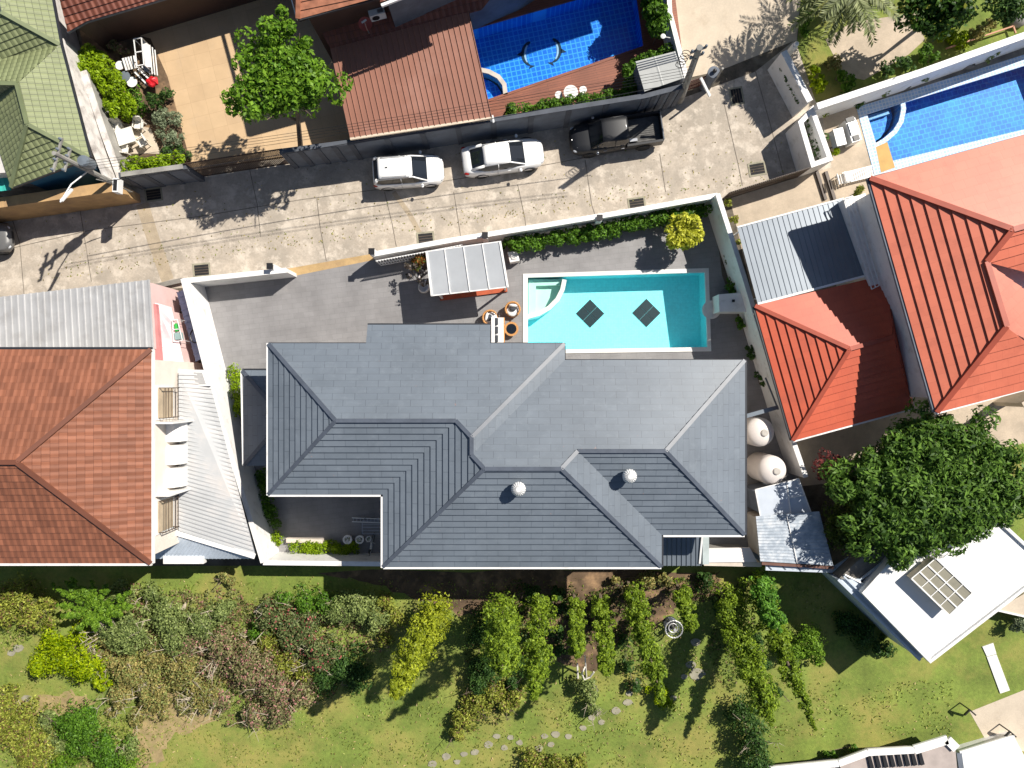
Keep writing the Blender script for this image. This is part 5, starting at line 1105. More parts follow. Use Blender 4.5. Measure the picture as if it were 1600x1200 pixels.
    m = MB(); m.box((st[0][0] + .0, 0, .62), (.03, .42, .13)); obj('number_plate', m, M_white, t)
    if kind == 'suv':
        m = MB()
        for s_ in (-1, 1): m.tube([(-1.4, s_ * .56, 1.70), (-1.3, s_ * .57, 1.73), (-.1, s_ * .57, 1.75), (0, s_ * .56, 1.71)], .018, 6)
        obj('roof_rail', m, M_alloy, t)
        m = MB(); m.box((-1.1, 0, 1.71), (.12, .04, .05)); obj('antenna', m, M_black, t)
    m = MB(); fx = st[-1][0]; m.box((fx - .03, 0, .56), (.08, .7, .14)); obj('grille', m, M_black, t)
    m = MB(); m.tube([(st[-3][0] + .05, -.55, st[-3][4] + .0), (fx - .22, -.42, st[-2][4] - .04), (fx - .1, 0, st[-2][4] - .02), (fx - .22, .42, st[-2][4] - .04), (st[-3][0] + .05, .55, st[-3][4])], .012, 5)
    obj('bonnet_seam', m, M_alloy if kind == 'pickup' else M_greymetal, t)
    if kind == 'pickup':
        m = MB(); zf = .70
        m.box((-1.62, 0, zf), (2.05, 1.5, .06)); obj('bed_floor', m, plain('bed_liner', (0.09, 0.088, 0.085), .7, var=.25, scale=5), t)
        m = MB()
        for s_ in (-1, 1): m.prism([(-2.68, s_ * .76), (-.56, s_ * .78), (-.56, s_ * .90), (-2.68, s_ * .88)], .45, 1.16)
        m.prism([(-.66, -.80), (-.66, .80), (-.56, .80), (-.56, -.80)], .5, 1.18); obj('bed_side', m, paint, t)
        m = MB(); m.prism([(-2.74, -.78), (-2.64, -.78), (-2.64, .78), (-2.74, .78)], .5, 1.16); tg = obj('tailgate', m, paint, t); m = MB(); m.tube([(-2.69, -.78, 1.17), (-2.69, .78, 1.17)], .03, 6); obj('edge_trim', m, M_alloy, tg)
        m = MB()
        for i in range(11): m.box((-1.62, -.6 + i * .12, zf + .045), (1.95, .035, .03))
        obj('bed_ribs', m, plain('bed_liner', (0, 0, 0)), t)
        m = MB(); m.tube([(-2.1, -.8, 1.2), (-2.1, -.8, 1.2)], .01, 4); m.box((-1.0, .52, .86), (.45, .16, .2), R(0)); obj('bed_box', m, M_alloy, t)
    return t
def put_car(t, px, py, ang):
    c = W(px, py, 0.9); place(t, (c.x, c.y, 0), ang)
put_car(car('suv', M_carwhite, 'white compact SUV with roof rails, leftmost of the parked vehicles', 'car'), 637, 266, R(4))
put_car(car('sedan', M_carwhite, 'white four door sedan parked between the white SUV and the black pickup', 'car'), 786, 243, R(8))
M_carblack.node_tree.nodes['Principled BSDF'].inputs['Coat Weight'].default_value = .12; M_carblack.node_tree.nodes['Principled BSDF'].inputs['Roughness'].default_value = .5
put_car(car('pickup', M_carblack, 'black double cab pickup truck with open load bed parked by the dark wall', 'pickup truck'), 961, 209, R(184 + 4))
put_car(car('suv', plain('grey_car_paint', (0.12, 0.12, 0.12), 0.3, coat=.4), 'dark vehicle just entering at the left edge of the lane', 'car'), -42, 373, R(4))

# ---------------------------------------------------------------- utility poles and cables
def pole(px, py, z, label, tx, ty, h, arm_dir, r0=.17, r1=.11, al=(1.7, 1.2)):
    b = W(px, py); tp = W(tx, ty, h); t = thing('utility_pole', label, 'utility pole', b, 'utility poles')
    m = MB(); m.tube([b, b.lerp(tp, .5), tp], [r0, (r0 + r1) / 2, r1], 8); obj('pole', m, M_pole, t)
    for k, (zz, ln) in enumerate(((h - .3, al[0]), (h - 1.1, al[1]))):
        f = zz / h; c = b.lerp(tp, f); d = Vector((math.cos(arm_dir), math.sin(arm_dir), 0)) * ln / 2
        m = MB(); m.beam(c - d, c + d, .1, .1); ca = obj('crossarm', m, M_pole, t)
        for j in range(4): q = c - d * .9 + d * 1.8 * j / 3; m = MB(); m.lathe([(.05, .05), (.07, .1), (.04, .14), (.07, .18), (.03, .24)], q, 10); obj('insulator', m, M_greymetal, ca)
    return t, b, tp
t, b1, t1 = pole(211, 303, 0, 'concrete utility pole with crossarms and a lamp arm near the green roof', 84, 239, 7.8, R(75))
c = b1.lerp(t1, .62); m = MB(); e = W(94, 316, 6.6); m.tube([c, c + (e - c) * .5 + Vector((0, 0, .3)), e], .035, 6); la = obj('lamp_arm', m, M_whitemetal, t)
m = MB(); dv = (e - c).normalized(); m.beam(e - dv * .1, e + dv * -1.1, .14, .09); obj('lamp_head', m, M_whitemetal, la)
m = MB(); q = W(184, 291, 3.4); m.box(q, (.3, .75, .5), R(-3)); bx_ = obj('meter_box', m, M_whitemetal, t); m = MB(); m.box(q + Vector((0, 0, .26)), (.2, .6, .02), R(-3)); obj('cover', m, M_black, bx_)
m = MB(); q = W(125, 262, 5.6); m.lathe([(.28, -.4), (.3, -.3), (.3, .3), (.26, .4), (0, .44)], (q.x + .35, q.y + .25, q.z), 18); obj('transformer', m, M_greymetal, t)
m = MB()
for i in range(3): m.tube([W(150 + i * 6, 280 - i * 3, 4.5), W(176, 286, 3.8), W(203 + 2 * i, 300, 1.5)], .02, 5)
obj('conduit', m, M_pole, t)
t, b2, t2 = pole(1062, 158, 0, 'weathered utility pole leaning out above the shed at the top of the lane', 1093, 74, 8.0, R(20), .22, .15, (.8, .7))
m = MB()
for i in range(5):
    c = W(1080 - i * 2.6, 84 + i * 4.5, 6.9 - i * .25); m.tube([c + Vector((.22 * math.cos(a) - .25, .16 * math.sin(a), .02 * a)) for a in [k * .52 for k in range(13)]], .018, 5)
obj('cable_coil', m, M_black, t)
m = MB(); m.tube([b2 + Vector((.2, .05, 0)), W(1075, 128, 4.5), W(1087, 92, 7)], .05, 6); obj('conduit', m, M_pole, t)
t = thing('street_light', 'white street light arm standing over the dark red gate', 'street light', W(1106, 142)); m = MB(); m.tube([W(1106, 142), W(1106, 142) + Vector((0, 0, 3))], .06, 8); obj('post', m, M_pole, t); m = MB(); m.beam(W(1095, 122, 4.2), W(1109, 150, 3.2), .14, .08); obj('lamp_arm', m, M_whitemetal, t)
L1 = [(W(118, 268, 6.7), W(1076, 118, 7.2)), (W(124, 262, 6.8), W(1079, 113, 7.3)), (W(130, 257, 6.8), W(1081, 108, 7.3)), (W(135, 252, 6.9), W(1083, 103, 7.4)), (W(160, 284, 5.2), W(1070, 128, 5.6))]
for i, (a, b_) in enumerate(L1):
    m = MB(); m.tube([a.lerp(b_, k / 16) - Vector((0, 0, .55 * 4 * (k / 16) * (1 - k / 16))) for k in range(17)], .010 if i < 4 else .02, 4)
    single('overhead_cable', m, M_black, ('southernmost thin black cable between the two utility poles', 'second southernmost thin black cable between the two utility poles', 'third thin black cable from the lane side between the utility poles', 'northernmost thin black cable between the two utility poles, nearest the pool', 'thick low service cable strung below the other cables along the lane')[i], 'cable', a, 'cables along the lane')
t = thing('wall_lamp', 'small white disc lamp on an arm over the dark terrace beside the drive', 'lamp', W(1036, 57, 2.4)); c = W(1036, 57, 2.4); m = MB(); m.lathe([(.13, 0), (.14, .04), (.05, .07), (0, .08)], c, 18); obj('shade', m, M_white, t); m = MB(); m.tube([c, W(1047, 59, 2.2)], .02, 5); obj('arm', m, M_white, t)
# ---------------------------------------------------------------- plants
def tree(name, label, cat, base, top, rad, mat, seed, nclump=60, per=90, ln=.2, wd=.09, clump=.3, trunk=.12, bark=None, group=None, zmin=-.35, limbs=6, lobes=.22):
    "base: image point of the foot; top: (px, py, z) of the crown centre; rad: crown radii in metres"
    b = W(*base); c = W(*top); t = thing(name, label, cat, b, group)
    m = MB(); mid = b.lerp(c, .55) + Vector((.1, -.08, 0)); m.tube([b, mid, c], [trunk, trunk * .75, trunk * .35], 7)
    r = random.Random(seed)
    for i in range(limbs):
        a = 2 * math.pi * (i + r.random() * .6) / limbs; s0 = b.lerp(c, .45 + .3 * r.random())
        e = c + Vector((math.cos(a) * rad[0] * .75, math.sin(a) * rad[1] * .75, r.uniform(-.2, .5) * rad[2])); m.tube([s0, s0.lerp(e, .5) + Vector((0, 0, .15)), e], [trunk * .5, trunk * .3, trunk * .12], 5)
    obj('trunk', m, bark or M_bark, t)
    L = Leaves(seed); L.crown(c, rad, nclump, per, ln, wd, clump, zmin, .25, lobes); L.build('crown', mat, t)
    return t
def shrub(label, pts, h, r, mat, seed, per=70, ln=.12, wd=.06, name='shrub', cat='shrub', group=None, dens=1.0, twig=None, ntw=0):
    "a bush made of clumps round the image points (px, py, radius px)"
    b = W(pts[0][0], pts[0][1], h * .5); t = thing(name, label, cat, (b.x, b.y, 0), group); L = Leaves(seed); rr = random.Random(seed)
    st = MB()
    for px, py, pr in pts[1:]:
        c0 = W(pts[0][0], pts[0][1], h * .55); c = W(px, py, h * .55); st.tube([(c0.x, c0.y, .01), (c.x, c.y, .01)], .02, 4)
    for px, py, pr in pts:
        c = W(px, py, h * .55); R_ = pr * (H - h) / F; n = max(4, int(24 * R_ * R_ * dens + 5))
        for i in range(n):
            a = rr.random() * 6.283; q = math.sqrt(rr.random()) * R_ * (.8 + .22 * math.sin(3 * a + px) + .16 * math.sin(5 * a + py)) * rr.uniform(.8, 1.12); zz = h * (.25 + .7 * max(0, 1 - (q / R_) ** 2) * rr.uniform(.4, 1.1))
            p = Vector((c.x + q * math.cos(a), c.y + q * math.sin(a), zz)); L.clump(p, max(.14, min(.38, R_ * .40)) * rr.uniform(.5, 1.3), int(per * rr.uniform(.45, 1.2)), ln * 1.1, wd * 1.15)
            if i % 3 == 0: st.tube([(c.x, c.y, 0), (c.x * .5 + p.x * .5, c.y * .5 + p.y * .5, zz * .6), p], [.035, .022, .008], 4)
    for i in range(ntw):
        px, py, pr = pts[rr.randrange(len(pts))]; c = W(px, py, 0); R_ = pr * (H - h) / F; a = rr.random() * 6.28; e = Vector((c.x + R_ * 1.0 * math.cos(a), c.y + R_ * math.sin(a), h * rr.uniform(.8, 1.15)))
        mid = c.lerp(e, .5) + Vector((rr.uniform(-.2, .2), rr.uniform(-.2, .2), .25)); st.tube([c, mid, e], [.035, .025, .008], 5)
        for k in range(4):
            q = mid.lerp(e, rr.random()); st.tube([q, q + Vector((rr.uniform(-.45, .45), rr.uniform(-.45, .45), rr.uniform(0, .25)))], [.014, .005], 4)
    obj('stems', st, twig or M_bark, t); L.build('foliage', mat, t); return t
def hedge(label, path, w_, h, mat, seed, dens=60, ln=.12, wd=.06, name='hedge', group=None, cat='hedge'):
    P = [W(a, b, h) for a, b in path]; t = thing(name, label, cat, (P[0].x, P[0].y, 0), group); L = Leaves(seed); rr = random.Random(seed); st = MB()
    for a, b in zip(P[:-1], P[1:]):
        ln_ = (b - a).length; n = max(3, int(ln_ * 12 * max(1, w_ / .55))); d = (b - a).normalized(); s_ = Vector((-d.y, d.x, 0))
        for i in range(n):
            p = a.lerp(b, rr.random()) + s_ * rr.uniform(-.42, .42) * w_; p.z = h * rr.uniform(.55, .98) - .1
            L.clump(p, .25 * rr.uniform(.8, 1.25), dens, ln * 1.1, wd * 1.15)
        for i in range(int(ln_ / .5) + 1): p = a.lerp(b, (i + .5) / (int(ln_ / .5) + 1)); st.tube([(p.x, p.y, 0), (p.x, p.y, h * .8)], .02, 4)
    obj('stems', st, M_bark, t); L.build('foliage', mat, t); return t
# forecourt tree
t = tree('street_tree', 'bright green spreading tree overhanging the slatted gate and lane', 'tree', (470, 235), (455, 128, 6.3), (3.1, 3.1, 1.7), M_fgreen, 11, 150, 95, .21, .12, .15, .16, lobes=.5)
# mango tree
t = tree('mango_tree', 'huge dense dark green tree between the orange roofs and the white flat roof', 'tree', (1400, 745), (1447, 762, 4.3), (5.3, 3.9, 2.0), M_mango, 12, 520, 150, .30, .10, .135, .3, limbs=9)
t = tree('tree', 'olive green lower tree hugging the left side of the huge dark tree', 'tree', (1345, 800), (1325, 812, 2.8), (1.5, 2.3, 1.2), leafmat('olive_dark_leaves', (0.045, 0.075, 0.012), (0.13, 0.17, 0.03)), 13, 70, 90, .18, .08, .28)
t = tree('tree', 'red leaved tree peeping out at the upper left of the huge dark tree', 'tree', (1310, 730), (1295, 735, 2.8), (1.0, 1.0, .8), leafmat('red_leaves', (0.10, 0.02, 0.025), (0.34, 0.10, 0.09)), 14, 26, 70, .14, .08, .34)
# poolside
tree('ornamental_tree', 'small round tree with luminous yellow leaves by the pool deck hedge', 'tree', (1052, 378), (1068, 363, 1.6), (1.02, 1.02, .8), M_yellow, 15, 60, 70, .20, .10, .26, .05, lobes=.04)
hedge('dense green hedge along the inside of the white lane wall, from gazebo to corner', [(798, 381), (900, 366), (1000, 346), (1108, 322)], .72, 1.2, M_hedge, 16, 75, .13, .06)
shrub('neat round green bush behind the white plinth', [(797, 381, 11)], 1.3, 0, M_hedge, 17, 90)
for i, (px, py, r_, mt, lb) in enumerate(((1128, 350, 8, M_dkshrub, 'dark shrub at the top of the bed beneath the right wall'), (1136, 400, 6, M_dkshrub, 'small dark shrub in the bed beneath the right wall, level with the pool top'), (1141, 445, 9, M_hedge, 'leafy shrub in the wall bed just above the white water feature'), (1153, 500, 7, M_hedge, 'small shrub in the wall bed just below the white water feature'), (1172, 545, 7, M_dkshrub, 'dark shrub in the narrow bed near the villa\'s right eave'), (1188, 590, 7, M_dkshrub, 'lowest dark shrub in the narrow bed right of the villa'))):
    shrub(lb, [(px, py, r_), (px + 3, py + 10, r_ * .8)], .8, 0, mt, 20 + i, 55)
g = MB(); g.sheet(PW([(1115, 322), (1128, 318), (1150, 430), (1194, 560), (1215, 640), (1206, 642), (1178, 560), (1128, 430)]), z=0.006); struct('flower_bed', g, M_earth)
shrub('dark red cordyline clump behind the gazebo\'s left side', [(655, 410, 11), (668, 404, 9)], 1.3, 0, M_cordy, 30, 70, .34, .05, name='cordyline', cat='plant')
t = thing('plant_pot', 'white pot of sparse pink flowered bougainvillea left of the gazebo', 'potted plant', W(662, 449)); c = W(662, 449, .3); m = MB(); m.lathe([(.2, .003), (.34, .2), (.3, .5), (.26, .5), (.2, .3)], (c.x, c.y, 0), 22); obj('pot', m, M_white, t, smooth=True)
L = Leaves(31); rr = random.Random(4); m = MB()
for i in range(11):
    e = W(650 + rr.uniform(-20, 20), 428 + rr.uniform(-15, 18), rr.uniform(1.1, 2.1)); L.clump(e, .16, 22, .13, .08); m.tube([(c.x, c.y, .4), (c.x * .4 + e.x * .6, c.y * .4 + e.y * .6, 1), e], .012, 4)
obj('stems', m, M_bark, t); L.build('foliage', leafmat('dark_bougainvillea', (.06, .06, .04), (.16, .12, .1), (.8, .75, .75), .16), t)
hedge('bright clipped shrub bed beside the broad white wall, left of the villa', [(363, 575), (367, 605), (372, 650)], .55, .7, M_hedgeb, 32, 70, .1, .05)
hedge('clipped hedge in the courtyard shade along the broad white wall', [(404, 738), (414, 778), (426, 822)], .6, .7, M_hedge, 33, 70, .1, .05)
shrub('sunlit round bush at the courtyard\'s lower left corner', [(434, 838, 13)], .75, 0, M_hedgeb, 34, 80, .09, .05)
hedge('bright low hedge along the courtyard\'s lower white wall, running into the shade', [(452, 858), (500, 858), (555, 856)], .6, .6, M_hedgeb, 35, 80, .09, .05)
g = MB(); g.prism(PW([(447, 841), (504, 843), (504, 849), (447, 848)], .4), .003, .4); single('garden_bench', g, M_render, 'pale stone edging bench between courtyard paving and the bright low hedge', 'bench', W(475, 845))
# upper left garden
hedge('thick bright creeper hedge beside the pale wall and the green roof', [(122, 82), (140, 90), (160, 110), (170, 140), (186, 170), (195, 178)], 1.5, 1.5, M_hedgeb, 40, 80, .16, .07)
hedge('upper end of the creeper hedge, narrow leaved, touching the green roof', [(108, 95), (118, 105)], .8, 2.0, M_hedgeb, 41, 80, .2, .05)
hedge('clipped yellow green hedge on the dark wall beside the left utility pole', [(188, 258), (230, 254), (275, 247)], .95, 2.3, M_hedgeb, 42, 90, .12, .06)
for i, (pts, h, mt, lb) in enumerate(((((243, 158, 17), (262, 150, 12)), 1.3, M_dkshrub, 'dark green bush beside the sand forecourt, topmost of the four'), (((250, 186, 18), (268, 187, 14)), .8, M_silver, 'flat grey green bush beside the sand forecourt, below the dark one'), (((258, 217, 15), (275, 218, 13)), .7, M_silver, 'lower grey green bush next to the cream chairs'), (((262, 236, 14), (285, 237, 12)), .8, M_dkshrub, 'dark bush pair at the forecourt\'s lower left corner'), (((210, 150, 16), (200, 165, 12), (222, 166, 12)), .9, M_hedge, 'loose green bush between the creeper hedge and dark bush'), (((178, 72, 12), (190, 78, 9)), .8, M_boug, 'small red flowered shrub by the white shelf rack'))):
    shrub(lb, list(pts), h, 0, mt, 43 + i, 65, .11, .05)
shrub('dim shrub in the deep shade under the top left clay roof', [(205, 30, 12), (195, 40, 8)], .8, 0, M_dkshrub, 50, 60)
M_furn = plain('white_furniture', (0.76, 0.73, 0.66), 0.6, var=0.04)
def patio_chair(label=None):
    t = thing('garden_chair', label or '', 'chair'); m = MB(); m.box((0, 0, .43), (.5, .5, .06)); obj('seat', m, M_furn, t)
    m = MB(); m.box((0, .27, .68), (.5, .06, .5), rot=Matrix.Rotation(R(-12), 3, 'X')); obj('backrest', m, M_furn, t)
    for x in (-.2, .2):
        for y in (-.2, .2): m = MB(); m.box((x, y, .2), (.05, .05, .4)); obj('leg', m, M_furn, t)
    for x in (-.26, .26): m = MB(); m.box((x, 0, .62), (.05, .46, .04)); m.box((x, -.2, .53), (.04, .04, .18)); obj('armrest', m, M_furn, t)
    return t
pc = patio_chair('x'); first = True
for px, py, a, lb in ((184, 196, 20, 'cream garden chair topmost left, nearest the creeper hedge'), (216, 194, -5, 'cream garden chair topmost right, under the grey green bush'), (222, 222, -60, 'cream garden chair right of the cream table, facing the forecourt'), (193, 232, 170, 'cream garden chair at the bottom, above the clipped yellow green hedge')):
    o = pc if first else copy_tree(pc); first = False; c = W(px, py, .5); place(o, (c.x, c.y, 0), R(a), lb, 'cream garden chairs')
c = W(196, 213, .7); t = thing('garden_table', 'square cream garden table in the middle of the cream chairs', 'table', (c.x, c.y, 0)); m = MB(); m.box((c.x, c.y, .72), (1.0, .9, .06), .3); obj('tabletop', m, M_furn, t); m = MB(); m.box((c.x, c.y, .36), (.5, .45, .7), .3); obj('pedestal', m, M_furn, t)
g = MB(); g.sheet(PW([(180, 190), (235, 200), (252, 240), (190, 240)]), z=0.006); struct('garden_patio', g, M_cream)
c = W(217, 82, 1.3); t = thing('shelf_rack', 'tall white frame rack with open top standing at the shade edge', 'rack', (c.x, c.y, 0)); A, B_, C_, D_ = W(209, 61, 1.3), W(221, 59, 1.3), W(225, 101, 1.3), W(214, 103, 1.3); m = MB()
for a, b_ in ((A, B_), (B_, C_), (C_, D_), (D_, A), (A.lerp(D_, .5), B_.lerp(C_, .5))): m.beam(a, b_, .05, .05)
for p in (A, B_, C_, D_): m.tube([(p.x, p.y, .003), p], .025, 6)
obj('frame', m, M_whitemetal, t); m = MB(); m.prism([A * .99 + B_ * .01, B_, C_, D_], .5, .53); obj('shelf', m, M_greymetal, t)
m = MB(); m.prism([W(222, 62, .9), W(233, 70, .9), W(236, 105, .9), W(227, 104, .9)], .85, .9); obj('side_board', m, M_white, t)
for i, px in enumerate((234, 238, 242)): m = MB(); m.beam(W(px, 70 + i * 4, .7), W(px + 4, 116 + i, .7), .05, .05); single('pole', m, M_whitemetal, ('white pole nearest the rack in the bundle of three', 'middle white pole of the three beside the rack', 'white pole nearest the forecourt of the three beside the rack')[i], 'pole', W(px, 90, 0), 'three white poles by the rack')
c = W(202, 100, .7); t = thing('folding_table', 'white slatted folding table left of the frame rack', 'table', (c.x, c.y, 0)); m = MB()
for i in range(5): m.beam(W(192 + i * 4.2, 91 - i, .7), W(198 + i * 4.2, 110 - i, .7), .11, .03)
obj('tabletop', m, M_white, t); m = MB()
for px, py in ((194, 93), (211, 89), (199, 108), (216, 105)): q = W(px, py, .7); m.tube([(q.x, q.y, .003), q], .02, 5)
obj('legs', m, M_alloy, t)
def stool(px, py, r_, h, mat, lb):
    c = W(px, py, h); t = thing('stool', lb, 'stool', (c.x, c.y, 0), 'round stools by the white table'); m = MB(); m.lathe([(r_ * .9, h - .08), (r_, h - .04), (r_, h), (0, h + .01)], (c.x, c.y, 0), 22); obj('seat', m, mat, t)
    m = MB()
    for k in range(4): m.tube([(c.x + r_ * .7 * math.cos(k * 1.57 + .7), c.y + r_ * .7 * math.sin(k * 1.57 + .7), h - .05), (c.x + r_ * math.cos(k * 1.57 + .7), c.y + r_ * math.sin(k * 1.57 + .7), .003)], .02, 5)
    obj('legs', m, M_alloy, t)
stool(195, 119, .3, .6, M_greymetal, 'grey topped round stool below the white folding table'); stool(206, 128, .3, .55, M_white, 'white round stool lowest in the upper left garden clutter'); stool(187, 102, .26, .5, M_white, 'small white round stool half under the creeper hedge')
c = W(238, 128, .6); t = thing('cushion', 'crumpled bright red cushion on the folded white lounger', 'cushion', (c.x, c.y, .5)); m = MB(); m.ball((c.x, c.y, .62), (.36, .32, .14), 14, 8); m2 = MB(); m2.add([(v[0] + .05 * math.sin(v[1] * 17), v[1] + .05 * math.sin(v[0] * 19), v[2] + .04 * math.sin(v[0] * 15 + v[1] * 11)) for v in m.v], m.f); obj('fabric', m2, M_red, t)
t = thing('sun_lounger', 'folded white sun lounger pointing at the red cushion', 'sun lounger', W(222, 118)); m = MB()
for a, b_ in (((210, 112), (232, 134)), ((216, 108), (238, 128)), ((222, 104), (236, 116))): m.beam(W(*a, .45), W(*b_, .4), .09, .06)
obj('slats', m, M_whitemetal, t); m = MB(); m.beam(W(212, 116, .3), W(226, 104, .3), .06, .06); m.beam(W(228, 134, .2), W(240, 124, .2), .06, .4); obj('frame', m, M_alloy, t)
# pool two surroundings
hedge('clipped green hedge along the blue grey wall under the white round table', [(790, 172), (860, 160), (930, 151), (990, 141)], .6, 1.5, M_hedge, 70, 70, .13, .06)
hedge('leafy hedge bending round the grey box roof beside the terrace', [(985, 140), (987, 100), (1020, 86), (1048, 76)], .6, 1.6, M_hedge, 71, 80, .14, .07)
hedge('tall dark hedge between the shaded pool terrace and the cream drive', [(1018, -40), (1026, 10), (1036, 40)], 1.0, 2.6, M_hedge, 72, 90, .15, .07)
hedge('unseen tall hedge added beyond the top edge to shade the blue pool', [(1080, -190), (1098, -80)], 1.2, 4.5, M_dkshrub, 73, 110, .24, .12)  # added out of view to cast shade over the pool's right part
def pedestal(px, py, r_, h, lb, nm='garden_table', cat='table', g=None):
    c = W(px, py, h); t = thing(nm, lb, cat, (c.x, c.y, 0), g); m = MB(); m.lathe([(r_ - .03, h - .04), (r_, h - .02), (r_, h), (0, h)], (c.x, c.y, 0), 32); obj('top', m, M_white, t)
    m = MB(); m.lathe([(r_ * .5, .003), (r_ * .5, .04), (.05, .06), (.05, h - .04)], (c.x, c.y, 0), 16); obj('pedestal', m, M_whitemetal, t)
pedestal(892, 144, .42, .75, 'round white table on the terracotta terrace by the clipped hedge')
pedestal(873, 148, .22, .48, 'round white stool left of the round white table', 'stool', 'stool', 'white stools of the terrace'); pedestal(911, 140, .22, .48, 'round white stool right of the round white table', 'stool', 'stool', 'white stools of the terrace')
# top right garden
t = thing('palm_tree', 'feathery palm with arching grey green fronds at the top of the right garden', 'palm tree', W(1318, 5)); c = W(1325, -20, 4.7); m = MB(); b = W(1318, 0); m.tube([b, b.lerp(c, .5), c], [.24, .2, .17], 10); obj('trunk', m, M_palebark, t); L = Leaves(80); rr = random.Random(8)
for i in range(40):
    a = 2 * math.pi * i / 40 + rr.uniform(-.1, .1); ln_ = rr.uniform(1.9, 3.1); zt = rr.uniform(-1.5, .5); L.frond(c, c + Vector((math.cos(a) * ln_, math.sin(a) * ln_, zt)), .35, 40, .65, .075)
L.build('fronds', M_palm, t)
t = thing('palm_tree', 'palm beyond the top edge whose fronds shade the cream drive', 'palm tree', W(1372, -90)); c = W(1377, -103, 4.3); b = W(1372, -90); m = MB(); m.tube([b, c], [.24, .18], 10); obj('trunk', m, M_palebark, t); L = Leaves(81)
for i in range(26):
    a = 2 * math.pi * i / 26 + rr.uniform(-.1, .1); ln_ = rr.uniform(1.9, 2.8); zt = rr.uniform(-1.2, .6); L.frond(c, c + Vector((math.cos(a) * ln_, math.sin(a) * ln_, zt)), .28, 30, .55, .05)
L.build('fronds', M_palm, t)
tree('tree', 'dark glossy round tree with yellow new leaves above the garden path', 'tree', (1440, 40), (1457, 14, 4.0), (1.95, 1.85, 1.3), leafmat('glossy_dark_leaves', (0.02, 0.06, 0.01), (0.08, 0.16, 0.025), (0.40, 0.42, 0.06), .05), 82, 95, 90, .24, .13, .26, .12)
tree('tree', 'dim blue green tree cut by the top right corner', 'tree', (1570, 20), (1572, 5, 2.6), (1.2, 1.2, .9), M_dkshrub, 83, 36, 70, .18, .09, .3)
for i, (pts, h, mt, lb) in enumerate(((((1325, 130, 14), (1312, 118, 9)), 1.0, M_hedge, 'broad leaved plant beside the round topped pale wall'), (((1280, 130, 14), (1272, 112, 10)), .9, M_lime, 'lime green shrub inside the short creeper wall'), (((1300, 100, 14),), .6, M_dry, 'dry tangled shrub by the garden path\'s left edge'), (((1445, 80, 14), (1458, 92, 9)), .9, M_hedge, 'green shrub at the garden path\'s right end'), (((1410, 100, 16), (1385, 112, 12)), .5, M_dkshrub, 'low dark shrubs along the pale wall beneath the path'), (((1480, 55, 18), (1500, 66, 14)), .5, M_lime, 'grassy lime clump below the glossy tree'), (((1530, 50, 14), (1548, 38, 10)), .5, M_dry, 'dry brownish clump right of the glossy tree'), (((1262, 30, 9), (1255, 48, 8), (1268, 12, 9)), .9, M_hedge, 'green shrubs at the foot of the feathery palm by the drive'))):
    shrub(lb, list(pts), h, 0, mt, 84 + i, 60, .16, .07)
t = thing('cane_fence', 'thin terracotta rail running through the grass beside the pale wall', 'rail', W(1530, 58)); m = MB(); m.beam(W(1478, 76, .3), W(1583, 41, .3), .08, .08); m.beam(W(1583, 41, .3), W(1587, 52, .3), .08, .08); obj('rail', m, plain('terracotta_rail', (.5, .25, .15), .7), t)
t = thing('boulder', 'smooth grey boulder in the top right corner', 'rock', W(1592, 30)); m = MB(); c = W(1592, 30, .3); m.ball((c.x, c.y, .2), (.55, .42, .4), 14, 9); obj('stone', m, plain('boulder_grey', (.26, .25, .24), .9, var=.15), t, smooth=True)
for i, (px, py, r_, mt, h) in enumerate(((1290, 172, 10, M_lime, .9), (1335, 158, 14, M_dkshrub, .6), (1382, 138, 14, M_sage, 1.3), (1440, 120, 12, M_sage, 1.4), (1545, 84, 13, M_sage, 1.4), (1304, 238, 6, M_lime, .5))):
    lb = ('lime green plant at the corner of the white rimmed planter', 'dark low bush left of the blue pool corner', 'leftmost spiky grey green shrub between pale wall and blue pool', 'middle spiky grey green shrub between pale wall and blue pool', 'rightmost spiky grey green shrub between pale wall and blue pool', 'tiny lime tuft at the foot of the white rimmed planter')[i]
    shrub(lb, [(px, py, r_)], h, 0, mt, 95 + i, 80, .2, .04)
g = MB(); g.sheet(PW([(1330, 162), (1440, 125), (1640, 60), (1640, 75), (1342, 168)]), z=0.004); struct('wall_border', g, M_greyc)
for px, py, lb in ((1418, 130, 'dark square planter nearest the blue pool\'s curved step'), (1518, 97, 'dark square planter between the spiky shrubs on the right')):
    c = W(px, py, .5); t = thing('planter_box', lb, 'planter', (c.x, c.y, 0), 'square planters by the blue pool'); obj('box', ring([Vector((c.x + a, c.y + b_, 0)) for a, b_ in ((-.22, -.22), (.22, -.22), (.22, .22), (-.22, .22))], [Vector((c.x + a, c.y + b_, 0)) for a, b_ in ((-.17, -.17), (.17, -.17), (.17, .17), (-.17, .17))], .006, .5), M_greyc, t); m = MB(); m.box((c.x, c.y, .4), (.34, .34, .02)); obj('soil', m, M_soil, t)
shrub('potted plant with yellow leaf rosettes between the carport and tall orange house', [(1337, 302, 8), (1340, 316, 7)], 2.8, 0, M_olive, 102, 60, .28, .07)
shrub('dark climbing plant on the balcony strip beside the tall orange house', [(1352, 342, 8), (1360, 372, 8), (1370, 400, 8), (1378, 430, 8)], 4.0, 0, M_dkshrub, 103, 70, .2, .07)
shrub('yellow green bush outside the white wall near the carport corner', [(1136, 318, 7), (1146, 342, 8), (1151, 380, 6)], 1.2, 0, M_olive, 104, 50)
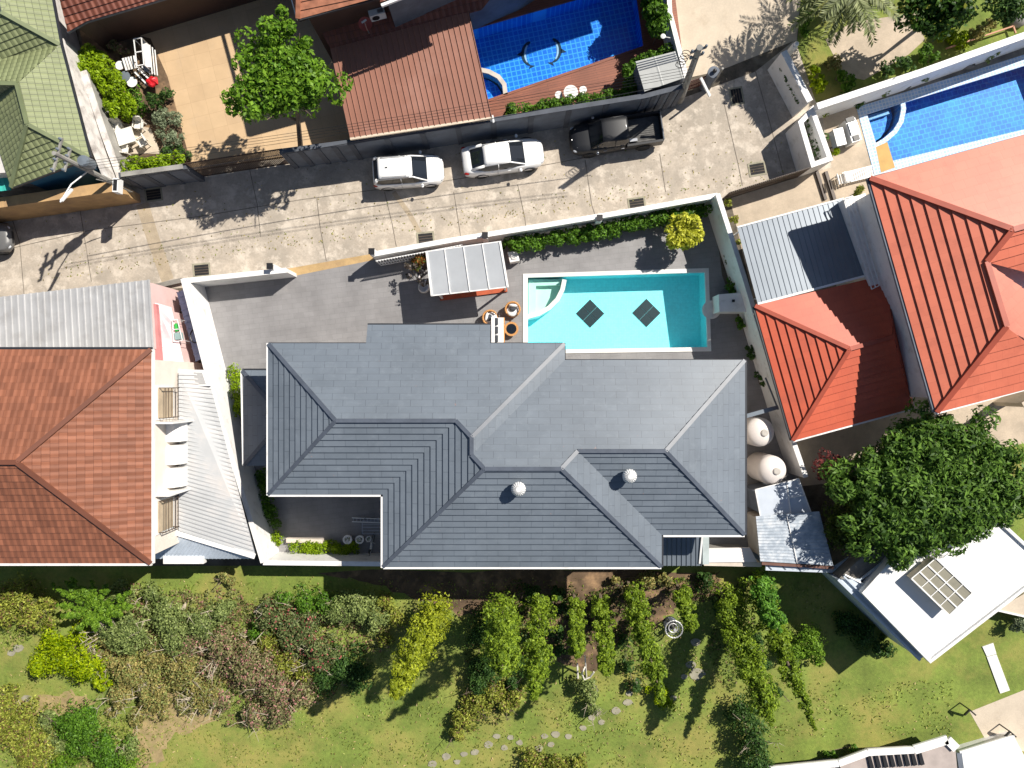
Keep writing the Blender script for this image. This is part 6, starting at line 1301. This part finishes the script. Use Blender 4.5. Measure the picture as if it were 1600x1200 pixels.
# poolside gear at pool three
def lounger(label):
    t = thing('sun_lounger', label, 'sun lounger'); m = MB()
    for i in range(10): m.box((-.35 + i * .13, 0, .32), (.09, .6, .03))
    obj('seat', m, M_white, t); m = MB()
    for i in range(5): m.box((-.5 - i * .11, 0, .40 + i * .07), (.08, .6, .03), rot=Matrix.Rotation(R(30), 3, 'Y'))
    obj('backrest', m, M_white, t); m = MB()
    for y in (-.3, .3): m.beam((-.9, y, .3), (.9, y, .3), .05, .06)
    obj('frame', m, M_whitemetal, t)
    for x in (-.7, .7):
        for y in (-.28, .28): m = MB(); m.box((x, y, .145), (.05, .05, .28)); obj('leg', m, M_whitemetal, t)
    return t
c = W(1342, 272, .4); place(lounger('white slatted sun lounger beside the ochre pool ledge'), (c.x, c.y, 0), R(14))
c = W(1315, 280, .35); t = thing('garden_chair', 'white chair casting a striped shadow left of the sun lounger', 'chair'); m = MB()
for i in range(4): m.box((-.2 + i * .13, 0, .42), (.08, .55, .03))
obj('seat', m, M_white, t); m = MB()
for i in range(4): m.beam((-.3 - .05 * i, -.28, .5 + .12 * i), (-.3 - .05 * i, .28, .5 + .12 * i), .04, .06)
obj('backrest', m, M_white, t)
for x in (-.25, .25):
    for y in (-.25, .25): m = MB(); m.box((x, y, .2), (.05, .05, .4)); obj('leg', m, M_whitemetal, t)
place(t, (c.x, c.y, 0), R(14))
c = W(1334, 203, .9); t = thing('barbecue_grill', 'white and grey barbecue grill cabinet with black knobs at the blue pool\'s edge', 'barbecue', (c.x, c.y, 0)); m = MB(); m.box((c.x, c.y, .45), (.6, 1.35, .88), R(18)); obj('cabinet', m, M_whitemetal, t); m = MB(); m.box((c.x - .02, c.y + .1, .93), (.5, .7, .1), R(18)); obj('hood', m, M_alloy, t); m = MB(); m.box((c.x + .14, c.y - .45, .92), (.35, .3, .05), R(18)); obj('burner', m, M_black, t); m = MB(); m.box((c.x - .22, c.y + .6, .92), (.5, .25, .06), R(18)); obj('side_shelf', m, M_black, t)
c = W(1312, 214, .8); t = thing('cool_box', 'grey lidded storage chest on legs left of the barbecue grill', 'storage box', (c.x, c.y, 0)); m = MB(); m.box((c.x, c.y, .5), (.5, .95, .6), R(14)); obj('body', m, M_greymetal, t); m = MB(); m.box((c.x, c.y, .82), (.56, 1.0, .05), R(14)); obj('lid', m, M_zinc, t)
for dx in (-.2, .2):
    for dy in (-.4, .4): m = MB(); m.box((c.x + dx, c.y + dy, .1), (.05, .05, .2)); obj('leg', m, M_black, t)
t = thing('timber_gate_track', 'pair of dark timber rails on the patio below the white rimmed planter', 'rails', W(1288, 290)); 
for dx in (0, 14): m = MB(); m.beam(W(1276 + dx, 268, .08), W(1290 + dx, 312, .08), .18, .14); obj('rail', m, M_brownmetal, t)

# ---------------------------------------------------------------- the lower garden
def column(label, a, b, h, r0, r1, mat, seed, n=44, per=85, ln=.17, wd=.085, group='tall cypress-like trees behind the villa'):
    A = W(a[0], a[1], .8); B = W(b[0], b[1], h); t = thing('columnar_tree', label, 'tree', (A.x, A.y, 0), group)
    m = MB(); m.tube([(A.x, A.y, 0), A.lerp(B, .5), B], [.12, .08, .02], 6); obj('trunk', m, M_bark, t)
    L = Leaves(seed); L.axis(A, B, r0 * .92, r1 * .92, int(n * 2.6), per, ln * .8, wd * .75, .4); L.build('crown', mat, t); return t
column('broad yellow green columnar tree leaning left, right of the bougainvillea thicket', (688, 945), (617, 1085), 8.5, 1.2, .75, M_conif2, 110, 75, 95)
column('columnar tree directly right of the broad yellow green one, thin and mossy', (785, 940), (785, 1045), 11, 1.25, .95, M_conif, 111, 62)
column('straight dense columnar tree, second from the broad yellow green one', (845, 930), (835, 1090), 11.0, .85, .62, M_conif, 112, 62)
column('slim short columnar tree above the white branched shrub', (898, 935), (903, 1025), 6.5, .65, .5, M_conif, 113, 36)
column('slim columnar tree directly right of the white branched shrub', (940, 935), (945, 1055), 6.5, .65, .55, M_conif, 114, 44)
column('long narrow columnar tree left of the blue ringed planter', (984, 915), (1035, 1095), 9.0, .8, .5, M_conif, 115, 62)
column('short columnar tree touching the top right of the blue ringed planter', (1060, 915), (1082, 985), 5.5, .65, .4, M_conif, 116, 34)
column('feathery columnar tree, inner one of the right-hand pair', (1130, 925), (1205, 1130), 6.5, 1.1, .7, M_conif, 117, 80, 95)
column('feathery columnar tree, outer one of the right-hand pair with narrow pointed tip', (1178, 905), (1272, 1138), 6.5, .95, .3, M_conif, 118, 80, 95)
column('bright green conifer at the villa\'s lower right corner by the blue white shed', (1185, 902), (1215, 985), 5.0, .8, .6, leafmat('fresh_conifer', (0.07, 0.20, 0.03), (0.20, 0.38, 0.06)), 119, 40, 90)
SH = [
 ('dry yellowish bush at the left edge below the brown tiled house', [(30, 930, 32), (55, 960, 30), (15, 955, 25)], 1.6, M_olive, 6, None),
 ('ball of lime yellow leafy bush standing on the left lawn', [(100, 1020, 45), (70, 1035, 25), (140, 1040, 25)], 1.9, M_lime, 0, None),
 ('lime tip of a low shrub hanging right of the lime yellow bush', [(160, 1065, 14)], 1.0, M_lime, 0, None),
 ('sage green open bush right of the lime yellow bush', [(205, 990, 42), (175, 980, 26)], 1.6, M_sage, 8, M_palebark),
 ('sage green bush with small round leaves near the upper lawn', [(265, 965, 34), (280, 1000, 26)], 1.4, M_sage, 4, M_palebark),
 ('dry twiggy bush with bare pale branches in the left thicket', [(210, 1050, 34), (240, 1080, 28), (190, 1085, 22)], 1.4, M_dry, 14, M_palebark),
 ('sandy coloured dry shrub in the middle of the left thicket', [(290, 1050, 38), (320, 1085, 30)], 1.3, M_dry, 12, M_palebark),
 ('pink flushed bougainvillea at the thicket centre', [(390, 1040, 48), (350, 1010, 32), (430, 1070, 34)], 1.7, M_boug, 12, M_palebark),
 ('red flowered bougainvillea nearest the villa shadow', [(465, 985, 42), (430, 965, 30), (500, 1020, 36)], 1.8, leafmat('red_bougainvillea', (0.07, 0.11, 0.03), (0.27, 0.31, 0.13), (0.50, 0.12, 0.13), .09), 8, M_palebark),
 ('round leaved green shrub at the right shoulder of the thicket', [(560, 945, 30), (585, 965, 22), (525, 955, 24)], 1.6, M_sage, 3, None),
 ('brownish bougainvillea trailing to the lower lawn', [(440, 1105, 34), (400, 1115, 22), (470, 1080, 26)], 1.3, M_boug, 8, M_palebark),
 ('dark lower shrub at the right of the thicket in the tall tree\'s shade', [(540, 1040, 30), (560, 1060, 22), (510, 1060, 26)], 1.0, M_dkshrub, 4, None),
 ('pinkish grey bush linking sage and bougainvillea', [(320, 975, 30), (345, 955, 20)], 1.2, M_sage, 6, M_palebark),
 ('large green bush in the bottom left corner', [(30, 1140, 45), (60, 1175, 38), (10, 1100, 25)], 1.6, M_olive, 4, M_palebark),
 ('darker green bush right of the bottom left corner bush', [(135, 1150, 42), (170, 1180, 34), (110, 1130, 26)], 1.5, M_hedge, 4, None),
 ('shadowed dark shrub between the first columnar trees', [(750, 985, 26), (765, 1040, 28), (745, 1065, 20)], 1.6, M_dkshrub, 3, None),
 ('sprawling yellow green shrub at the foot of the thin mossy columnar tree', [(745, 1095, 24), (725, 1125, 20), (715, 1145, 14), (770, 1080, 20)], 1.1, M_olive, 2, None),
 ('small green shrub under the straight dense columnar tree', [(805, 1085, 20), (790, 1100, 16)], 1.0, M_olive, 2, None),
 ('loose shrub with a white curved branch between two slim columnar trees', [(915, 1070, 20), (925, 1095, 15), (930, 1110, 10)], 1.2, M_sage, 7, M_palebark),
 ('lime green shrub at the tip of the long narrow columnar tree', [(1030, 1085, 18), (1045, 1100, 12)], 1.0, M_lime, 0, None),
 ('dark leafy shrub below the right-hand pair of columnar trees', [(1165, 1110, 26), (1175, 1150, 30), (1180, 1190, 28)], 1.8, M_dkshrub, 5, M_palebark),
 ('shapeless green bush alone on the lawn left of the white building', [(1262, 1005, 26), (1240, 1015, 20), (1275, 1025, 16)], 1.6, M_fern, 0, None),
 ('yellow edged small shrubs at the bottom edge below the columnar trees', [(830, 1190, 24), (870, 1195, 20), (905, 1195, 16)], .9, M_olive, 2, None),
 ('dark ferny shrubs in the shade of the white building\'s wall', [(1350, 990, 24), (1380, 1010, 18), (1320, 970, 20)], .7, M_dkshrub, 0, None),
 ('leafy weeds along the foot of the villa\'s lower white wall', [(350, 900, 9), (362, 910, 8)], .8, M_dry, 2, None),
 ('grey green shrub touching the right edge beside the cream flat corner', [(1598, 975, 16)], 1.4, M_silver, 0, None),
 ('small bright shrub above the bottom right porch roof', [(1333, 1172, 8), (1300, 1180, 9)], .8, M_hedge, 0, None),
 ('dry bed shrubs between the villa and the columnar trees', [(1010, 905, 16), (1040, 905, 14), (980, 925, 12), (960, 905, 10)], .8, M_dry, 2, None),
 ('dark undergrowth between the slim columnar trees and the ringed planter', [(1100, 905, 16), (1120, 950, 14)], .9, M_dkshrub, 0, None),
 ('low undergrowth shaded by the villa left of the columnar trees', [(830, 925, 14), (870, 925, 12)], .9, M_dkshrub, 2, None),
]
for i, (lb, pts, h, mt, ntw, tw) in enumerate(SH): shrub(lb, pts, h, 0, mt, 130 + i, 60, .115, .06, twig=tw, ntw=ntw, dens=1.5)
SH2 = [
 ('loose grey green scrub between the fern tree and the sage bushes', [(190, 925, 22), (235, 925, 18), (165, 950, 16)], .9, M_sage, 4, M_palebark),
 ('straw coloured scrub filling the gap right of the lime bush', [(160, 1000, 16), (175, 1030, 20), (240, 1030, 24)], .9, M_dry, 6, M_palebark),
 ('mixed scrub at the thicket middle between two dry shrubs', [(300, 1010, 28), (330, 1040, 26), (345, 1090, 22)], 1.0, M_boug, 8, M_palebark),
 ('olive scrub joining the red bougainvillea and the pink one', [(420, 1000, 24), (450, 1035, 26), (480, 1050, 22)], 1.1, M_olive, 5, M_palebark),
 ('green scrub along the top of the red bougainvillea', [(480, 940, 22), (510, 945, 22), (440, 938, 18), (405, 985, 18)], 1.2, M_hedge, 3, M_palebark),
 ('low dry scrub trailing onto the bare earth', [(250, 1105, 20), (290, 1100, 18), (215, 1120, 18), (180, 1110, 14)], .6, M_dry, 4, M_palebark),
 ('grey scrub above the bottom left corner bush', [(75, 1120, 18), (95, 1160, 22), (200, 1170, 18)], .9, M_sage, 4, M_palebark),
 ('green scrub along the bottom edge left of the bare earth', [(100, 1190, 26), (200, 1195, 20), (60, 1195, 20)], 1.0, M_fern, 2, None),
 ('yellow green scrub between the thicket and the broad columnar tree', [(600, 940, 16), (620, 965, 18), (600, 1000, 14)], .9, M_olive, 2, None),
 ('dark scrub under the straight dense columnar tree\'s left side', [(800, 1000, 18), (810, 1040, 18), (800, 1065, 14)], 1.0, M_dkshrub, 2, None),
 ('dark scrub around the foot of the slim columnar trees', [(870, 985, 13), (875, 1015, 12), (880, 950, 12)], .8, M_dkshrub, 2, None),
 ('dark scrub left of the long narrow columnar tree', [(975, 1000, 13), (980, 1040, 12), (990, 1070, 12)], .9, M_dkshrub, 2, None),
 ('dark scrub between the right-hand pair of columnar trees', [(1180, 1000, 16), (1190, 1040, 16), (1210, 1080, 13)], 1.2, M_dkshrub, 3, None)]
for i, (lb, pts, h, mt, ntw, tw) in enumerate(SH2): shrub(lb, pts, h, 0, mt, 230 + i, 60, .115, .06, twig=tw, ntw=ntw, dens=1.1)
t = thing('fern_tree', 'dark green tree with long feathery radiating branches against the brown house\'s shadow', 'tree', W(150, 960)); c = W(148, 955, 1.5); m = MB(); m.tube([W(150, 958), c], [.1, .07], 6); obj('trunk', m, M_bark, t); L = Leaves(170)
for px, py in ((80, 912), (100, 905), (90, 945), (112, 902), (170, 912), (145, 905), (205, 925), (215, 945), (122, 985), (175, 975), (95, 965), (190, 960), (150, 985), (130, 915)):
    e = W(px, py, 2.3); L.axis(c.lerp(e, .15), e, .22, .16, 20, 34, .16, .07, .75)
L.build('fronds', M_fern, t)
t = thing('wire_planter', 'blue grey ringed round planter among the columnar trees', 'planter', W(1052, 978)); c = W(1053, 983, 1.1); b = W(1046, 966); m = MB()
for k in range(16):
    a = k * math.pi / 8; m.tube([(c.x + .34 * math.cos(a), c.y + .34 * math.sin(a), .003), (c.x + .46 * math.cos(a), c.y + .46 * math.sin(a), 1.1)], .018, 4)
for zz in (.15, .45, .75): rr_ = .34 + .12 * zz / 1.1; m.tube([(c.x + rr_ * math.cos(a * .314), c.y + rr_ * math.sin(a * .314), zz) for a in range(21)], .02, 5)
obj('cage', m, M_greymetal, t); m = MB(); m.tube([(c.x + (.48 + .02 * (a % 2)) * math.cos(a * .157), c.y + (.48 + .02 * (a % 2)) * math.sin(a * .157), 1.12) for a in range(41)], .035, 6); obj('rim', m, M_zinc, t)
m = MB(); m.tube([(c.x + .26 * math.cos(a * .314), c.y + .26 * math.sin(a * .314), .9) for a in range(21)], .035, 6); m.tube([(c.x + .1, c.y - .1, .003), (c.x + .1, c.y - .1, .95)], .09, 8); obj('inner_pot', m, M_zinc, t); m = MB(); m.lathe([(.4, .02), (.4, .04), (0, .05)], (c.x, c.y, 0), 20); obj('base', m, M_black, t)
t = thing('log_frame', 'bleached white forked branch standing before the slim columnar trees', 'branch', W(915, 1055)); m = MB(); m.tube([W(916, 1058, .02), W(915, 1040, 1.2), W(914, 1024, 2.2)], [.07, .05, .03], 6); m.tube([W(915, 1040, 1.1), W(909, 1052, 1.6), W(913, 1062, 1.7), W(922, 1058, 1.7), W(928, 1050, 1.9)], .05, 6); m.tube([W(902, 1036, 1.0), W(903, 1060, 1.1)], .05, 6); obj('branches', m, plain('bleached_wood', (.6, .56, .5), .8), t)
t = thing('fallen_log', 'pale fallen log lying on the lawn below the brown house', 'log', W(405, 948)); m = MB(); m.tube([W(398, 957, .1), W(406, 948, .12), W(417, 941, .1)], [.11, .12, .08], 8); obj('wood', m, M_stone, t)
t = thing('fallen_log', 'short pale stump lying on the grass beside the sage bush', 'log', W(288, 946)); m = MB(); m.tube([W(292, 938, .1), W(286, 952, .12)], [.07, .13], 8); obj('wood', m, M_palebark, t)
# stepping stones: each one its own
rr = random.Random(21)
ST = [(1087, 1003, 9), (1080, 1038, 9), (1089, 1052, 13), (1069, 1057, 6), (983, 1083, 6), (981, 1097, 8), (962, 1110, 8), (924, 1121, 6), (911, 1137, 6), (868, 1147, 7), (851, 1150, 6), (843, 1169, 7), (861, 1163, 6), (763, 1163, 8), (742, 1175, 7), (725, 1178, 6), (714, 1190, 6), (697, 1182, 8), (676, 1193, 8), (788, 1168, 6), (798, 1152, 6), (776, 1150, 6), (812, 1160, 6), (1052, 1090, 6), (998, 1066, 6), (940, 1128, 6), (888, 1150, 6), (28, 1012, 9), (18, 1020, 7), (14, 1108, 9), (42, 1091, 8), (20, 1093, 6), (2, 1104, 8)]
ORD = 'first second third fourth fifth sixth seventh eighth ninth tenth eleventh twelfth thirteenth fourteenth fifteenth sixteenth seventeenth eighteenth nineteenth twentieth twenty-first twenty-second twenty-third twenty-fourth twenty-fifth twenty-sixth twenty-seventh'.split()
ST.sort(key=lambda s: (s[0] > 600, s[0])); NL = sum(1 for s in ST if s[0] < 600)
for i, (px, py, r_) in enumerate(ST):
    c = W(px, py); R_ = r_ / 26.5; n = 9; a0 = rr.random() * 6; poly = [(c.x + R_ * rr.uniform(.75, 1.1) * math.cos(a0 + k * 6.283 / n), c.y + R_ * .75 * rr.uniform(.75, 1.1) * math.sin(a0 + k * 6.283 / n)) for k in range(n)]
    m = MB(); m.prism(poly, -.01, .045)
    g_ = 'stepping stones of the winding garden path' if px > 600 else 'stepping stones on the left lawn'
    single('stepping_stone', m, M_stone, ('flat pale stepping stone, %s from the left end of the winding lawn path' % ORD[i - NL]) if px > 600 else ('flat pale stone at the far left lawn edge, %s counted from the left' % ORD[i]), 'stepping stone', c, g_)
t = thing('paving_slab', 'long pale concrete slab on the right-hand lawn, lower of two', 'paving slab', W(1560, 1050), 'pale slabs on the right lawn'); m = MB(); m.prism(PW([(1541, 1026), (1556, 1022), (1577, 1078), (1562, 1083)]), .002, .06); obj('slab', m, M_cop, t)
t = thing('paving_slab', 'short pale concrete slab on the right-hand lawn, upper of two', 'paving slab', W(1543, 1015), 'pale slabs on the right lawn'); m = MB(); m.prism(PW([(1534, 1010), (1551, 1004), (1556, 1021), (1541, 1025)]), .002, .06); obj('slab', m, M_cop, t)
for i, (px, py) in enumerate(((1515, 1113), (1578, 1147))):
    m = MB(); a = W(px - 8, py + 4, .5); b_ = W(px, py - 4, .9); c_ = W(px + 9, py + 4, .5); m.beam(a, b_, .08, .1); m.beam(b_, c_, .08, .1); m.tube([(b_.x, b_.y, .009), b_], .04, 5)
    single('gate_post', m, M_black, ('dark angled bracket at the upper left corner of the cream terrace', 'dark angled bracket in the lower part of the cream terrace')[i], 'bracket', W(px, py), smooth=False)
# tangled undergrowth below the shrubs: nobody could count it
rg = np.random.default_rng(9)
def under(label, areas, n, mat, hmax, seed):
    L = Leaves(seed); PP = []
    for px, py, rx, ry in areas:
        k = int(n * rx * ry); a = rg.uniform(0, 6.283, k); q = np.sqrt(rg.random(k)); X = px + rx * q * np.cos(a) * (1 + .2 * np.sin(3 * a)); Y = py + ry * q * np.sin(a) * (1 + .2 * np.sin(4 * a))
        Z = hmax * rg.random(k) * (.5 + .5 * np.sin(X * .21 + Y * .13) * np.sin(Y * .19)) ** 2 + .05; kk = (H - Z) / F; PP.append(np.stack([(X - 800) * kk, (600 - Y) * kk, Z], 1))
    P = np.concatenate(PP); Nn = np.zeros_like(P); Nn[:, 2] = 1; L.put(P, Nn, .14, .07, .6); tag(L.build('undergrowth', mat), label, 'undergrowth', None, 'stuff')
under('tangled mixed undergrowth filling the left shrub thicket', [(250, 1010, 110, 80), (400, 1030, 120, 95), (520, 985, 80, 50), (330, 950, 80, 30), (190, 960, 60, 45)], .55, leafmat('undergrowth_mixed', (0.13, 0.15, 0.05), (0.36, 0.36, 0.15), (0.30, 0.15, 0.11), .25), .8, 301)
under('weedy green undergrowth in the bottom left corner', [(60, 1160, 90, 55), (160, 1170, 70, 45), (30, 960, 60, 50)], .5, leafmat('undergrowth_green', (0.09, 0.13, 0.03), (0.30, 0.36, 0.08), (0.36, 0.30, 0.13), .2), .6, 302)
under('undergrowth among the columnar trees, leaves coloured dark to stand for deep shade', [(790, 1000, 60, 85), (870, 970, 60, 50), (960, 960, 60, 50), (1000, 1020, 30, 60), (1150, 990, 40, 80), (745, 1110, 40, 30), (1090, 920, 50, 25)], .45, leafmat('undergrowth_painted_shade', (0.05, 0.08, 0.02), (0.16, 0.21, 0.05), (0.22, 0.15, 0.07), .2), .5, 303)  # dark leaf colour paints in the shade between the tall trees
# grass blades over the lawn: nobody could count them
rg = np.random.default_rng(5); n = 30000; X = rg.uniform(-31, 31, n); Y = rg.uniform(-24, -11.6, n)
clus = np.sin(X * 1.7 + 3 * np.sin(Y * .9)) + np.sin(Y * 2.3 + 2 * np.sin(X * .7)) + rg.normal(0, .9, n); keep = (clus > -.1) & ~((X > 18.5) & (Y > -17.5)) & ~((X > 26) & (Y < -17.5)) & ~((X > 13) & (Y < -20.8)); X, Y = X[keep], Y[keep]
L = Leaves(200); P = np.stack([X, Y, np.full(len(X), .05)], 1); Nn = np.zeros_like(P); Nn[:, 2] = 1; L.put(P, Nn, .13, .05, .4)
o = L.build('grass', M_grassb); tag(o, 'short patchy grass tufts growing all over the lower lawn', 'grass', None, 'stuff')

# windblown leaves along the lane and under the lawn trees
rg = np.random.default_rng(17); n = 900; X = rg.uniform(60, 1230, n); base = 440 - (X - 60) * .135; Y = base - np.where(rg.random(n) < .6, rg.exponential(14, n), rg.uniform(0, 120, n)); P = np.stack([(X - 800) * H / F, (600 - Y) * H / F, np.full(n, .012)], 1); ok = (P[:, 1] < 16) & ~((X > 250) & (X < 1130) & (Y > 440 - (X - 285) * .155 - 8))
P = P[ok]; Nn = np.zeros_like(P); Nn[:, 2] = 1; L = Leaves(401); L.put(P, Nn, .09, .05, .25); tag(L.build('fallen_leaves', M_dry), 'dry fallen leaves scattered over the concrete lane', 'fallen leaves', None, 'stuff')
n = 1600; X = rg.uniform(150, 1250, n); Y = rg.uniform(900, 1190, n); P = np.stack([(X - 800) * H / F, (600 - Y) * H / F, np.full(n, .06)], 1); Nn = np.zeros_like(P); Nn[:, 2] = 1; L = Leaves(402); L.put(P, Nn, .1, .055, .3); tag(L.build('fallen_leaves', M_dry), 'dry fallen leaves scattered over the lower lawn', 'fallen leaves', None, 'stuff')
